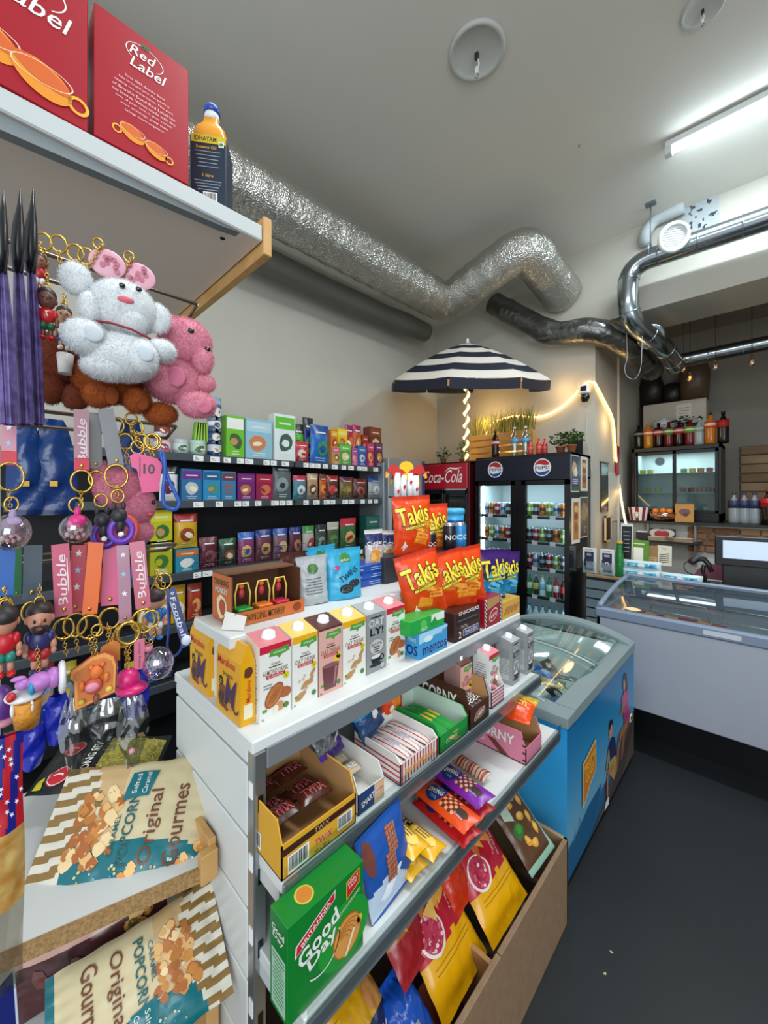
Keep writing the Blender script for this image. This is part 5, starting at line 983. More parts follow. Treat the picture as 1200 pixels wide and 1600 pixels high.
b, mp = pouch(.14, .2, .06, mat('#7a3a2e', .3), seed=58, amp=.005); b.text(mp, mat('#d8b0a0', .4), 'Kexi', 0, .1, w=.09, bold=.03); o = b.build('cookie_bag'); lie(o, .86, -.585, .12, .7, .1); tag(o, 'dusky brown pink bag peeking out at the front edge of the bin', 'snack bag')
b, mp = pouch(.17, .2, .06, mat('#e2b414', .28, bump=.2, bscale=30), lambda u, v: mat('#4a90c8', .4) if v > .45 and noise.noise(Vector((u*7, v*7, 3))) > .15 else None, seed=59, amp=.005); o = b.build('chip_bag'); lie(o, .6, -.60, .25, .9, .3); tag(o, 'yellow bag with pale blue pattern at the bottom edge of the picture', 'snack bag')
# ------------------------------------------------------------ cooler contents and things on top
def bottle(nm, r, h, liquid, capc, labc=None, lab=(.3, .6), n=16, glassy=None, neck=.32):
    t = bpy.data.objects.new(nm, None); COL.objects.link(t); t.empty_display_size = .03
    b = MB(); P = [(r*.85, 0), (r, h*.03), (r*.97, h*.2), (r, h*.45), (r*.98, h*.6), (r*.75, h*.72), (r*neck, h*.84), (r*neck, h*.93)]
    b.lathe(P, n, liquid); b.build('bottle_body', t)
    b = MB(); b.lathe([(r*neck*1.15, h*.93), (r*neck*1.15, h*.99), (r*neck, h), (0, h)], 12, capc); b.build('cap', t)
    if labc: b = MB(); z0, z1 = lab[0]*h, lab[1]*h; b.lathe([(r*1.0, z0-.001), (r*1.035, z0), (r*1.035, z1), (r*1.0, z1+.001)], n, labc[0], mats=[labc[0], labc[0] if len(labc) < 2 else labc[0], labc[0]]); 
    if labc:
        if len(labc) > 1: b.lathe([(r*1.045, z0+(z1-z0)*.35), (r*1.045, z0+(z1-z0)*.7)], n, labc[1])
        b.build('label_band', t)
    return t
cz = [('#b8bcc0', '#2a5a8a'), ('#1f7a3a', '#b8c040'), ('#3a3c44', '#9a9ea4'), ('#c03a2a', '#d8d8d4'), ('#c87a2a', '#5a2a1c'), ('#2f86b8', '#b8d8e4'), ('#a01f34', '#c8c8c8'), ('#16181c', '#c83a2a'), ('#7a9a3a', '#d8d8c0'), ('#d8a030', '#3a2a20')]
protos = {}
rr = random.Random(5)
x_slots = [-.425+.066*i for i in range(6)]+[.07+.068*i for i in range(6)]
names = ['top', 'second', 'third', 'fourth', 'bottom']
cn = {'#b8bcc0': 'silver', '#1f7a3a': 'green', '#3a3c44': 'dark grey', '#c03a2a': 'red', '#c87a2a': 'orange brown', '#2f86b8': 'blue', '#a01f34': 'crimson', '#16181c': 'black', '#7a9a3a': 'olive green', '#d8a030': 'amber'}
for si, z in enumerate(PZ[:3]):
    for xi, x in enumerate(x_slots):
        for dp in range(3):
            k = (xi*3+si*4+(xi*xi) % 4) % len(cz); c1, c2 = cz[k]
            if k not in protos: protos[k] = can(None, mat(c1, .25, .5), mat(c2, .3, .3), h=.168 if k % 2 else .135, r=.028); o = protos[k]
            else: o = dup(protos[k])
            o.location = (-1.838+x, CF+.11+.075*dp, z+.001); o.rotation_euler = (0, 0, rr.uniform(0, 6))
            side = 'left' if xi < 6 else 'right'; pos = ['first', 'second', 'third', 'fourth', 'fifth', 'sixth'][xi % 6]
            tag(o, '%s can, %s row, %s from left, %s shelf of the %s door' % (cn[c1], ['front', 'middle', 'back'][dp], pos, names[si], side), 'can', 'cans in the double door cooler')
pb = {}
bt = [('#2f6a3a', '#c8d8c8', '#2a7a2a'), ('#16401f', '#c8b85a', '#c8c8c8'), ('#cfe0e4', '#7ab0d0', '#a8c838'), ('#8c1f2c', '#e0c8c8', '#a01f2c'), ('#1f1410', '#b02a2a', '#b02a2a')]
bnm = ['green', 'dark green', 'clear pale blue', 'red', 'dark cola']
for xi, x in enumerate(x_slots):
    k = [0, 1, 2, 0, 3, 4][xi % 6]
    if k not in pb: pb[k] = bottle('drink_bottle', .03, .20, mat(bt[k][0], .15), mat(bt[k][2], .3), (mat(bt[k][1], .4),)); o = pb[k]
    else: o = dup(pb[k])
    o.location = (-1.838+x, CF+.12, PZ[3]); tag(o, '%s bottle, fourth shelf of the %s cooler door, %s from left' % (bnm[k], 'left' if xi < 6 else 'right', ['first', 'second', 'third', 'fourth', 'fifth', 'sixth'][xi % 6]), 'bottle', 'bottles on the fourth cooler shelf')
wb_ = None
for xi, x in enumerate(x_slots):
    if wb_ is None: wb_ = bottle('water_bottle', .032, .23, mat('#b4d2da', .12), mat('#2f6aa8', .3), (mat('#7ab8d4', .4),)); o = wb_
    else: o = dup(wb_)
    o.location = (-1.838+x, CF+.12, PZ[4]); tag(o, 'small water bottle, bottom shelf of the %s cooler door, %s from left' % ('left' if xi < 6 else 'right', ['first', 'second', 'third', 'fourth', 'fifth', 'sixth'][xi % 6]), 'bottle', 'water bottles on the bottom cooler shelf')
yc = None
for i in range(9):
    if yc is None: yc = can(None, mat('#c8a028', .3, .4), mat('#b88c1c', .3), h=.16, r=.029); o = yc
    else: o = dup(yc)
    o.location = (-2.77-.27+.062*i+(.03 if i > 3 else 0), CF+.1, 1.471); tag(o, 'gold yellow tall can on the upper shelf of the red topped cooler, %s from left' % ['first', 'second', 'third', 'fourth', 'fifth', 'sixth', 'seventh', 'eighth', 'ninth'][i], 'can', 'yellow cans in the red topped cooler')
area('red_cooler_glow', (-2.77, CF+.12, 1.72), (-2.77, CF+.3, .6), .5, .03, 1.2, (1, .9, .75))
PT = 2.106
def on(px, Y): return at(px, 700, Y=Y).x
cola = mat('#1a0d0a', .12); redl = mat('#b01f24', .35)
o = bottle('cola_bottle', .042, .30, cola, redl, (redl, Wt), lab=(.42, .62)); place(o, (on(774, 3.98), 3.98, PT)); tag(o, 'dark cola bottle with red label standing alone on the black cooler', 'bottle')
o = bottle('water_bottle', .042, .31, clear('#dfeef2', .22), mat('#e8eaec', .3), (mat('#3f9ac8', .4),), lab=(.45, .58)); place(o, (on(804, 4.0), 4.0, PT)); tag(o, 'clear water bottle with blue label on the black cooler, left one', 'bottle', 'water bottles on the black cooler'); 
o = dup(o, 'clear water bottle with blue label on the black cooler, right one', 'water bottles on the black cooler'); o.location = (on(821, 4.02), 4.02, PT)
o = bottle('juice_bottle', .028, .16, mat('#b83a34', .2), mat('#c82a2a', .3), (mat('#d05a50', .35),), lab=(.3, .5)); place(o, (on(830, 4.0), 3.98, PT)); tag(o, 'small red juice bottle on the black cooler, leftmost of three', 'bottle', 'small red bottles on the black cooler')
for px, yy, q in ((842, 3.97, 'middle one of three'), (851, 4.03, 'rightmost of three')): c = dup(o, 'small red juice bottle on the black cooler, '+q, 'small red bottles on the black cooler'); c.location = (on(px, yy), yy, PT)
# plants
def leafy(nm, lab, loc, w, h, n, cols, potm, pr=.05, ph=.07, ls=.03, seed=1, droop=0.2):
    t = thing(nm, lab, 'plant', loc); b = MB(); b.lathe([(pr*.72, 0), (pr, ph), (pr*1.1, ph), (pr*1.1, ph-.012), (pr, ph-.012), (pr*.9, ph-.01), (0, ph-.012)][:4]+[(pr*.9, ph-.008), (0, ph-.012)], 20, potm); b.build('pot', t)
    q = random.Random(seed); s = MB(); l = MB(); ms = [mat(c, .5) for c in cols]; g = mat('#4a6a2a', .6)
    for i in range(n):
        a = q.uniform(0, 6.28); rad = q.random()**.6; p = Vector((w*rad*math.cos(a), w*rad*math.sin(a), ph+h*q.uniform(.15, 1)*(1-.35*rad)))
        if i % 3 == 0: s.tube([(0, 0, ph-.01), (p.x*.4, p.y*.4, ph+(p.z-ph)*.6), tuple(p)], .0018, 4, g)
        for k in range(3):
            an = a+q.uniform(-1.4, 1.4); d = Vector((math.cos(an), math.sin(an), q.uniform(-droop-.3, .5))).normalized()*ls*q.uniform(.7, 1.2); sd = Vector((-math.sin(an), math.cos(an), q.uniform(-.4, .4)))*ls*.38; m_ = q.choice(ms)
            up = Vector((0, 0, ls*.12)); l.face([p, p+d*.35+sd+up, p+d*.75+sd*.8+up, p+d, p+d*.75-sd*.8+up, p+d*.35-sd+up], m_, True)
    s.build('stems', t); l.build('foliage', t); return t
tc = mat('#a8643c', .7); gcol = ['#3f6a34', '#56803f', '#2f5429', '#6a9450']
leafy('potted_plant', 'small leafy plant in a terracotta pot on the red topped cooler', (on(690, 3.97)+.02, 3.98, 2.08), .085, .14, 40, gcol, tc, .04, .06, .03, 3)
leafy('potted_plant', 'trailing green plant at the left end of the grass crate by the umbrella pole', (on(722, 4.1), 4.1, 2.08), .07, .24, 40, gcol, tc, .035, .05, .03, 4, .6)
leafy('potted_plant', 'bushy herb in a terracotta pot on the black cooler, left of two', (on(876, 4.05), 4.05, PT), .10, .15, 60, gcol, tc, .045, .07, .032, 5)
leafy('potted_plant', 'bushy herb in a terracotta pot on the black cooler, right corner one', (on(893, 4.0), 4.0, PT), .10, .17, 60, gcol, tc, .045, .07, .032, 6)
b = MB(); b.box(-.07, .07, -.006, .006, 0, .22, black, .001); b.face([(-.07, -.007, .22), (.0, -.007, .2), (.07, -.007, .23), (.07, -.007, .2)], black); tag(place(b.build('black_sign'), (on(899, 4.3), 4.3, PT), .1), 'black sign card standing behind the right herb pot on the cooler', 'sign')
gc = thing('grass_crate', 'wooden slatted crate of tall artificial grass glowing from a lamp behind on the cooler tops', 'planter', (-2.27, 4.36, PT)); gc.scale = (1.5, .9, 1.45)
b = MB(); wd = mat('#b8935a', .6, mottle=.4, mscale=10)
for k in range(4): b.box(-.26, .27, -.09, -.078, .01+.055*k, .052+.055*k, wd, .002)
for x in (-.26, -.01, .25): b.box(x, x+.02, -.078, -.06, 0, .23, wd, .001)
b.box(-.26, .27, .08, .09, 0, .22, wd, .001); b.box(-.26, -.25, -.08, .08, 0, .22, wd); b.box(.26, .27, -.08, .08, 0, .22, wd); b.build('crate', gc)
b = MB(); q = random.Random(9); gm_ = [mat(c, .5) for c in ('#6f7a2a', '#8a8a34', '#4f6a2a', '#a8943c')]
for i in range(420):
    x = q.uniform(-.25, .26); y = q.uniform(-.07, .07); h = q.uniform(.14, .24); a = q.uniform(0, 6.28); lx = q.uniform(-.06, .06); ly = q.uniform(-.04, .04); m_ = q.choice(gm_); s_ = Vector((math.cos(a), math.sin(a), 0))*.003; p0 = Vector((x, y, .2)); p1 = p0+Vector((lx*.4, ly*.4, h*.6)); p2 = p0+Vector((lx, ly, h))
    b.face([p0-s_, p0+s_, p1+s_*.8, p1-s_*.8], m_); b.face([p1-s_*.8, p1+s_*.8, p2], m_)
b.build('grass', gc, 'stuff')

# ------------------------------------------------------------ cash counter and kitchen
ck = thing('cash_counter', 'low cash counter with wooden top and dark reflective slatted front behind the grey freezer', 'counter', (-1.25, 4.12, 0))
b = MB(); b.box(0, 2.6, 0, .42, .90, .925, mat('#a08660', .5, mottle=.3), .003); b.build('worktop', ck)
b = MB(); b.box(.0, 2.6, .02, .42, 0, .90, mat('#20262a', .4)); b.build('body', ck)
for k in range(9):
    b = MB(); z0 = .06+.092*k; b.prism([(.0, z0), (.02, z0+.01), (.02, z0+.07), (.012, z0+.075)], .0, .62, mat('#5f6c70', .18, .85), 'x'); b.build('slat', ck)
def brochure(px, lab, cols, seed):
    X = on(px, 4.16); t = thing('brochure_holder', lab, 'brochure holder', (X, 4.17, .926)); b = MB(); b.box(-.06, .06, -.002, .03, 0, .245, mat('#dfe3e2', .3), .002); b.box(-.062, .062, -.03, .03, 0, .006, clear('#e8f0f0', .15)); b.box(-.062, .062, -.03, -.028, 0, .12, clear('#e8f0f0', .12)); b.build('holder', t)
    b = MB(); mp = lambda u, v, l=1: (u, -.003-.0008*l, v)
    b.text(mp, mat('#2a4a4a', .4), 'LATVIJA', 0, .228, w=.07, h=.012); b.rect(mp, mat('#23284a', .4), -.04, .042, .11, .21, 1); b.rect(mp, mat('#4a3a6a', .4), -.035, .04, .03, .105, 1); b.rect(mp, mat('#2a3050', .4), -.045, .035, .07, .14, 2); b.lines(mp, Wt, -.0, .19, .05, 2, .012, .005, 3, seed); b.lines(mp, mat('#9a90c0', .4), .0, .085, .05, 3, .012, .004, 3, seed)
    if seed > 1: b.arc(mp, Wt, .0, .11, .014, .007, -.8, 3.9, 4)
    b.build('brochures', t); return t
brochure(920, 'white brochure holder with dark leaflets on the counter, left one beside the coolers', 0, 1); brochure(948, 'white brochure holder with dark leaflets on the counter, right one with white ring mark', 0, 2)
def at_c(px, Y): return on(px, Y)
gbm = mat('#1f7a3c', .12, bump=.4, bscale=60)
t = bottle('green_glass_bottle', .035, .33, gbm, mat('#c8a83a', .4), None, neck=.7); place(t, (on(968, 4.2), 4.2, .926)); tag(t, 'tall twisted green glass bottle on the counter beside the brochures', 'bottle')
def card_on(nm, px, py0, py1, Y, w, z0, m_, art, lab, cat='sign', rz=0, rx=-.08, d=.006):
    p = at(px, py1, Y=Y); q2 = at(px, py0, Y=Y); h = q2.z-p.z; z = z0 if z0 is not None else p.z; b = MB(); b.box(-w/2, w/2, -d/2, d/2, 0, h, m_, .001); mf, mr, ml = flat(w, d, .0006); art(b, mf, w, h); o = b.build(nm); place(o, (p.x, Y, z), rz, rx); return tag(o, lab, cat)
card_on('menu_stand', 978, 818, 905, 4.26, .10, None, mat('#d8dad6', .4), lambda b, mp, w, h: (b.rect(mp, mat('#16181a', .4), -w*.42, w*.42, h*.36, h*.95, 1), b.lines(mp, mat('#9a9a98', .4), 0, h*.85, w*.6, 6, h*.07, h*.015, 2)), 'black menu card in a white upright frame standing on the counter')
card_on('green_sign', 998, 844, 886, 4.35, .16, None, mat('#5a8c2c', .4), lambda b, mp, w, h: (b.rect(mp, Wt, -w*.28, w*.22, h*.18, h*.72, 1), b.lines(mp, mat('#c8dcb0', .4), 0, h*.86, w*.6, 1, 1, h*.04, 1)), 'green framed sign with plain white square standing behind the green bottle')
card_on('kraft_card', 1019, 853, 882, 4.4, .09, None, mat('#9a7448', .6), lambda b, mp, w, h: (b.rect(mp, mat('#c8a878', .5), -w*.4, w*.4, h*.1, h*.4, 1), b.lines(mp, mat('#5a3c20', .5), 0, h*.32, w*.5, 2, h*.1, h*.03, 2)), 'brown kraft card standing right of the green sign')
card_on('striped_card', 1038, 853, 884, 4.4, .11, None, mat('#dcd6c4', .5), lambda b, mp, w, h: ([b.poly(mp, Bk, [(-w*.35, h*(.1+.1*k)), (w*.35, h*(.2+.1*k)), (w*.35, h*(.24+.1*k)), (-w*.35, h*(.14+.1*k))], 1) for k in range(5)], b.text(mp, Bk, 'Hey', 0, h*.85, w=w*.3)), 'cream card with black diagonal stripes on the counter')
b = MB(); b.lathe([(.028, 0), (.0, .13)], 10, mat('#e0b060', .3, emit=.6), c=(0, 0, 0)); o = b.build('paper_cone'); p = at(990, 875, Y=4.32); place(o, (p.x, 4.32, .93)); tag(o, 'small glowing yellow cone lamp in front of the green sign', 'lamp')
b = MB(); b.box(-.06, .06, -.04, .04, 0, .02, mat('#b03a2a', .4), .004); p = at(998, 890, Y=4.25); tag(place(b.build('red_packet'), (p.x, 4.27, .926)), 'flat red packet on the counter in front of the green sign', 'packet')
def wipes(px, Y, z, lab):
    b, mp = pouch(.30, .085, .075, mat('#c8dde2', .2), seed=int(px), amp=.003, nu=20, nv=10, seal=.03); b.rect(mp, mat('#3fa8c8', .35), -.12, .12, .025, .065, 1); b.disc(mp, Wt, 0, .045, .03, .018, 2); b.lines(mp, Wt, -.07, .05, .05, 2, .012, .005, 2); b.disc(mp, mat('#2a6aa0', .4), .08, .045, .016, .014, 2); o = b.build('wipes_pack'); place(o, (on(px, Y), Y, z), .02); return tag(o, lab, 'pack', 'pale blue wipes packs on the counter')
wipes(1002, 4.2, .93, 'pale blue wipes pack on the counter, lower one of the stacked pair'); wipes(1003, 4.21, 1.008, 'pale blue wipes pack lying on top of the stacked pair'); wipes(1064, 4.2, .93, 'pale blue wipes pack lying alone by the scanner')
b = MB(); b.box(-.04, .04, -.03, .03, 0, .02, black, .006); p = at(1045, 888, Y=4.4); tag(place(b.build('black_pouch'), (p.x, 4.42, .926)), 'small black object lying on the counter between the wipes packs', 'pouch')
# barcode scanner on stand
sn = thing('barcode_scanner', 'black barcode scanner on a curved stand with a coiled cable', 'scanner', (on(1100, 4.3), 4.3, .926))
b = MB(); b.lathe([(.06, 0), (.06, .01), (.02, .02)], 20, black); b.tube([(0, 0, .01), (.01, .0, .06), (-.01, 0, .12), (-.0, 0, .17)], [.012, .012, .014, .016], 10, black); b.build('stand', sn)
b = MB(); b.tube([(.05, .0, .12), (.03, -.0, .18), (.0, -.0, .22), (-.04, -.02, .225), (-.075, -.04, .2), (-.09, -.05, .18)], [.018, .02, .022, .028, .03, .024], 12, mat('#1c1d20', .35)); b.build('scanner_body', sn)
b = MB(); b.tube(catmull([Vector(v_) for v_ in ((-.05, 0, .2), (-.13, 0, .17), (-.12, .0, .10), (-.03, .02, .06), (.06, .02, .02), (.14, 0, .01))]), .004, 6, black); b.build('cable', sn)
# till monitor
mn = thing('till_monitor', 'black till monitor with pale screen on a dark base at the right edge', 'monitor', (on(1165, 4.3), 4.3, .926)); mn.rotation_euler = (0, 0, .12)
b = MB(); b.box(-.19, .19, -.02, .02, .19, .43, black, .006); b.box(-.14, .14, .0, .06, .0, .22, mat('#1a1d20', .4), .006); b.box(-.15, .15, -.05, .1, 0, .012, black); b.build('case', mn)
b = MB(); b.box(-.14, .165, -.0215, -.02, .25, .395, mat('#b6c6da', .3, emit=.55)); b.build('screen', mn); mn['label'] = 'black till monitor with pale lit screen at the right end of the counter'
# kitchen wall with the bar on top
YB = 5.6
b = MB(); b.box(-1.29, 3.0, YB, YB+.14, 0, 1.36, mat('#c9cdcc', .7, mottle=.3, mscale=3)); struct(b.build('wall_low'))
t = thing('brick_facing', 'band of rough brown bricks under the kitchen bar, above the white wall', 'bricks', (-.62, YB-.02, 1.06)); q = random.Random(3)
for row in range(4):
    x = -.02-.1*(row % 2)*0+(.0 if row % 2 else .0); x = .0
    while x < 1.3:
        w = q.uniform(.12, .24); b = MB(); m_ = mat(q.choice(['#8a6448', '#9a7050', '#a88060', '#7c5840']), .85, bump=.8, bscale=40); b.box(x, x+w-.008, -.02+q.uniform(-.006, .006), .02, .07*row+.0, .07*row+.063, m_, .008); b.build('brick', t); x += w
bar_ = MB(); bar_.box(-1.27, 2.9, YB-.14, YB+.75, 1.36, 1.385, mat('#1f2624', .35), .003); tag(bar_.build('bar_top'), 'long dark bar top running across the kitchen opening over the bricks', 'worktop')
KZ = 1.386
kfz = thing('glass_door_fridge', 'black countertop fridge with two sliding glass doors on the kitchen bar', 'fridge', (-1.2, 5.72, KZ)); w, d, h = .86, .5, .88
b = MB(); 
for q_ in ((0, .03, 0, d, 0, h), (w-.03, w, 0, d, 0, h), (0, w, d-.03, d, 0, h), (0, w, 0, d, 0, .1), (0, w, 0, d, h-.05, h)): b.box(*q_, black, .004)
wi = mat('#c3d0d0', .5); b.box(.03, w-.03, d-.04, d-.03, .1, h-.05, wi); b.box(.03, w-.03, .03, d-.03, .1, .105, wi); b.box(.03, .035, .03, d-.03, .1, h-.05, wi); b.box(w-.035, w-.03, .03, d-.03, .1, h-.05, wi); b.box(.4, .46, -.01, .0, .03, .05, mat('#8a8a8a', .4)); b.build('body', kfz)
for x0, x1, y in ((.03, .44, .03), (.42, w-.03, .01)):
    b = MB(); 
    for q_ in ((x0, x0+.03, .1, h-.05), (x1-.03, x1, .1, h-.05), (x0, x1, .1, .13), (x0, x1, h-.09, h-.05)): b.box(q_[0], q_[1], y, y+.015, q_[2], q_[3], black, .002)
    dd = b.build('sliding_door', kfz); b = MB(); b.box(x0+.03, x1-.03, y+.006, y+.009, .13, h-.09, clear('#e4eeee', .04)); b.build('glass', dd)
for z in (.33, .56): b = MB(); b.box(.035, w-.035, .06, d-.04, z, z+.006, mat('#a8b4b4', .3, .3)); b.build('shelf', kfz)
b = MB(); b.cyl((.22, .0, .0), .05, .01, 20, mat('#30363a', .5)); b.v = [(x, d-.045-(z), .74+y) for x, y, z in b.v]; b.build('fan_grille', kfz)
area('kitchen_fridge_glow', (-.77, 5.95, KZ+h-.06), (-.77, 5.95, KZ), .7, .2, 5, (.9, .97, 1))
fp = None
specs = [(x, .565, c) for x, c in ((.08, '#b8bc3a'), (.16, '#c8c040'), (.5, '#6a9a4a'), (.58, '#c8b83a'), (.66, '#b86a2a'), (.74, '#8a3a24'))]+[(x, .335, c) for x, c in ((.15, '#c8c838'), (.24, '#b8c23a'), (.49, '#b8552a'), (.57, '#a83c24'), (.65, '#b86a34'), (.73, '#9a4a2a'), (.8, '#a83c24'))]+[(x, .11, c) for x, c in ((.5, '#c8d0c8'), (.6, '#b8c8c4'), (.7, '#c8d0c8'))]
for i, (x, z, c) in enumerate(specs):
    b = MB(); m_ = mat(c, .5, mottle=.5, mscale=60); b.lathe([(.03, 0), (.034, .05), (.036, .052), (0, .06)], 14, m_, mats=[m_, clear('#ffffff', .2), m_]); o = b.build('food_tub'); place(o, (-1.2+x, 5.92, KZ+z)); tag(o, '%s food tub, %s shelf of the kitchen fridge, counted %d' % ({'#b8': 'greenish', '#c8': 'yellow green', '#6a': 'green', '#8a': 'dark red', '#a8': 'orange red', '#9a': 'brown'}.get(c[:3], 'pale'), 'top' if z > .5 else 'middle' if z > .3 else 'bottom', i+1), 'food tub', 'food tubs in the kitchen fridge')
FT = KZ+h+.001
bs = [(998, 'black', '#121214', '#1a1a1c', '#8a8a8c'), (1013, 'orange', '#b87a14', '#d8621c', '#e8d8c0'), (1029, 'dark cola', '#150b08', '#a81f24', '#d8c8c8'), (1045, 'dark red and green', '#5a1018', '#4a8a34', '#c8d8b0'), (1061, 'cola with red label', '#150b08', '#b02424', '#d8c8c8'), (1078, 'crimson and green', '#6a1220', '#5a9a3c', '#d0dcb8'), (1093, 'clear', '#9aa8ac', '#8a989c', '#b8c4c8'), (1110, 'amber orange', '#c0701c', '#c8482a', '#e8d8c0'), (1130, 'tall dark cola', '#140a08', '#a81a20', '#b02a2a')]
for px, nm_, c, l1, l2 in bs:
    o = bottle('soft_drink_bottle', .052, .36 if px > 1100 else .31, mat(c, .15), mat('#1a1a1c' if px > 1100 else c, .4), (mat(l1, .4), mat(l2, .4)), lab=(.5, .72)); yy = 5.8 if px > 1100 else 5.84; place(o, (on(px, yy), yy, FT)); tag(o, nm_+' soft drink bottle standing on the kitchen fridge', 'bottle', 'soft drink bottles on the kitchen fridge')
po = thing('white_tureen', 'white lidded pot with blue pattern standing behind the bottles on the kitchen fridge', 'pot', (on(1037, 6.1), 6.1, FT)); b = MB(); wm = mat('#c8ccd0', .3)
b.lathe([(.07, 0), (.12, .08), (.125, .3)], 24, wm, mats=[wm, wm]); b.build('bowl', po); b = MB(); b.lathe([(.13, .3), (.11, .35), (.03, .385), (.03, .4), (0, .41)], 24, wm); b.build('lid', po)
mp = lambda u, v, l=1: (.127*math.sin(u/.127), -.127*math.cos(u/.127), v); b = MB(); b.L = .02
for i in range(7): b.disc(mp, mat('#1c2a5a', .4), -.12+.04*i, .24+.02*(i % 2), .014, .02, 1, 8, i, .3)
b.build('blue_pattern', po)
leafy('potted_plant', 'dark green plant behind the bottles on the kitchen fridge', (on(1072, 6.05), 6.05, FT+.0), .15, .33, 70, ['#1f3f1c', '#2f5a29', '#18331a'], mat('#3a2a20', .6), .07, .12, .045, 8)
cb_ = thing('wall_cabinet', 'white cabinet with paper notes high on the kitchen wall behind the bottles', 'cabinet', (on(1005, 6.4), 6.4, 2.5)); b = MB(); b.box(0, .68, 0, .35, 0, .42, mat('#b9b2a4', .5), .004); b.build('body', cb_); b = MB(); b.box(.004, .676, -.018, -.001, .004, .416, mat('#c0baac', .45), .003); mp = lambda u, v, l=1: (.45+u, -.0185-.0006*l, .2+v); b.rect(mp, mat('#d8d6d0', .5), -.08, .08, -.16, .17, 1); b.lines(mp, mat('#6a6a6a', .5), 0, .12, .12, 5, .035, .006, 2); b.build('door', cb_)
bk = mat('#1d1b1b', .6, bump=.5, bscale=8)
for i, (px, s_, hh) in enumerate(((1018, .26, .5), (1050, .2, .3), (1085, .3, .62))):
    b = MB(); b.lathe([(s_*.5, 0), (s_*.55, hh*.6), (s_*.4, hh*.92), (0.02, hh)], 14, mat('#1d1b1b' if i < 2 else '#5a4838', .4, bump=.6, bscale=12), squash=.7); o = b.build('stuffed_sack'); place(o, (on(px, 6.6), 6.6, 2.925)); tag(o, ['black plastic sack on the kitchen cabinet, left one', 'small black bundle in the middle on the kitchen cabinet', 'brown bulky sack at the right on the kitchen cabinet'][i], 'sack')
# bulbs
for px, py, lab in ((1118, 572, 'clear hanging bulb under the kitchen duct, left one'), (1175, 565, 'clear hanging bulb under the kitchen duct, right one'), (1068, 575, 'glowing amber bulb by the end of the kitchen duct'), (1078, 590, 'second amber bulb hanging lowest by the end of the kitchen duct')):
    p = at(px, py, Y=5.35); t = thing('hanging_bulb', lab, 'bulb', p); am = px < 1100; b = MB(); b.lathe([(0, -.05), (.02, -.045), (.03, -.02), (.024, .01), (.013, .03)], 14, clear('#ffe0b0' if am else '#f4f0e8', .25)); b.build('glass', t); b = MB(); b.lathe([(.014, .03), (.014, .06), (0, .065)], 12, mat('#6a5a44', .4, .6)); b.tube([(0, 0, .06), (0, 0, 3.899-p.z)], .003, 5, black); b.build('socket_cord', t); b = MB(); b.tube([(-.008, 0, .02), (-.006, 0, -.02), (.006, 0, -.02), (.008, 0, .02)], .0015, 5, mat('#ffb050', .4, emit=6 if am else .8)); b.build('filament', t)
# wooden planks on kitchen wall right
for k in range(6):
    b = MB(); b.box(-.22, 2.9, 6.74, 6.79, 1.62+.115*k, 1.725+.115*k, mat(['#9a7c58', '#a88a64', '#8a6c4a'][k % 3], .6, mottle=.5, mscale=5), .006); tag(b.build('wall_plank'), ['lowest', 'second lowest', 'third from bottom', 'third from top', 'second highest', 'highest'][k]+' horizontal wooden plank on the kitchen wall at right', 'plank', 'wooden planks on the kitchen wall')
# things on the bar
bu = thing('popcorn_bucket', 'red and white striped popcorn bucket with round badge on the kitchen bar', 'bucket', (on(998, 5.53), 5.52, KZ)); b = MB()
b.grid(lambda u, v: (lambda a, r_: (r_*math.cos(a), .8*r_*math.sin(a), .155*v))(2*PI*u, .085+.028*v), 36, 2, Wt, True, lambda u, v: mat('#8c1f2c', .4) if int(u*18) % 2 else Wt, close=True); b.build('bucket_wall', bu); b = MB(); mp = lambda u, v, l=1: (u, -.082-.1*(v/.155)*.22-.001*l, v); b.disc(mp, Wt, 0, .07, .035, lay=1); b.arc(mp, mat('#8c1f2c', .4), 0, .07, .024, .006, lay=2); b.build('badge', bu)
ob = thing('orange_basket', 'glass bowl heaped with oranges on the kitchen bar', 'bowl', (on(1036, 5.55), 5.55, KZ)); b = MB(); b.lathe([(.07, 0), (.12, .03), (.145, .1)], 24, clear('#d8c890', .25)); b.build('bowl', ob)
og = None
for i, (x, y, z) in enumerate([(-.09, -.02, .06), (-.04, -.06, .055), (.02, -.06, .06), (.08, -.03, .06), (-.07, -.03, .115), (0, -.02, .12), (.06, .0, .115), (-.03, .05, .07), (.04, .06, .07)]):
    if og is None: b = MB(); b.ell((0, 0, 0), (.035, .035, .033), mat('#d8781c', .45, bump=.1, bscale=80), 16, 10); og = b.build('orange'); o = og
    else: o = dup(og)
    o.location = (ob.location.x+x, 5.55+y*.9, KZ+z); tag(o, ['lower row orange at the left end of the glass bowl', 'lower row orange second from left at the front of the bowl', 'lower row orange third from left at the front of the bowl', 'lower row orange at the right end of the glass bowl', 'top orange at the left of the heap', 'top orange in the centre of the heap', 'top orange at the right of the heap', 'hidden left orange at the back of the bowl', 'hidden right orange at the back of the bowl'][i], 'orange', 'oranges in the glass bowl')
card_on('picture_card', 1069, 786, 816, 5.5, .17, KZ, mat('#b8823c', .5), lambda b, mp, w, h: (b.disc(mp, mat('#6a4a54', .5), 0, h*.52, w*.28, h*.2, 1, 12, wob=.3), b.disc(mp, mat('#4a3a2a', .5), .01, h*.4, w*.16, h*.1, 2, 8, wob=.4), b.rect(mp, mat('#6a4418', .5), -w/2, w/2, h*.94, h, 1)), 'orange brown picture card leaning on the kitchen fridge beside the oranges', 'picture', rx=-.1)
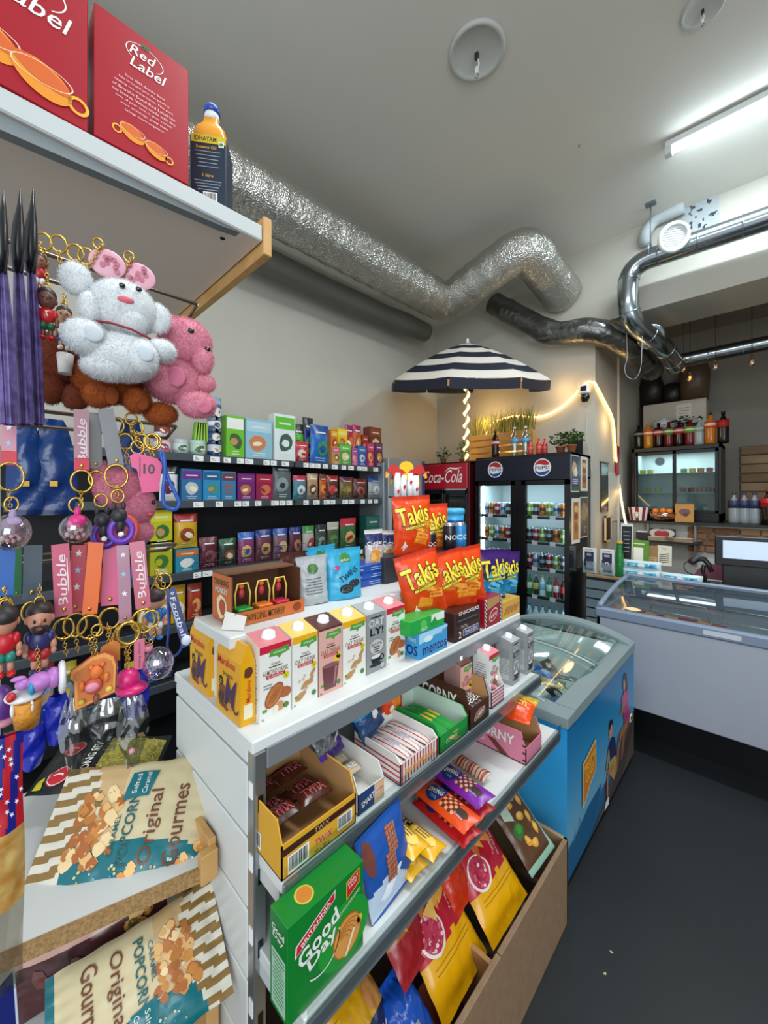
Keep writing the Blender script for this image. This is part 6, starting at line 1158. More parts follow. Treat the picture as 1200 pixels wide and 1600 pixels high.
for px, lab in ((1147, 'water bottle with dark blue label on the kitchen bar, left of three'), (1163, 'water bottle with dark blue label on the kitchen bar, middle of three'), (1179, 'water bottle with dark blue label on the kitchen bar, right of three')):
    if px == 1147: o = bottle('water_bottle', .05, .33, mat('#8a9498', .12), mat('#3a3a5a', .4), (mat('#2a3054', .4),), lab=(.5, .75)); w3 = o
    else: o = dup(w3)
    o.location = (on(px, 5.7), 5.7, KZ); tag(o, lab, 'bottle', 'water bottles on the kitchen bar')
o = bottle('cola_bottle', .062, .36, cola, redl, (redl, redl), lab=(.5, .75)); place(o, (on(1201, 5.65), 5.65, KZ)); tag(o, 'big cola bottle with red label on the bar, cut by the right edge', 'bottle')
# small shelf under the bar with trays and heart picture
sh = MB(); p = at(1000, 852, Y=5.35); sh.box(-1.05, -.50, 5.3, 5.58, 1.155, 1.175, mat('#1c1e22', .4), .002); tag(sh.build('under_shelf'), 'dark shelf board below the bar holding the trays and heart picture', 'shelf')
for x in (-1.0, -.56): b = MB(); b.box(x, x+.02, 5.5, 5.56, .9, 1.36, mat('#8a9094', .4, .5)); tag(b.build('shelf_bracket'), 'vertical metal bracket of the dark shelf under the bar, %s one' % ('left' if x < -.9 else 'right'), 'bracket', 'brackets under the bar')
card_on('heart_picture', 1034, 829, 846, 5.5, .26, 1.176, mat('#26262a', .4), lambda b, mp, w, h: (b.disc(mp, mat('#c8c4c0', .5), -w*.16, h*.58, w*.3, h*.4, 1, 20), b.disc(mp, mat('#c8c4c0', .5), w*.16, h*.58, w*.3, h*.4, 1.1, 20), b.disc(mp, mat('#a01f34', .4), -w*.1, h*.5, w*.18, h*.3, 2), b.disc(mp, mat('#a01f34', .4), w*.1, h*.5, w*.18, h*.3, 2.1)), 'small picture with a red heart shape on the shelf under the bar', 'picture')
for px, lab in ((1034, 'beige food tray under the heart picture, left one'), (1061, 'beige food tray on the shelf under the bar, right one')):
    b = MB(); m_ = mat('#b8a890', .6); b.box(-.11, .11, -.05, .05, 0, .005, m_); b.prism([(-.05, 0), (-.065, .04), (-.06, .04), (-.045, 0)], -.12, .12, m_, 'x'); b.prism([(.05, 0), (.065, .04), (.06, .04), (.045, 0)], -.12, .12, m_, 'x'); b.prism([(-.11, 0), (-.125, .04), (-.12, .04), (-.105, 0)], -.055, .055, m_, 'y'); b.prism([(.11, 0), (.125, .04), (.12, .04), (.105, 0)], -.055, .055, m_, 'y'); tag(place(b.build('food_tray'), (on(px, 5.38), 5.38, 1.176)), lab, 'tray', 'beige food trays')
b = MB(); b.box(-.06, .06, -.04, .04, 0, .08, mat('#2a2a30', .4), .004); b.box(-.05, .05, -.03, .03, .08, .09, Wt); tag(place(b.build('napkin_box'), (on(1004, 5.42), 5.42, 1.176)), 'dark box with white tissue at the left end of the under bar shelf', 'box')
b = MB(); b.disc(lambda u, v, l=0: (u, -.01, max(v, 0)), mat('#7a4458', .5), 0, 0, .17, .14, 0, 30); b.disc(lambda u, v, l=0: (u, .0, max(v, 0)), mat('#7a4458', .5), 0, 0, .17, .14, 0, 30); tag(place(b.build('round_mat'), (on(1122, 4.62), 4.62, .93)), 'dusky pink rounded panel behind the scanner on the counter', 'panel')
b = MB(); b.box(-.12, .14, -.03, .03, 0, .015, black, .003); tag(place(b.build('keyboard'), (on(1132, 4.45), 4.45, .926)), 'flat black device lying between scanner and monitor', 'keyboard')
# passage wall: dark board, red tag, paper
b = MB(); b.box(-1.289, -1.275, 4.72, 4.98, 1.5, 2.04, mat('#2a2118', .15, coat=.6), .003); b.box(-1.289, -1.27, 4.70, 5.0, 2.04, 2.055, black); tag(b.build('dark_board'), 'tall dark glossy board on the passage wall reflecting the rope light', 'board')
b = MB(); b.box(-1.285, -1.26, 5.28, 5.40, 1.93, 2.28, mat('#a81c20', .5), .01); tag(b.build('red_tag'), 'red hanging tag at the foot of the white conduit', 'tag')
b = MB(); b.box(-1.289, -1.28, 5.02, 5.5, 1.38, 1.95, mat('#c8c6bf', .5), .002); tag(b.build('white_board'), 'white panel on the passage wall right of the dark board', 'board')
b = MB(); fr_ = mat('#d8b48a', .3); b.box(-1.26, -1.25, 4.78, 4.98, 1.18, 1.45, Bk); 
for q_ in ((4.77, 4.79, 1.17, 1.46), (4.97, 4.99, 1.17, 1.46), (4.77, 4.99, 1.17, 1.19), (4.77, 4.99, 1.44, 1.46)): b.box(-1.262, -1.245, *q_, fr_)
tag(b.build('framed_card'), 'small dark card in a pale frame low on the passage wall', 'picture')
# ice creams in the blue freezer and goods in the grey freezer
ic = []
for i in range(26):
    cs = [('#6a5a54', 'dull brown'), ('#2f6ac0', 'blue'), ('#8a8a90', 'silver grey'), ('#3a3438', 'dark'), ('#b8a078', 'beige')]; c, nm_ = cs[i % 5]
    if len(ic) < 5: b, mp = pouch(.16, .07, .03, mat(c, .25, .3, bump=.3, bscale=50), seed=i, amp=.003, nu=12, nv=8, seal=.05); b.disc(mp, mat('#c8c4c0', .4), 0, .035, .03, .016, 1, 10, wob=.2); o = b.build('ice_cream_pack'); ic.append(o)
    else: o = dup(ic[i % 5])
    gx, gy = i % 4, i//4; o.location = (FXm+.16+.155*gx+R.uniform(-.02, .02), FY0+.2+.14*gy+R.uniform(-.02, .02), .46+.04*(i % 3)); o.rotation_euler = (-PI/2+R.uniform(-.5, .5), R.uniform(-.3, .3), R.uniform(0, 3)); tag(o, nm_+' wrapped ice cream lying loose under the glass lid of the blue freezer', 'ice cream', nm_+' ice creams in the blue freezer')
rp = None
for i in range(7):
    if rp is None: b, mp = pouch(.24, .16, .06, mat('#b8401c', .25, bump=.4, bscale=40), lambda u, v: mat('#d8a060', .3) if abs(u) < .2 and .3 < v < .7 else None, seed=70, amp=.006); rp = b.build('frozen_food_bag'); o = rp
    else: o = dup(rp)
    o.location = (-.72+.17*(i % 4)+.05*(i//4), 3.42+.24*(i//4), .72-.02*(i//4)); o.rotation_euler = (-PI/2+.2, 0, R.uniform(-.4, .4)); tag(o, 'orange red frozen food bag in the wire basket of the grey freezer', 'frozen food', 'frozen food bags in the grey freezer')
# ------------------------------------------------------------ goods on the wall shelving
def wpack(pa, pb, yt, kind, c1, c2, c3, z, lab, X=-2.965, txt=None, sp=None):
    y, w = span(X, pa, pb); h = at((pa+pb)/2, yt, X=X).z-z; w *= .96
    if kind == 'box':
        d = .1; b = MB(); b.box(-w/2, w/2, -d/2, d/2, 0, h, mat(c1, .4), .001); mf, mr, ml = flat(w, d, .001); n = 'food_box'; cat = 'box'
    elif kind == 'bag':
        d = min(.07, w*.5); b, mf = pouch(w, h, d, mat(c1, .28, bump=.3, bscale=30), (lambda u, v: mat(c2, .3) if v > .72 else None), seed=int(pa), amp=.004, nu=10, nv=12, eps=.0012, seal=.05); n = 'snack_bag'; cat = 'snack bag'
    else:
        d = w; r = w/2; b = MB(); b.lathe([(r, 0), (r, h*.3), (r, h*.7), (r, h), (0, h*.99)], 18, mat(c1, .3), mats=[mat(c1, .3), mat(c2, .35), mat(c1, .3), mat('#a8adb0', .3, .8)]); mf = lambda u, v, l=1: ((r+.0008*l)*math.sin(u/r), -(r+.0008*l)*math.cos(u/r), v); n = 'food_tin'; cat = 'tin'
    q = random.Random(int(pa*7+yt))
    if kind == 'box': b.rect(mf, mat(c2, .4), -w*.46, w*.46, h*.68, h*.94, 1)
    if txt: b.text(mf, Wt, txt, 0, h*.8, w=w*.7, lay=2.5, bold=.04)
    else: b.rect(mf, mat('#dcdcd6', .4), -w*.28, w*.28, h*.78, h*.82, 2)
    b.disc(mf, mat(c3, .45), w*q.uniform(-.1, .1), h*.4, w*.3, h*.2, 2, 14, q.uniform(-.5, .5), .12); b.disc(mf, mat(q.choice(['#e8dcc0', c2, '#b88a5a', c1]), .45), w*q.uniform(-.15, .15), h*.38, w*q.uniform(.1, .2), h*q.uniform(.05, .12), 3, 10, q.uniform(-1, 1), .3); b.lines(mf, mat('#dcdcd6', .4), 0, h*.14, w*.6, 2, h*.06, h*.02, 2, int(pa))
    o = b.build(n); place(o, (X-d/2, y, z+.001), FX); return tag(o, lab, cat)
S1, S2, S3, S4, S5 = 1.985, 1.65, 1.14, .78, .4
T = 'on the top wall shelf'; 
wpack(243, 271, 683, 'can', '#c87a90', '#d8d0d4', '#8a3a4a', S1, 'pink and white food tin '+T+', lower of a pair')
wpack(244, 270, 657, 'can', '#d8dcdc', '#5a2a2a', '#a03a3a', 2.093, 'white and dark red food tin stacked on the pink tin')
wpack(273, 298, 686, 'can', '#a8b8b8', '#c8d4cc', '#4a6a4a', S1, 'low pale tin '+T+', left of two')
wpack(300, 326, 688, 'can', '#a8c0c0', '#b8d0b0', '#3a6a3a', S1, 'low pale tin with green print '+T+', right of two')
for i in range(5):
    b = MB(); b.box(-.016, .016, -.012, .012, 0, .15, mat('#5f9a2c', .35), .003); mp = lambda u, v, l=1: (u, -.012-.0008*l, v); b.rect(mp, mat('#a8c850', .4), -.004, .004, .01, .14, 1); o = b.build('green_stick_pack'); place(o, (-3.02, Yx(305+5*i, -3.0), S1+.098), FX, 0, .12-.04*i); tag(o, 'long green stick pack standing on the pale tins, %s of five' % ['first', 'second', 'third', 'fourth', 'fifth'][i], 'pack', 'green stick packs')
for i, (c1, c2) in enumerate((('#2a4a78', '#c8ccd8'), ('#6a88a8', '#2a4a78'), ('#2a4a78', '#d8dce4'), ('#88a0b8', '#3a5a88'))):
    wpack(328, 350, 672-22*i+15, 'can', c1, c2, '#d8d8d0', S1+.087*i, 'blue and white tin in the tall stack on the top shelf, %s' % ['at the bottom', 'second from bottom', 'third from bottom', 'topmost'][i])
for o in [q for q in bpy.data.objects if 'tall stack' in q.get('label', '')]: pass
wpack(353, 382, 650, 'box', '#6ab82a', '#e8e8e0', '#3a5a2a', S1, 'bright green food box with red badge '+T, txt='FANI')
wpack(383, 426, 656, 'box', '#8ab8c8', '#a8ccd8', '#c87a4a', S1, 'pale blue box with round biscuits pictured '+T, txt=None)
wpack(428, 462, 648, 'box', '#d8e0e0', '#5ab82a', '#3a5a4a', S1, 'tall white and green box with window '+T)
wpack(458, 478, 662, 'bag', '#4fb02a', '#14161c', '#1c3a8a', S1, 'green bag with black top behind the white and green box', X=-3.06)
wpack(475, 492, 652, 'bag', '#1c2f7a', '#101218', '#3a9a4a', S1, 'dark blue and black bag leaning '+T, X=-3.08)
wpack(462, 486, 690, 'bag', '#a82430', '#c8303a', '#d8c8b8', S1, 'red snack bag in front of the green and black bags'); wpack(487, 517, 664, 'bag', '#1f62b0', '#1c4a90', '#2a8a5a', S1, 'big shiny blue bag '+T)
S1r = S1+.004
for pa, pb, yt, yb, c1, c2, c3, lab in ((519, 531, 698, 0, '#b88a50', '#d8588a', '#7a4a2a', 'small tan and pink box at the front of the top shelf, beside the blue bag'), (530, 549, 694, 0, '#4a9a3a', '#6ab84a', '#d8c8a0', 'small green box with a bowl picture at the front of the top shelf'), (550, 559, 700, 0, '#c04a7a', '#8a5a9a', '#d8a0b8', 'small pink box next to the green bowl box'), (559, 573, 697, 0, '#2a5aa0', '#3a7ac0', '#c8d0d8', 'small blue box at the front right of the top shelf'), (574, 585, 692, 0, '#b82a5a', '#d04a7a', '#e8c040', 'small crimson box at the front right of the top shelf'), (586, 598, 692, 0, '#5a2a5a', '#7a3a6a', '#c8902a', 'small plum box at the end of the top shelf')):
    wpack(pa, pb, yt, 'box', c1, c2, c3, S1, lab)
for pa, pb, yt, z, k, c1, c2, c3, lab in ((517, 528, 672, 2.12, 'box', '#c8702a', '#e0b030', '#a03a1a', 'orange box in the upper layer of the top shelf, left end'), (527, 543, 670, 2.12, 'box', '#d8b82a', '#e8cc3a', '#b05a2a', 'yellow box in the upper layer of the top shelf'), (541, 554, 664, 2.10, 'bag', '#9a2a3a', '#8a1a4a', '#c86a2a', 'dark red bag in the upper layer of the top shelf'), (553, 567, 664, 2.10, 'bag', '#b8482a', '#9a1a4a', '#d89a4a', 'orange and magenta bag in the upper layer of the top shelf'), (566, 576, 680, 2.10, 'box', '#8a2a24', '#b03a2a', '#d8a060', 'small dark red box in the upper layer of the top shelf'), (577, 596, 668, 2.12, 'box', '#6a2c20', '#8a3a28', '#d8c8a8', 'brown box with a plate of food, highest at the end of the top shelf')):
    wpack(pa, pb, yt, k, c1, c2, c3, z, lab, X=-3.0)
b = MB(); b.box(-3.1, -2.99, Yx(517, -3.0), Yx(598, -3.0), 2.10, 2.118, mat('#2a4a7a', .5)); tag(b.build('box_tray'), 'flat blue cardboard tray under the upper layer of small boxes', 'tray')
r2 = [(250, 281, 727, 'bag', '#d8d8d8', '#1c1c20', '#5a1f4a', 'white bag with black top on the second wall shelf, partly behind the straps'), (283, 316, 733, 'box', '#2a6a9a', '#6a2a8a', '#b8c0c0', 'blue and purple box of bags on the second wall shelf'), (317, 345, 735, 'box', '#2a86b8', '#1f5a8a', '#3a8a7a', 'teal and blue box of bags on the second wall shelf'), (346, 369, 737, 'box', '#2a7aa8', '#6a3a4a', '#8a5a5a', 'blue box with dusty pink packs on the second wall shelf'),
 (371, 399, 740, 'box', '#6a1f6a', '#7a2a7a', '#b86a3a', 'purple box on the second wall shelf'), (400, 427, 741, 'box', '#8a1a4a', '#a8203a', '#c86a3a', 'crimson box on the second wall shelf'), (428, 459, 722, 'bag', '#5a6468', '#1f3f44', '#8a9494', 'tall dark teal and grey bag on the second wall shelf'), (460, 482, 743, 'bag', '#3a7a88', '#b82a4a', '#d8d8d8', 'red topped teal bag on the second wall shelf'), (482, 500, 740, 'bag', '#a88a6a', '#c0a080', '#5a3a2a', 'tan paper bag on the second wall shelf'),
 (500, 512, 741, 'bag', '#b8541c', '#6a2a1a', '#d88a3a', 'narrow orange bag on the second wall shelf'), (512, 532, 743, 'bag', '#4a2a24', '#a8202a', '#c83a3a', 'dark bag with red top on the second wall shelf'), (533, 555, 745, 'bag', '#6a5a2a', '#5a2a44', '#8a7a3a', 'olive and plum bag on the second wall shelf'), (555, 577, 748, 'bag', '#5a2424', '#6a2a2a', '#a86a5a', 'maroon bag near the end of the second wall shelf'), (578, 598, 745, 'bag', '#9aa0a4', '#1f4a8a', '#d8d8d8', 'silver bag with blue top at the end of the second wall shelf')]
for pa, pb, yt, k, c1, c2, c3, lab in r2: wpack(pa, pb, yt, k, c1, c2, c3, S2, lab, X=-2.985, sp=1)
r3 = [(205, 232, 815, 'bag', '#3a6ab0', '#2a8a4a', '#c8b83a', 'blue and green bag on the third wall shelf behind the keychains'), (234, 270, 845, 'box', '#a8a81c', '#c8c02a', '#3a6a2a', 'yellow green box on the third wall shelf, lower of two'), (274, 311, 858, 'box', '#2a86a0', '#c86a2a', '#d8dcdc', 'blue and white box under the red and yellow bag'), (313, 343, 840, 'bag', '#5a1c30', '#6a2438', '#8a4a4a', 'maroon bag behind the wire fence on the third wall shelf'), (344, 372, 842, 'bag', '#2a3a2c', '#1f5a3a', '#8a4a2a', 'dark green bag behind the wire fence on the third wall shelf'),
 (374, 401, 832, 'bag', '#8a3a6a', '#2a5ab0', '#d8b070', 'purple bag with blue top behind the wire fence'), (402, 428, 828, 'bag', '#6a3a4a', '#1f2f7a', '#c8a060', 'bag of sticks with dark blue top behind the wire fence'), (429, 453, 826, 'bag', '#7a5a6a', '#2a4a9a', '#d8b080', 'mauve bag with blue top behind the wire fence'), (454, 474, 824, 'bag', '#5a2a3a', '#2a2a7a', '#a87a5a', 'plum bag with indigo top behind the wire fence'), (475, 494, 822, 'bag', '#b8b0a8', '#3a8a3a', '#b83a3a', 'white bag with green top behind the wire fence'),
 (495, 513, 820, 'bag', '#3a4a44', '#2a2a2c', '#8a9a8a', 'slate grey bag behind the wire fence'), (514, 533, 816, 'bag', '#4a5a3a', '#a8b0a0', '#5a8a4a', 'grey green bag behind the wire fence'), (534, 560, 810, 'bag', '#3a6a3c', '#b82a3a', '#d8b070', 'green bag with bright red top near the end of the third wall shelf'), (572, 594, 806, 'box', '#1f5a50', '#2a6a5a', '#3a8a7a', 'dark teal box at the end of the third wall shelf')]
for pa, pb, yt, k, c1, c2, c3, lab in r3: wpack(pa, pb, yt, k, c1, c2, c3, S3, lab, X=-2.99)
wpack(234, 270, 797, 'box', '#b8b41c', '#d0c82a', '#2a6a2a', S3+.20, 'yellow green box with plant print stacked on its twin', X=-2.99); wpack(273, 312, 803, 'bag', '#c8a01f', '#a82424', '#8a3a1a', S3+.17, 'big yellow bag with red top and round badge on the third wall shelf', X=-2.99)
r4 = [(215, 240, 925, 'bag', '#b8921c', '#c8a82a', '#e8e0d0', 'yellow bag on the fourth wall shelf, first from left'), (243, 266, 922, 'bag', '#c8a01f', '#d8b83a', '#e8e0d0', 'yellow bag with a white label on the fourth wall shelf, second from left'), (268, 292, 915, 'bag', '#c8a020', '#b8881c', '#e8e0d0', 'yellow bag on the fourth wall shelf, third from left'), (294, 318, 912, 'bag', '#a83a24', '#8a2a1c', '#d8a060', 'red bag on the fourth wall shelf beside the yellow bags'), (530, 570, 868, 'box', '#2a7a44', '#c8a84a', '#d8d8c8', 'green box low on the wall shelving behind the orange sweets'), (480, 520, 880, 'box', '#2a3a5a', '#3a5a8a', '#8a9aaa', 'dark blue box low on the wall shelving behind the blue boxes')]
for pa, pb, yt, k, c1, c2, c3, lab in r4: wpack(pa, pb, yt, k, c1, c2, c3, S4, lab, X=-3.0)
for i, (pa, c1, c2) in enumerate(((165, '#1c2a6a', '#14204a'), (195, '#2a5a3a', '#b8a02a'), (222, '#1f3f8a', '#c8c8d0'), (250, '#141a3a', '#1c2a5a'), (60, '#1f3a8a', '#b83a2a'), (95, '#3a6a3a', '#c8b83a'), (130, '#8a2a2a', '#d8a040'))): wpack(pa, pa+26, 1035, 'bag', c1, c2, '#8a8a9a', S5, ['navy blue', 'green', 'royal blue', 'black blue', 'blue and red', 'green and yellow', 'red and gold'][i]+' bag low in shade on the fifth wall shelf', X=-3.0)
# ------------------------------------------------------------ tea shelf at upper left
ts = thing('tea_shelf', 'thick white shelf with pine end batten at upper left, carrying the red tea boxes', 'shelf', (-1.2, 0, 2.33))
b = MB(); b.box(-.3, .30, -.45, .495, 0, .04, mat('#c3c8c8', .4), .003, {'b': mat('#d8cabc', .6)}); b.build('board', ts)
b = MB(); b.prism([(-.45, -.055), (-.45, .0), (.44, .0), (.40, -.006)], .27, .292, mat('#8a9194', .4, .4), 'x'); b.build('steel_channel', ts)
pine = mat('#d0a468', .55, mottle=.6, mscale=14, h2='#b88648')
b = MB(); b.box(-.3, .302, .497, .52, -.03, .065, pine, .002); b.build('batten', ts)
b = MB(); b.cyl((.24, .42, -.0012), .006, .001, 10, black); b.build('screw', ts)
def teabox(labelbig):
    w, h, d = .168, .25, .09; b = MB(); rm = mat('#a2061f', .35, mottle=0); b.box(-w/2, w/2, -d/2, d/2, 0, h, rm, .0015); mf, mr, ml = flat(w, d, .0005); k = 1.55 if labelbig else 1.0; cy = h*.72 if labelbig else h*.78
    b.text(mf, Wt, 'Red', -.004, cy+.016*k, w=.042*k, h=.019*k, shear=.3, bold=.02); b.text(mf, Wt, 'Label', .006*k, cy-.008*k, w=.06*k, h=.021*k, shear=.3, bold=.02); b.arc(mf, Wt, 0, cy+.014*k, .033*k, .0016*k, -.9, 3.9, 1, 30, .6); b.poly(mf, mat('#3a5a2a', .4), [(-.008*k, cy+.04*k), (.008*k, cy+.04*k), (.006*k, cy+.03*k), (-.006*k, cy+.03*k)], 1)
    if not labelbig:
        for i, s in enumerate(('Since 1869, Brooke Bond', 'has brought you the perfect', 'tasting tea experience. This pack', 'of Brooke Bond Red Label has', 'tea leaves. When made with the', 'love of your care, it gives a touch', 'your evenings, great taste', 'brings them together')): b.text(mf, mat('#f0c8c8', .4), s, 0, h*.60-.0098*i, w=[.07, .09, .105, .112, .112, .1, .085, .07][i], h=.0055)
    for j, (cx, cz, s) in enumerate(((-.022, h*.17, 1), (.02, h*.135, .95)) if not labelbig else ((-.05, h*.26, 1.9), (.02, h*.19, 1.9))):
        e = mat('#e8922a', .35); f = mat('#f2b23a', .35); b.disc(mf, e, cx, cz, .022*s, .015*s, 2+2*j, 24, -.35); b.disc(mf, mat('#d8642a', .35), cx, cz+.005*s, .021*s, .008*s, 3+2*j, 24, -.3); b.arc(mf, mat('#f6d8b0', .35), cx, cz+.005*s, .0215*s, .0012*s, lay=3.3+2*j, sy=.42); b.arc(mf, f, cx+(.026*s if j else -.026*s), cz-.006*s, .007*s, .0028*s, lay=2+2*j)
    return b.build('tea_box')
o = teabox(False); place(o, (-.945, .236, 2.371), FX); tag(o, 'red tea box with small cups and a text paragraph, beside the oil bottle', 'tea box', 'red tea boxes')
o = teabox(True); place(o, (-.945, .058, 2.371), FX+.03); tag(o, 'red tea box with large cups and large lettering, cut by the left edge', 'tea box', 'red tea boxes')
ol = thing('oil_bottle', 'golden sesame oil bottle with blue cap at the end of the tea shelf', 'bottle', (-.985, .405, 2.371), .95)
b = MB(); om = mat('#d8962a', .12); s_ = .037
b.grid(lambda u, v: (lambda a, k: (s_*k*1.1*math.copysign(abs(math.cos(a))**.45, math.cos(a)), s_*k*math.copysign(abs(math.sin(a))**.45, math.sin(a)), [0, .01, .19, .215, .235, .25][int(round(v*5))]))(2*PI*u, [.95, 1, 1, .85, .5, .42][int(round(v*5))]), 28, 5, om, True, close=True); b.build('bottle_body', ol)
b = MB(); b.lathe([(.017, .248), (.0175, .262), (.017, .27)], 20, mat('#e8ecec', .3)); b.build('neck', ol); b = MB(); b.lathe([(.019, .266), (.019, .28), (.017, .284), (0, .284)], 24, mat('#1f4aa8', .35)); b.build('cap', ol)
b = MB(); q_ = s_*1.1+.0015; r_ = s_+.0015; nv_ = mat('#14283c', .35); b.box(-q_, q_, -r_, r_, .012, .185, nv_, .004, {'l': mat('#c8ccd0', .4)}); mf, mr, ml = flat(2*q_, 2*r_, .0005)
b.rect(mf, mat('#d8c020', .4), -q_*.9, q_*.95, .165, .184, 1); b.text(mf, nv_, 'IDHAYAM', -.006, .175, w=.05, h=.011, bold=.03); b.text(mf, Yl, 'Sesame Oil', -.004, .155, w=.045); b.rect(mf, Wt, .024, .036, .158, .172, 2); b.disc(mf, Gn, .03, .165, .004, lay=3); b.lines(mf, mat('#8a98a4', .4), 0, .145, .06, 5, .009, .002, 1); b.text(mf, Yl, '1 litre', 0, .088, w=.024); b.lines(mf, mat('#8a98a4', .4), 0, .075, .065, 4, .007, .002, 1); b.barcode(mf, .005, .035, .032, .028, 1)
b.text(ml, mat('#8a6a20', .4), 'IDHAYAM', 0, .15, w=.05, h=.012); b.disc(ml, mat('#6a7a84', .4), .0, .06, .014, .03, 1, 12, .3, .2); b.build('label', ol)

# ------------------------------------------------------------ keychain rack at left
kr = thing('wire_rack', 'wire hanging rack at the left holding rows of keychains and plush bears', 'rack', (-.72, 0, 1.2)); wr_ = mat('#7a7064', .3, .8)
for z, zb in ((2.035, 2.02), (1.815, 1.80), (1.615, 1.6)):
    b = MB(); b.tube([(0, -.25, z-1.2), (0, .27 if z > 2 else .235, z-1.2)], .003, 6, wr_); b.tube([(-.05, -.25, zb-1.2), (-.05, .27 if z > 2 else .235, zb-1.2)], .003, 6, wr_)
    b.tube([(0, .27 if z > 2 else .235, z-1.2), (-.05, .27 if z > 2 else .235, zb-1.2)], .003, 6, wr_); b.build('rail', kr)
b = MB(); b.tube([(-.05, -.25, -1.19), (-.05, -.25, 1.12)], .008, 8, wr_); b.tube([(-.05, -.25, 1.1), (-.3, -.25, 1.1)], .008, 8, wr_); b.build('upright', kr)
gold = mat('#c9a24a', .22, .95); silver = mat('#b8bcc0', .2, .95)
class KC:
    def __init__(s, nm, px, py, X, lab, cat='keychain', grp='keychains on the wire rack', empty=True):
        p = at(px, py, X=X); r = ray(px, py); s.px, s.py = px, py; u = (px-CX)/FPX; t = X/r[0]; s.sz = t/FPX; s.sx = s.sz/math.sqrt(1+u*u); s.rz = math.atan2(r[1], r[0])-PI/2
        s.e = thing(nm, lab, cat, p, s.rz, grp)
    def mb(s): b = MB(); b.T = Matrix.Diagonal((s.sx, s.sz, s.sz, 1)); b.px = s.px; return b
    def c(s, x, y, d=0): return (x-s.px, -d, s.py-y)      # photo offset -> local units, d towards the viewer
    def mp(s, d=0): return lambda x, y, l=1: (x-s.px, -d-.35*l, s.py-y)
    def strap(s, pts, w, col, txt=None, tc='#e8d8dc', nm='strap', stars=None, th=1.6):
        b = s.mb(); k = mat(col, .35, coat=.3)
        for (x0, y0, d0), (x1, y1, d1) in zip(pts, pts[1:]):
            dx, dy = x1-x0, y1-y0; L_ = math.hypot(dx, dy); nx, ny = -dy/L_*w/2, dx/L_*w/2
            f = [s.c(x0+nx, y0+ny, d0), s.c(x0-nx, y0-ny, d0), s.c(x1-nx, y1-ny, d1), s.c(x1+nx, y1+ny, d1)]; g_ = [(a, y_+th, c_) for a, y_, c_ in f]
            b.face(f, k); b.face(g_[::-1], k)
            for i in range(4): b.face([f[i], f[(i+1) % 4], g_[(i+1) % 4], g_[i]], k)
        x0, y0, d0 = pts[0]; x1, y1, d1 = pts[-1]; ang = math.atan2(-(y1-y0), x1-x0)
        M = lambda u, v, l=1: s.c((x0+x1)/2+u*math.cos(ang)-v*math.sin(ang), (y0+y1)/2-(u*math.sin(ang)+v*math.cos(ang)), (d0+d1)/2+.5*l)
        L_ = math.hypot(x1-x0, y1-y0)
        if txt: M2 = (lambda u, v, l=1: M(-u, -v, l)) if txt != 'Football' else M; b.text(M2, mat(tc, .4), txt, 0, 0, w=L_*.72, h=w*.52, shear=.2, bold=.01); b.arc(M2, mat(tc, .4), -L_*.42, w*.1, w*.12, 1.2, lay=1); b.poly(M2, mat(tc, .4), [(-L_*.3, -w*.36), (L_*.3, -w*.36), (L_*.3, -w*.30), (-L_*.3, -w*.30)], 1)
        if stars:
            for i in range(stars): u0 = -L_*.38+L_*.76*i/(stars-1); b.poly(M, mat(['#e8e4ec', '#9ac0dc', '#e8e4ec'][i % 3], .4), [(u0+w*.26*(1 if j % 2 else .42)*math.cos(j*PI/5), w*.26*(1 if j % 2 else .42)*math.sin(j*PI/5)) for j in range(10)], 1)
        b.ell(s.c(x1, y1-w*.35, d1+1), (w*.13, 1, w*.13), gold, 10, 6); return b.build(nm, s.e)
    def ring(s, x, y, R_, r=1.6, d=2, nm='key_ring', m_=None, ax='y'): b = s.mb(); b.ring(s.c(x, y, d), R_, r, m_ or gold, ax, 26, 7); return b.build(nm, s.e)
    def chain(s, x0, y0, x1, y1, d=2, n=None, nm='chain'):
        b = s.mb(); L_ = math.hypot(x1-x0, y1-y0); n = n or max(2, int(L_/5))
        for i in range(n+1):
            t = i/n; rot = Matrix.Rotation((i % 2)*PI/2, 3, 'Z'); b.ring(s.c(x0+(x1-x0)*t, y0+(y1-y0)*t, d), 3.2, .9, gold, 'y', 10, 5, rot)
        return b.build(nm, s.e)
    def blob(s, nm, parts, fuzz=0, fcol=None, fl=4, voxel=None):
        """one continuous surface from overlapping ellipsoids: [(x,y,d, rx,rd,rz, colour)]"""
        b = s.mb()
        for (x, y, d, rx, rd, rz_, m_) in parts: b.ell(s.c(x, y, d), (rx, rd, rz_), m_, 20, 12)
        if fuzz:
            q = random.Random(len(parts)+int(s.px)); tot = sum(p_[3]*p_[5] for p_ in parts)
            for (x, y, d, rx, rd, rz_, m_) in parts:
                for i in range(int(fuzz*rx*rz_/tot)):
                    v = Vector((q.gauss(0, 1), q.gauss(0, 1), q.gauss(0, 1))).normalized(); P_ = Vector(s.c(x, y, d))+Vector((v.x*rx, v.y*rd, v.z*rz_))
                    ins = False
                    for (x2, y2, d2, a2, b2, c2, _m) in parts:
                        w_ = P_-Vector(s.c(x2, y2, d2))
                        if (w_.x/a2)**2+(w_.y/b2)**2+(w_.z/c2)**2 < .93: ins = True; break
                    if ins: continue
                    nrm = Vector((v.x/rx, v.y/rd, v.z/rz_)).normalized(); tan = nrm.cross(Vector((q.uniform(-1, 1), q.uniform(-1, 1), q.uniform(-1, 1)))).normalized(); tip = P_+(nrm+tan*.7)*fl*q.uniform(.5, 1.1); sd = nrm.cross(tan)*.32
                    b.face([P_-sd, P_+sd, tip], m_, True)
        return b.build(nm, s.e)
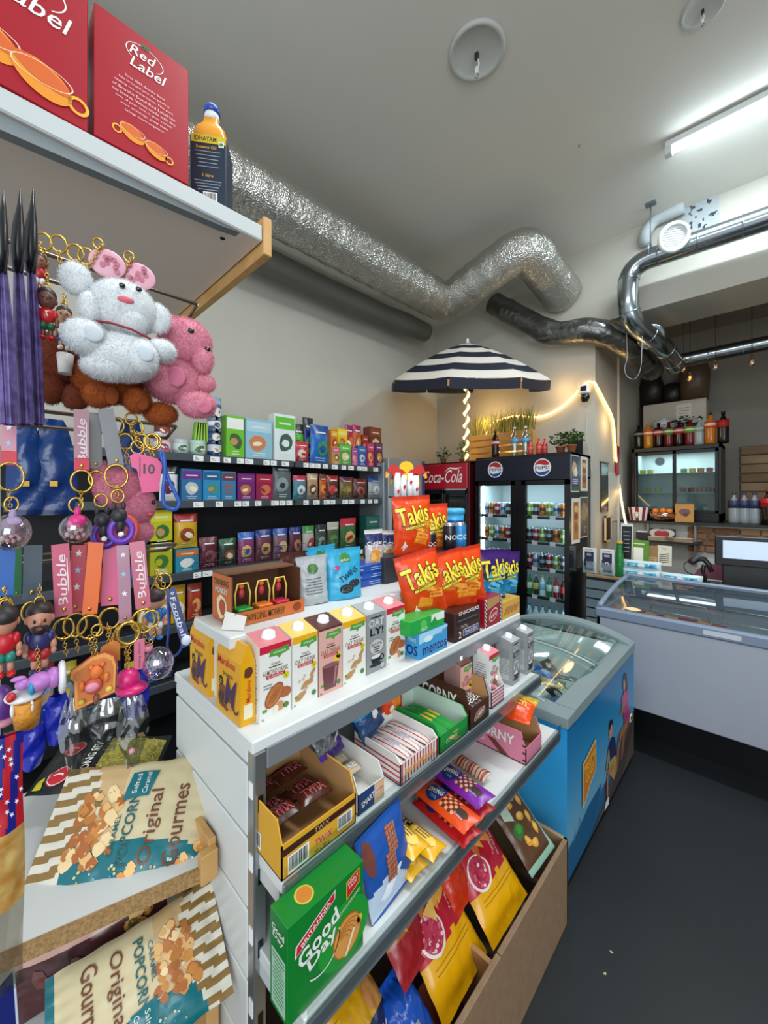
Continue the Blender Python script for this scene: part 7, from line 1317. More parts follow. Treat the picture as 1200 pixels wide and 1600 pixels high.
def bear(px, py, X, lab, col, pos, nm='plush_bear', fz=26000, extra=None):
    k = KC(nm, px, py, X, lab, 'plush toy', 'plush bears on the wire rack'); m_ = mat(col, .95, mottle=.3, mscale=60, h2=pos['h2'])
    k.blob('fur_body', [(*p_, m_) for p_ in pos['b']], fz, fl=pos.get('fl', 4))
    for (x, y, d) in pos['eyes']: b = k.mb(); b.ell(k.c(x, y, d), (5.2, 4, 4.2), mat('#101418', .08, coat=1), 14, 9); b.build('eye', k.e)
    if 'mouth' in pos: x, y, d = pos['mouth']; b = k.mb(); b.ell(k.c(x, y, d), (13, 4, 5), mat('#d8606c', .7), 14, 8); b.build('muzzle_patch', k.e)
    if 'collar' in pos: b = k.mb(); b.tube([k.c(*p_) for p_ in pos['collar']], 1.8, 6, mat('#8c2030', .6)); b.build('collar', k.e)
    for q_ in pos.get('pads', []): b = k.mb(); x, y, d, rx, rz_ = q_; b.ell(k.c(x, y, d), (rx, 3, rz_), mat(pos['h2'], .95), 14, 8); b.build('paw_pad', k.e)
    return k
bear(190, 510, -.60, 'fluffy white plush bear keychain hanging in front at the top left', '#d9dcdd', dict(h2='#c3cbd2', b=[(192, 483, 0, 56, 42, 42), (206, 505, 16, 26, 24, 20), (122, 453, 0, 24, 14, 24), (248, 486, 0, 24, 14, 24), (190, 560, 4, 62, 44, 36), (145, 497, 14, 20, 20, 24), (254, 543, 16, 26, 22, 18), (138, 545, 26, 34, 26, 25), (222, 563, 34, 26, 24, 26), (170, 580, 10, 42, 30, 20)], eyes=[(191, 464, 41), (216, 462, 38)], mouth=(196, 484, 41), collar=[(150, 519, 26), (175, 523, 42), (205, 527, 44), (235, 530, 26)], pads=[(150, 545, 50, 15, 12), (226, 563, 57, 13, 12)]))
k_ = bear(285, 575, -.635, 'pink plush bear keychain hanging right behind the white bear', '#d88a9c', dict(h2='#c86f88', b=[(290, 535, 0, 42, 34, 36), (316, 563, 14, 18, 18, 22), (262, 512, 0, 18, 12, 17), (272, 597, 0, 48, 34, 34), (318, 598, 8, 20, 16, 14), (262, 603, 20, 26, 22, 22), (308, 634, 18, 30, 24, 20), (250, 560, 10, 24, 18, 15)], eyes=[(298, 527, 34), (324, 548, 26)], pads=[(318, 638, 38, 13, 12), (276, 600, 40, 14, 15)]))
bear(180, 605, -.66, 'orange brown plush bear keychain underneath the white bear', '#9a4a14', dict(h2='#7a360c', b=[(170, 595, -6, 56, 36, 36), (155, 622, 14, 24, 22, 20), (215, 625, 14, 24, 22, 20), (255, 640, 2, 30, 22, 18), (180, 560, -10, 50, 34, 30)], eyes=[], pads=[(175, 625, 33, 11, 14), (222, 630, 33, 11, 13)]))
bear(95, 590, -.69, 'dark brown plush bear keychain hanging at the back left under the figurines', '#6a2a10', dict(h2='#4a1c0a', b=[(95, 560, 0, 45, 30, 40), (80, 610, 6, 24, 20, 24), (118, 620, 10, 24, 20, 20)], eyes=[]), fz=9000)
# purple hair packs
for i, (x, lab) in enumerate(((8, 'leftmost purple braiding hair pack in clear plastic, cut by the picture edge'), (34, 'purple braiding hair pack in clear plastic, middle of three'), (54, 'purple braiding hair pack in clear plastic, nearest the bears'))):
    k = KC('hair_pack', x, 480, -.56-.02*i, lab, 'hair pack', 'purple hair packs'); b = k.mb(); pu = mat('#4a3a6c', .35, mottle=.5, mscale=90, h2='#8a78b4'); w = [30, 26, 22][i]
    def fn(u, v, w=w, x=x): 
        a = 2*PI*u; yy = 405+258*v; ww = w*(.45+.55*min(1, v*2))*(1-.15*v*v); return k.c(x-6+12*v+ww*.5*math.cos(a)*(1+.18*math.sin(a*5)), yy, 12*math.sin(a)*(1+.25*math.sin(a*6)))
    b.grid(fn, 40, 14, pu, True, close=True); b.build('hair_bundle', k.e)
    b = k.mb(); b.tube([k.c(x-2, 305, 15), k.c(x-3, 335, 15), k.c(x-5, 365, 15), k.c(x-6, 400, 14), k.c(x-6, 432, 12)], [1.2, 5, 10, 12, 8], 12, mat('#0f1014', .3)); b.build('dark_tie', k.e)
    b = k.mb(); b.grid(lambda u, v, x=x, w=w: k.c(x-5+10*v+(w*.5*(.8+.2*min(1, v*2.5)))*(2*u-1), 345+322*v, 14+.6*math.sin(u*5+v*3)), 10, 14, clear('#f4f2fa', .0, .35), True); b.build('plastic_sleeve', k.e)
# football figurines (plain players)
def figurine(px, py, X, s, lab, skin, hair, shirt, shorts, num=None, beard=False, back=False, side=1):
    k = KC('football_figurine', px, py, X, lab, 'figurine', 'football figurine keychains'); f = lambda x, y, d=0: (px+x*s, py+y*s, d*s)
    def P_(parts): return [(*f(a, b_, c_), rx*s, rd*s, rz_*s, m_) for a, b_, c_, rx, rd, rz_, m_ in parts]
    sk = mat(skin, .5); hr = mat(hair, .5); sh = mat(shirt, .4); so = mat(shorts, .4)
    k.blob('head', P_([(0, -26, 0, 18, 17, 19, sk), (-18, -24, 0, 3, 4, 5, sk), (18, -24, 0, 3, 4, 5, sk)]+([(0, -24, 17, 3, 3, 4, sk)] if not back else [])))
    k.blob('hair', P_([(0, -34, -3 if not back else 3, 19.5, 18, 15, hr)]+([(0, -14, 5, 13, 13, 10, hr)] if beard else [])))
    if not back:
        for x in (-7, 7): b = k.mb(); b.ell(k.c(*f(x, -25, 16)), (2.2*s, 1.5*s, 2.6*s), mat('#14100e', .3), 8, 6); b.build('eye', k.e)
        b = k.mb(); b.ell(k.c(*f(0, -14.5, 16.5 if not beard else 18)), (4*s, 1.2*s, 1.3*s), mat('#8a4038', .5), 8, 5); b.build('mouth', k.e)
    k.blob('shirt', P_([(0, 4, 0, 16, 11, 16, sh), (-15, 0, 0, 7, 7, 9, sh), (15, 0, 0, 7, 7, 9, sh)]))
    k.blob('arms', P_([(-19, 12, 1, 5, 5, 8, sk), (19, 12, 1, 5, 5, 8, sk), (-19, 20, 3, 4.5, 4.5, 4.5, sk), (19, 20, 3, 4.5, 4.5, 4.5, sk)]))
    k.blob('shorts', P_([(-7, 23, 0, 9, 9, 9, so), (7, 23, 0, 9, 9, 9, so)])); k.blob('legs', P_([(-7, 36, 0, 5.5, 5.5, 9, sk), (7, 36, 0, 5.5, 5.5, 9, sk), (-8, 46, 3, 7, 9, 4.5, sh), (8, 46, 3, 7, 9, 4.5, sh)]))
    if num: b = k.mb(); b.text(k.mp(12.5*s), mat('#e8d8a0', .4), num, px, py+4*s, h=-10*s, bold=.04); b.build('number', k.e)
    k.ring(px, py-48*s, 7*s, 1.5); k.chain(px, py-56*s, px, py-70*s); return k
figurine(73, 490, -.60, .85, 'dark haired football figurine in red shirt and green shorts left of the white bear', '#6a4030', '#1c1412', '#b8141c', '#1f5a34', '7')
figurine(100, 512, -.655, .7, 'football figurine in black and white shirt half behind the white bear', '#b88868', '#1c1412', '#d8d8d8', '#1f2f8a', 'M')
figurine(8, 1000, -.565, 1.15, 'football figurine in red shirt and green shorts, cut by the left edge', '#b88068', '#2a2220', '#b81420', '#1f7a6a', None, back=True)
figurine(62, 995, -.575, 1.15, 'bearded football figurine in dark blue and maroon shirt in the lower row', '#b88068', '#241614', '#2a2a5c', '#a01c24', None, beard=True)
figurine(243, 958, -.66, .82, 'football figurine seen from behind in blue shirt and white shorts, lower right', '#c89078', '#3a2a2c', '#2a6ab0', '#d8d8dc', '10', back=True)
figurine(62, 425, -.685, .62, 'small football figurine in red at the very top of the rack behind the hair packs', '#8a5a44', '#1c1412', '#a8141c', '#d8d8d8')
# bunny tags at top
for i, (x, y, r, lab) in enumerate(((168, 412, 30, 'pale pink round tag printed with circles above the white bear, left one'), (216, 432, 28, 'pale pink round tag printed with circles above the white bear, right one'))):
    k = KC('round_tag', x, y, -.67, lab, 'tag', 'pink round tags'); b = k.mb(); mm = mat('#d8a0b0', .4); b.ell(k.c(x, y, 0), (r, 3, r*.75), mm, 24, 8); q = random.Random(i)
    for j in range(9): b.disc(lambda a, c_, l=1: k.c(a, c_, 3.4+.3*l), mat('#b8687e', .4), x+q.uniform(-.6, .6)*r, y+q.uniform(-.45, .35)*r, 4.5, lay=1, n=12)
    b.build('disc', k.e); k.chain(x-10, y-22, x-28, y+14, 5); k.ring(x-14, y-26, 8)
for i, (x, y) in enumerate(((68, 378), (92, 382), (118, 396), (62, 410), (135, 402))): k = KC('ring_clasp', x, y, -.69, 'gold ring and clasp on the top rail, %s from left' % ['first', 'second', 'third', 'lowest', 'last'][i], 'key ring', 'gold rings on the top rail'); k.ring(x, y, 13, 1.8); k.chain(x, y+14, x+3, y+34, 3)
k = KC('white_cup_charm', 102, 568, -.66, 'small white cup shaped charm under the black and white figurine', 'charm'); b = k.mb(); b.lathe([(11, -16), (14, 14), (11, 14), (9, -12)], 20, mat('#cfcbc8', .5), c=k.c(102, 568, 0)); b.build('cup', k.e); k.chain(102, 552, 102, 540)
# blue shiny bags hanging behind the second rail
for i, (x, w, lab) in enumerate(((40, 34, 'glossy dark blue bag hanging behind the straps, left one'), (84, 42, 'glossy dark blue bag hanging behind the straps, right one'), (204, 30, 'narrow dark blue bag hanging behind the pink plush'))):
    k = KC('hanging_bag', x, 725, -.80, lab, 'snack bag', 'dark blue hanging bags'); b = k.mb(); bm = mat('#10356e', .25, bump=.4, bscale=30)
    for sg in (-1, 1): b.grid(lambda u, v: k.c(x+(2*u-1)*w*(.35+.35*v+.35*math.sin(PI*v)**.7), 655+150*v, sg*12*math.sin(PI*u)*math.sin(PI*min(1, v*1.1+.02))+2*math.sin(v*17+u*7)), 12, 18, bm)
    b.rect(lambda a, c_, l=1: k.c(a, c_, 16), mat('#b8923a', .3, .6), x-6, x+6, 752, 760, 1); b.build('bag_body', k.e)
def strapkc(nm, x0, y0, x1, y1, w, col, txt, rx, ry, rR, X, lab, **kw):
    k = KC(nm, (x0+x1)/2, (y0+y1)/2, X, lab); k.strap([(x0, y0, 0), (x1, y1, 2)], w, col, txt, **kw); k.ring(rx, ry, rR, 2.0, 3); return k
k = strapkc('strap_keychain', 127, 640, 128, 736, 24, '#a8707e', 'Bubble', 128, 752, 17, -.64, 'translucent pink Bubble strap keychain on the second rail with a red clasp'); b = k.mb(); b.box(-11, 13, -3, -1, -48-0, -28, mat('#c82440', .4), 1); b.build('red_clip', k.e); k.chain(127, 770, 126, 790)
k = strapkc('strap_keychain', 14, 660, 14, 726, 24, '#c88a9a', None, 16, 745, 22, -.60, 'pink strap keychain with a red clip at the left edge on the second rail', stars=3); k.chain(14, 768, 16, 790); b = k.mb(); b.box(-13, 13, -4, -2, -34, -12, mat('#c83a48', .4), 1); b.build('red_clip', k.e)
k = strapkc('strap_keychain', 165, 640, 182, 728, 25, '#5a5c60', None, 182, 744, 18, -.64, 'plain grey strap keychain on the second rail, front one'); k.chain(182, 762, 183, 778)
k = strapkc('strap_keychain', 148, 645, 150, 732, 20, '#6a6a6c', None, 151, 748, 12, -.67, 'plain grey strap keychain behind the front grey strap')
# pink fluffy bunny and charms, second row
k = KC('plush_rabbit', 190, 790, -.67, 'fluffy pink plush rabbit hanging behind the grey straps', 'plush toy', 'plush toys, second row'); pk = mat('#d07f94', .95, mottle=.3, mscale=60, h2='#b8607c')
k.blob('fur_body', [(185, 762, 0, 38, 26, 30, pk), (215, 790, 0, 30, 22, 30, pk), (218, 832, 0, 24, 18, 18, pk), (160, 740, 0, 14, 10, 18, pk)], 14000); b = k.mb(); b.ell(k.c(241, 785, 16), (3.5, 3, 4), Bk, 10, 7); b.build('eye', k.e); b = k.mb(); b.ell(k.c(234, 804, 18), (5, 3, 3), mat('#c84a60', .6), 10, 7); b.build('nose', k.e)
k = KC('jersey_charm', 228, 740, -.63, 'pink rubber shirt charm with black number ten on the second rail', 'keychain'); b = k.mb(); pm = mat('#d84a80', .4); b.prism([(-25, 26), (-16, 32), (18, 24), (26, 16), (20, -28), (-6, -30), (-14, 6), (-22, 10)], -4, 4, pm); b.text(k.mp(4), Bk, '10', 233, 733, w=18, h=-16, bold=.05); b.rect(k.mp(4), Bk, 218, 219.5, 715, 745, 1); b.build('jersey', k.e); k.ring(215, 700, 10); k.chain(236, 705, 232, 690)
for i, (x, y, z) in enumerate(((182, 665, 12), (196, 690, 12), (214, 668, 10), (222, 690, 11), (236, 690, 11), (205, 655, 9))): k = KC('ring_clasp', x, y, -.68, 'gold ring with chain dangling from the second rail, %s' % ['first from left', 'second from left', 'fourth, upper one', 'fifth, lower one', 'last on the right', 'third, highest one'][i], 'key ring', 'gold rings on the second rail'); k.ring(x, y, z, 1.7); k.chain(x, y+z, x+4, y+z+20, 3)
k = KC('wrist_strap', 268, 740, -.60, 'bright blue looped wrist strap at the right end of the second rail'); b = k.mb(); bl_ = mat('#1c4fa8', .35); pts = [k.c(*p_) for p_ in ((250, 705, 0), (262, 745, 0), (276, 775, 0), (280, 788, 0), (272, 796, 2), (258, 790, 4), (255, 770, 4), (258, 735, 3), (255, 708, 2))]; b.tube(catmull([Vector(p_) for p_ in pts], 6), 3.2, 8, bl_); b.build('loop', k.e); k.ring(240, 692, 12, 1.6)
def cupcharm(x, y, r, X, lab, c1, c2):
    k = KC('cup_charm', x, y, X, lab); k.blob('shell', [(x, y+4, 0, r, r*.8, r*.85, clear('#f0e4e6', .2))]); k.blob('beads', [(x+a, y+10+b_, 6, 4, 4, 4, mat('#e0b8c0', .4)) for a, b_ in ((-14, 2), (-6, 6), (3, 7), (12, 4), (-10, -6), (8, -4), (0, 0))]); k.blob('figure', [(x+2, y-8, 10, r*.55, r*.4, r*.42, mat(c1, .4)), (x+2, y-22, 10, r*.2, r*.2, r*.32, mat(c1, .4)), (x-8, y-4, 14, 6, 6, 6, mat(c2, .4))]); k.ring(x, y-r-6, 11, 1.8); return k
cupcharm(119, 822, 27, -.61, 'round clear charm with pink figure and white beads on the second row', '#d02a7c', '#d86aa0'); cupcharm(18, 828, 34, -.60, 'large silver glitter drop charm with purple spot at the left edge', '#9a86a8', '#3a7ab0')
for x, y, lab, rc in ((160, 822, 'black cat charm hugging a purple ring, left one', '#5a2a9a'), (186, 815, 'black cat charm with red and purple ring, right one', '#6a3ab0')):
    k = KC('cat_charm', x, y, -.61 if x > 170 else -.63, lab, 'keychain', 'black cat charms'); b = k.mb(); b.ring(k.c(x+4, y+14, 0), 17, 6, mat(rc, .35), 'y', 26, 8); b.ring(k.c(x+9, y+12, -2), 19, 5, mat('#c8443a', .35), 'y', 26, 8); b.build('ring_float', k.e); bkm = mat('#26262c', .5)
    k.blob('cat_figure', [(x, y-10, 8, 13, 10, 12, bkm), (x-8, y-24, 8, 4, 3, 7, bkm), (x+7, y-25, 8, 4, 3, 7, bkm), (x+2, y+4, 8, 7, 6, 12, bkm)]); k.blob('paws', [(x+3, y+19, 12, 5, 4, 4, mat('#e0dcdc', .5))]); k.ring(x-2, y-40, 10, 1.6)
# third rail straps
for (x0, x1, w, c, txt, st_, X, y0, y1, lab) in ((52, 50, 30, '#4a5a68', None, None, -.66, 852, 935, 'slate grey strap on the third rail behind the gold rings'), (10, 6, 30, '#1c5aa8', None, None, -.62, 855, 930, 'bright blue strap at the left edge of the third rail'), (94, 100, 28, '#c0506a', 'Bubble', None, -.60, 850, 962, 'coral pink Bubble strap on the third rail, left one'), (124, 118, 24, '#c03a50', None, 4, -.635, 852, 955, 'red pink strap with small star prints on the third rail'),
    (150, 140, 24, '#e0641a', None, None, -.61, 848, 958, 'bright orange strap on the third rail, front one'), (140, 162, 18, '#d8541a', None, None, -.65, 846, 940, 'orange strap crossing behind the front orange one'), (176, 172, 28, '#d85a88', None, None, -.63, 846, 945, 'plain pink strap on the third rail'), (192, 196, 20, '#a8788c', None, 4, -.61, 852, 972, 'mauve strap with white and blue stars on the third rail'), (214, 224, 24, '#b8546c', 'Bubble', None, -.60, 846, 950, 'coral pink Bubble strap on the third rail, right one'), (28, 26, 14, '#1f6a3a', None, None, -.67, 855, 930, 'green strap at the left of the third rail')):
    k = KC('strap_keychain', (x0+x1)/2, (y0+y1)/2, X, lab); k.strap([(x0, y0, 0), (x1, y1, 3)], w, c, txt, stars=st_)
    if w > 19: k.ring(x1, y1+20, 18 if w < 28 else 16, 2.0, 3); k.chain(x1, y1+36, x1+4, y1+62, 3)
k = KC('white_ring_keychain', 201, 988, -.59, 'thick pale gold ring keychain in the centre of the lowest row'); k.ring(201, 988, 17, 2.8, 3); k.chain(203, 1006, 200, 1035); b = k.mb(); b.box(8, 26, -6, -3, -60, -12, mat('#c86a84', .4), 2); b.text(lambda a, c_, l=1: k.c(a, c_, 6.5+.3*l), mat('#4a2030', .4), 'Lovely Rabbit', 218, 1025, w=40, h=-4, rot=PI/2); b.build('label_charm', k.e)
# toast charm
k = KC('toast_charm', 148, 1065, -.57, 'orange toast shaped charm with a little bear on it, lowest row', 'keychain'); b = k.mb(); P_ = [(-30, -36), (32, -22), (34, 20), (30, 34), (16, 42), (-4, 40), (-22, 30), (-36, 24), (-38, 14), (-31, 8)]; b.prism(P_, -3, 6, mat('#e09a4c', .5)); b.prism([(x*1.06+1, z*1.06-1) for x, z in P_], 0, 4, mat('#a83a2c', .5)); b.prism([(x*.86, z*.86) for x, z in P_], -4.2, -2, mat('#c8743a', .5)); b.build('toast', k.e)
k.blob('bear_relief', [(150, 1048, 8, 11, 6, 10, mat('#d8702a', .5)), (142, 1040, 7, 4, 4, 4, mat('#d8702a', .5)), (160, 1038, 7, 4, 4, 4, mat('#d8702a', .5)), (146, 1068, 8, 14, 6, 13, mat('#c8503a', .5)), (144, 1068, 12, 11, 4, 7, mat('#d88a9a', .5)), (128, 1066, 7, 5, 4, 8, mat('#d8702a', .5)), (166, 1060, 7, 5, 4, 8, mat('#d8702a', .5)), (150, 1090, 7, 5, 5, 8, mat('#7a4a3a', .5)), (128, 1090, 6, 6, 4, 5, mat('#c8a83a', .5)), (170, 1080, 6, 6, 4, 5, mat('#d8b04a', .5))]); k.chain(150, 1022, 148, 990); k.ring(152, 985, 9)
k = KC('toast_charm', 170, 1022, -.60, 'second orange toast charm peeping out behind the front one', 'keychain'); b = k.mb(); b.prism([(-18, -12), (18, -12), (18, 14), (6, 20), (-12, 12)], -3, 4, mat('#d8843c', .5)); b.build('toast', k.e); k.chain(170, 1002, 168, 975)
k = KC('hat_charm', 204, 1068, -.585, 'hot pink sun hat charm in the lowest row', 'keychain'); hp = mat('#c81f6c', .35); k.blob('hat', [(200, 1060, 0, 19, 16, 17, hp), (206, 1075, 2, 26, 20, 9, hp)]); k.chain(200, 1040, 198, 1020)
k = KC('glitter_ball_charm', 247, 1036, -.58, 'clear round charm filled with lilac glitter at the right of the lowest row', 'keychain'); k.blob('shell', [(247, 1036, 0, 25, 22, 25, clear('#e8e4f4', .25))]); q = random.Random(2); b = k.mb()
for i in range(150):
    v = Vector((q.gauss(0, 1), q.gauss(0, 1), q.gauss(0, 1))).normalized()*22*q.random()**.4; c_ = Vector(k.c(247, 1036, 0))+Vector((v.x, v.y*.85, v.z)); n_ = Vector((q.uniform(-1, 1), q.uniform(-1, 1), q.uniform(-1, 1))); e_ = n_.cross(Vector((0, 0, 1))).normalized()*1.6; f_ = n_.cross(e_).normalized()*1.6; b.face([c_-e_, c_-f_, c_+e_, c_+f_], mat(q.choice(['#8a7ac0', '#b8b0d8', '#d8d4ec', '#6a5aa8']), .2, .6))
b.build('glitter', k.e, 'stuff'); b = k.mb(); b.cyl(k.c(232, 1014, 0), 7, 8, 12, mat('#c8748c', .4)); b.build('cap', k.e); k.chain(236, 1000, 246, 975); k.ring(236, 965, 13)
k = KC('wrist_strap', 285, 965, -.60, 'navy blue Football strap with a small ball at the lower right of the rack'); k.strap([(266, 918, 0), (292, 1010, 3)], 15, '#1a2f66', 'Football', '#d8dce8'); b = k.mb(); b.tube(catmull([Vector(k.c(*p_)) for p_ in ((262, 925, -2), (264, 975, -2), (262, 1010, -2), (272, 1024, -2), (284, 1010, -2), (280, 980, -2))], 6), 2.2, 6, mat('#1c3f88', .4)); b.build('loop', k.e); k.blob('ball', [(291, 1000, 4, 8, 4, 8, mat('#c8ccd8', .4))]); k.chain(246, 890, 258, 915); k.ring(256, 905, 12)
k = KC('ice_cream_charm', 40, 1100, -.56, 'ice cream waffle cone charm with white drips and a strawberry, lowest row', 'keychain'); b = k.mb(); b.lathe([(20, -32), (26, 8), (24, 10)], 20, mat('#d8902c', .5, bump=.3, bscale=200), c=k.c(42, 1102, 0)); b.build('cone', k.e); k.blob('cream', [(38, 1085, 0, 32, 26, 9, mat('#e0dcdc', .3)), (20, 1100, 14, 4, 5, 10, mat('#e0dcdc', .3)), (50, 1098, 20, 4, 5, 9, mat('#e0dcdc', .3))]); k.blob('strawberry', [(18, 1076, 22, 8, 7, 7, mat('#b8202c', .4))])
k = KC('rabbit_whistle_charm', 62, 1064, -.555, 'lilac rabbit charm with blue scarf and white ring, lowest row', 'keychain'); li = mat('#b070b8', .4); k.blob('rabbit_body', [(62, 1062, 8, 22, 16, 14, li), (36, 1060, 8, 12, 10, 9, li), (30, 1050, 10, 12, 5, 4, li), (84, 1062, 4, 14, 16, 16, li)]); k.blob('scarf', [(50, 1066, 12, 7, 12, 12, mat('#2a8ab0', .4))]); b = k.mb(); b.ring(k.c(98, 1066, 0), 20, 6, mat('#d8d8dc', .4), 'x', 24, 8); b.build('white_ring', k.e); k.chain(60, 1045, 58, 1010)
k = KC('purple_charm', 6, 1105, -.60, 'violet rounded charm cut by the left edge in the lowest row', 'keychain'); k.blob('shell', [(4, 1100, 0, 20, 16, 30, mat('#5a3080', .35))]); k.blob('base', [(4, 1126, 0, 22, 18, 8, mat('#c88a9c', .4))])
for i, (x, y0, y1, w, lab) in enumerate(((117, 1090, 1212, 26, 'empty clear plastic bag hanging below the charms, left one'), (168, 1092, 1176, 30, 'crumpled clear plastic bag hanging below the toast charm'), (208, 1088, 1198, 26, 'clear plastic bag with a tiny pink bead hanging below the hat charm'))):
    k = KC('plastic_bag', x, (y0+y1)/2, -.60-.02*i, lab, 'plastic bag', 'clear plastic bags below the charms'); b = k.mb()
    b.grid(lambda u, v: k.c(x+(2*u-1)*w*(.55+.45*math.sin(PI*min(v*1.2, 1)))*(1-.5*max(0, v-.75)*2), y0+(y1-y0)*v, 9*math.sin(PI*u)*math.sin(PI*v)+4*noise.noise(Vector((u*5, v*6, i)))), 14, 22, clear('#c8d0cc', .3, .12)); b.build('bag_film', k.e)
    if i == 2: k.blob('bead', [(206, 1170, 4, 5, 5, 5, mat('#d890a8', .4))])
for i, (x, y, lab, c) in enumerate(((50, 1170, 'royal blue glossy bag hanging low behind the charms, left', '#14209a'), (90, 1130, 'royal blue glossy bag hanging low behind the charms, middle', '#18249a'), (212, 1090, 'deep blue bag hanging behind the pink hat charm', '#141c8a'), (105, 905, 'dark green and red blister packs hanging behind the third row straps', '#1f4a34'))):
    k = KC('hanging_bag', x, y, -.74, lab, 'snack bag', 'low hanging glossy bags'); b = k.mb(); bm = mat(c, .22, bump=.5, bscale=30)
    for sg in (-1, 1): b.grid(lambda u, v: k.c(x+(2*u-1)*22*(.6+.4*math.sin(PI*v)), y-45+75*v, sg*8*math.sin(PI*u)+3*math.sin(v*13+u*5)), 10, 12, bm)
    b.build('bag_body', k.e)
# star printed bag at the left edge
k = KC('star_bag', 8, 1340, -.52, 'red and blue star printed bag of chips hanging at the lower left edge', 'snack bag', None); b = k.mb(); q = random.Random(3)
fnb = lambda u, v, sg=1: k.c(4+(2*u-1)*34*(1-.06*math.sin(v*9)), 1150+400*v, sg*16*math.sin(PI*u)*(.4+.6*math.sin(PI*v))+3*noise.noise(Vector((u*4, v*9, sg))))
for sg in (1, -1): b.grid(lambda u, v, sg=sg: fnb(u, v, sg), 16, 44, clear('#e8e4da', .25, .15), True, lambda u, v: (mat('#b01828', .3) if int((u*5+v*3)) % 2 else mat('#1c1f7a', .3)) if v < .36 else (mat('#a8742c', .5, mottle=.7, mscale=70, h2='#c8b070') if .37 < v < .66 and sg > 0 else None))
for i in range(16):
    u0 = q.uniform(.3, .95); v0 = .03+.31*i/16; p = fnb(u0, v0); b.poly(lambda a, c_, l=1: (p[0]+a, p[1]-1.2, p[2]+c_), mat('#d8d8e4', .4), [(4.5*(1 if j % 2 else .42)*math.cos(j*PI/5+.3), 4.5*(1 if j % 2 else .42)*math.sin(j*PI/5+.3)) for j in range(10)])
b.build('bag_film', k.e)
k = KC('blue_card', 6, 1570, -.53, 'dark blue card with white edge at the bottom left corner', 'card', None); b = k.mb(); b.prism([(-20, 28), (14, 45), (20, -50), (-20, -50)], -1, 1, mat('#141f66', .35)); b.prism([(-20, 32), (17, 50), (24, -50), (20, -50), (14, 45), (-20, 28)], -1.5, 0, mat('#b8c0cc', .4)); b.build('card', k.e)

# ------------------------------------------------------------ low display trays with popcorn at lower left
def tray_board(nm, z, lab, dz=0):
    t = thing(nm, lab, 'shelf', (-1.1, .2, z)); wv = mat('#d3d6d4', .4)
    o_ = (1.1, -.2)
    poly_ = [(-.975, .395), (-1.12, -.12), (-1.6, -.12), (-1.6, .395)]
    b = MB(); b.prism([(x+1.1, y-.2) for x, y in poly_], -.03, 0, wv, 'z'); b.build('board', t)
    b = MB(); b.prism([(x+1.1, y-.2) for x, y in [(-.965, .395), (-1.11, -.12), (-1.12, -.12), (-.975, .395)]], -.032, .001, chip, 'z'); b.build('front_edge', t)
    b = MB(); b.box(.12, -.5, .195, .213, -.03, .05, pine, .002); b.build('side_rim', t)
    b = MB(); b.box(.115, .14, .17, .21, -.035, .035, pine, .002); b.build('corner_post', t)
    b = MB(); b.prism([(-.45, -.03), (.1, -.03), (-.45, -.14)], .16, .175, mat('#c3ccd2', .35), 'y'); b.build('bracket', t); return t
tray_board('display_tray', .80, 'upper wooden edged white tray at lower left holding a teal popcorn bag')
tray_board('display_tray', .545, 'lower wooden edged white tray at lower left holding popcorn and chocolate bags')
b = MB(); b.box(-1.1, -.955, .38, .41, .05, .52, pine, .002); tag(b.build('pine_upright'), 'vertical pine side board below the lower tray at the gondola corner', 'board')
def lay(o, base, top, wd, n=None):
    base, top = Vector(base), Vector(top); z = (top-base).normalized(); x = Vector(wd)-z*Vector(wd).dot(z); x.normalize(); y = z.cross(x); M_ = Matrix((x, y, z)).transposed().to_4x4(); M_.translation = base
    o.matrix_world = M_
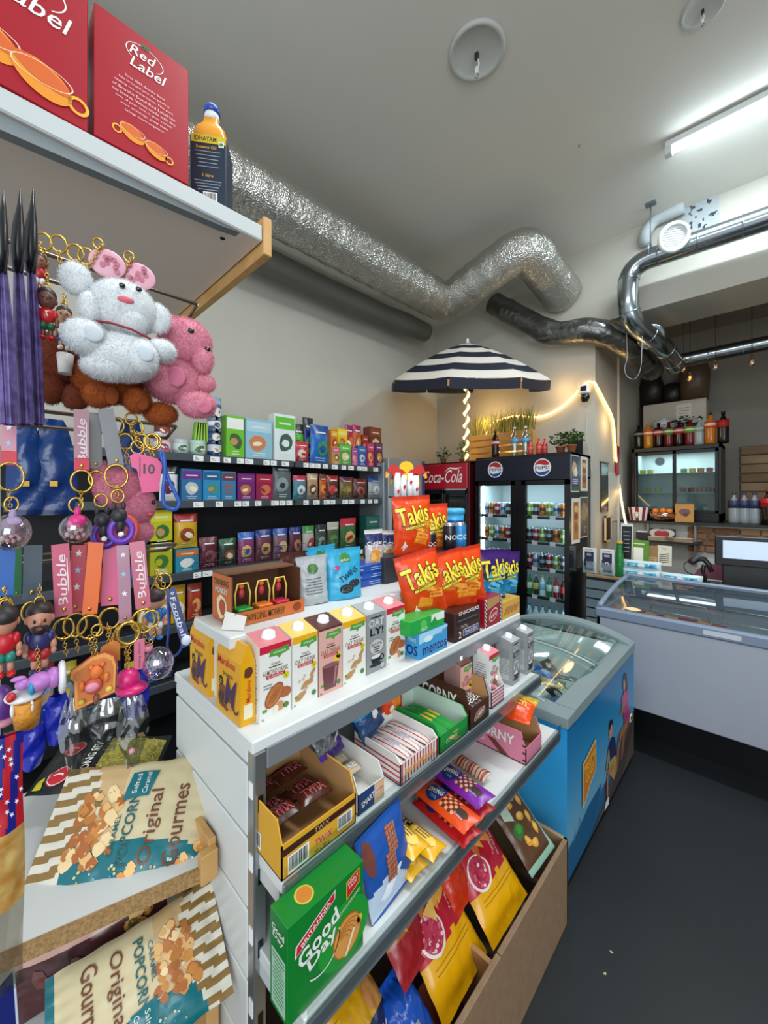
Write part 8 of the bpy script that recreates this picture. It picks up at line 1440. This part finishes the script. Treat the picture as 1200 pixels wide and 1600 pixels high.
def popcorn(seed, w_=.22, h_=.33):
    te = mat('#0f6a74', .28, bump=.1, bscale=30); go = mat('#8a6a34', .3); cw_ = mat('#d8d2c2', .35); cream_ = mat('#cdbf98', .4)
    fl = -1 if seed == 62 else 1
    def mf_(u, v):
        u = u*fl
        if v > .70+.25*abs(u+.1): return cw_ if int((u+.5+.5*(1-v)**1.5)*15) % 2 else go
        if v < .04: return te
        if u > .30-.12*math.sin(v*3): return te
        return cream_ if v < .6 else mat('#c8a878', .4)
    b, mp0 = pouch(w_, h_, .06, te, mf_, seed=seed, amp=.005, nu=34, nv=44); mp = lambda u, v, l=1: mp0(u*w_/.22, v*h_/.33, l)
    rr = random.Random(seed)
    for i in range(60):
        u0 = rr.uniform(-.07, .05); v0 = rr.uniform(.19, .27); b.disc(mp, mat(rr.choice(['#c8843c', '#e0b070', '#a8602a', '#e8cc98', '#b87434']), .5), u0, v0, rr.uniform(.007, .013), None, 1+.05*i, 8, wob=.3)
    for i in range(46): u0 = rr.uniform(.07, .105); v0 = rr.uniform(.01, .24); b.disc(mp, mat(rr.choice(['#b8d0b8', '#d8c888', '#3a9ab0', '#c8a050']), .4), u0*fl, v0, rr.uniform(.0015, .003), None, 3, 7)
    for (u0, v0) in ((.085, .05), (.09, .15), (.06, .02)):
        for j in range(5): b.disc(mp, mat('#d89040' if j % 2 else '#e8b870', .5), u0*fl+rr.uniform(-.008, .008), v0+rr.uniform(-.008, .008), .008, None, 4+.1*j, 8, wob=.3)
    gt_ = mat('#1f5a5c', .4); br = mat('#6a3a1c', .4)
    b.text(mp, gt_, 'POPCORN', -.02, .165, w=.12, h=.02, lay=5, bold=.05); b.text(mp, gt_, 'CARAMEL', -.03, .188, w=.07, h=.01, lay=5, bold=.02); b.text(mp, br, 'Original', -.02, .12, w=.13, h=.032, lay=5, bold=.02); b.text(mp, br, 'Gourmes', -.02, .075, w=.14, h=.03, lay=5, bold=.02)
    b.poly(mp, te, [(.035, .14), (.085, .13), (.085, .185), (.03, .19)], 6); b.text(mp, Wt, 'Salted', .06, .17, w=.04, h=.01, lay=7); b.text(mp, Wt, 'Caramel', .06, .15, w=.042, h=.01, lay=7); return b
o = popcorn(61).build('popcorn_bag'); B0 = at(70, 1650, Z=.60); B1 = at(312, 1478, Z=.63); Wd = at(338, 1530, Z=.575)-at(288, 1432, Z=.66); lay(o, B0, B1, Wd); tag(o, 'caramel popcorn bag with readable text on the lower tray at lower left', 'snack bag', 'teal popcorn bags')
o = popcorn(62, .27, .40).build('popcorn_bag'); B0 = at(338, 1262, Z=.855); B1 = at(2, 1310, Z=.86); Wd = at(240, 1215, Z=.92)-at(250, 1335, Z=.815); lay(o, B0, B1, Wd); tag(o, 'teal popcorn bag lying sideways on the upper tray at lower left', 'snack bag', 'teal popcorn bags')
b, mp = pouch(.2, .3, .05, mat('#14181c', .3), lambda u, v: mat('#8a8a30', .6, bump=1.0, bscale=90, mottle=.8, mscale=90, h2='#c8b860') if .05 < v < .55 and abs(u) < .42 else None, seed=63, amp=.005, nu=20, nv=26); q = random.Random(6)
for i in range(170): u0 = q.uniform(-.075, .075); v0 = q.uniform(.02, .16); a = q.uniform(0, 3.1); l_ = .009; b.poly(mp, mat(q.choice(['#b8a848', '#8a7a28', '#d0c070', '#a89838']), .5), [(u0-l_*math.cos(a), v0-l_*math.sin(a)), (u0+l_*math.cos(a), v0+l_*math.sin(a)), (u0+l_*math.cos(a)-.002*math.sin(a), v0+l_*math.sin(a)+.002*math.cos(a)), (u0-l_*math.cos(a)-.002*math.sin(a), v0-l_*math.sin(a)+.002*math.cos(a))], 1+.01*i)
b.text(mp, Wt, 'LONG SEV', .0, .19, w=.12, h=.022, lay=3, bold=.04); 
for x, y in ((-.055, .245), (.04, .25)): b.disc(mp, mat('#c81f30', .4), x, y, .028, lay=2); b.arc(mp, Wt, x, y, .025, .0018, lay=3); b.text(mp, Wt, 'J', x, y, h=.025, lay=4, bold=.05)
b.poly(mp, mat('#c8c020', .4), [(-.09, .27), (-.05, .28), (-.06, .29), (-.09, .29)], 3)
o = b.build('noodle_snack_bag'); B0 = at(252, 1190, Z=.885); B1 = at(20, 1195, Z=.93); Wd = at(150, 1140, Z=.93)-at(160, 1240, Z=.87); lay(o, B0, B1, Wd); tag(o, 'black bag with red badges and a window of green noodles on the upper tray', 'snack bag')
b, mp = pouch(.16, .30, .05, mat('#4a2426', .25), lambda u, v: mat('#d0a498', .35) if u < -.12 else None, seed=64, amp=.005); b.text(mp, mat('#4a3a24', .4), 'B', -.055, .14, h=.03, lay=3)
for i in range(26): b.disc(mp, mat(random.Random(i).choice(['#a8642a', '#c8944a', '#d8b068', '#6a5a2a']), .5), .0+random.Random(i+9).uniform(-.05, .04), .24+random.Random(i+20).uniform(-.025, .025), .01, None, 1+.05*i, 7, wob=.3)
for x, y in ((.02, .12), (.03, .19), (.01, .05)): b.disc(mp, mat('#6a3a38', .15), x, y, .02, .014, 2, 12, .5, .2)
o = b.build('chocolate_bag'); B0 = at(20, 1540, Z=.62); B1 = at(268, 1400, Z=.67); Wd = at(160, 1500, Z=.60)-at(140, 1410, Z=.72); lay(o, B0, B1, Wd); tag(o, 'pink and dark brown chocolate bag behind the popcorn bag on the lower tray', 'snack bag')
for i, (x, y) in enumerate(((955, 1488), (945, 1522), (1150, 1180), (862, 1452))):
    p = at(x, y, Z=0.0); b = MB(); b.prism([(-.006, 0), (0, .004), (.007, .001), (.002, -.004)], .0005, .002, mat('#b8b890', .7), 'z'); tag(place(b.build('floor_scrap'), p, i), 'tiny pale scrap lying on the dark floor, %s' % ['larger of the near pair', 'smaller of the near pair', 'far one by the grey freezer', 'one beside the bin'][i], 'scrap', 'scraps on the floor')
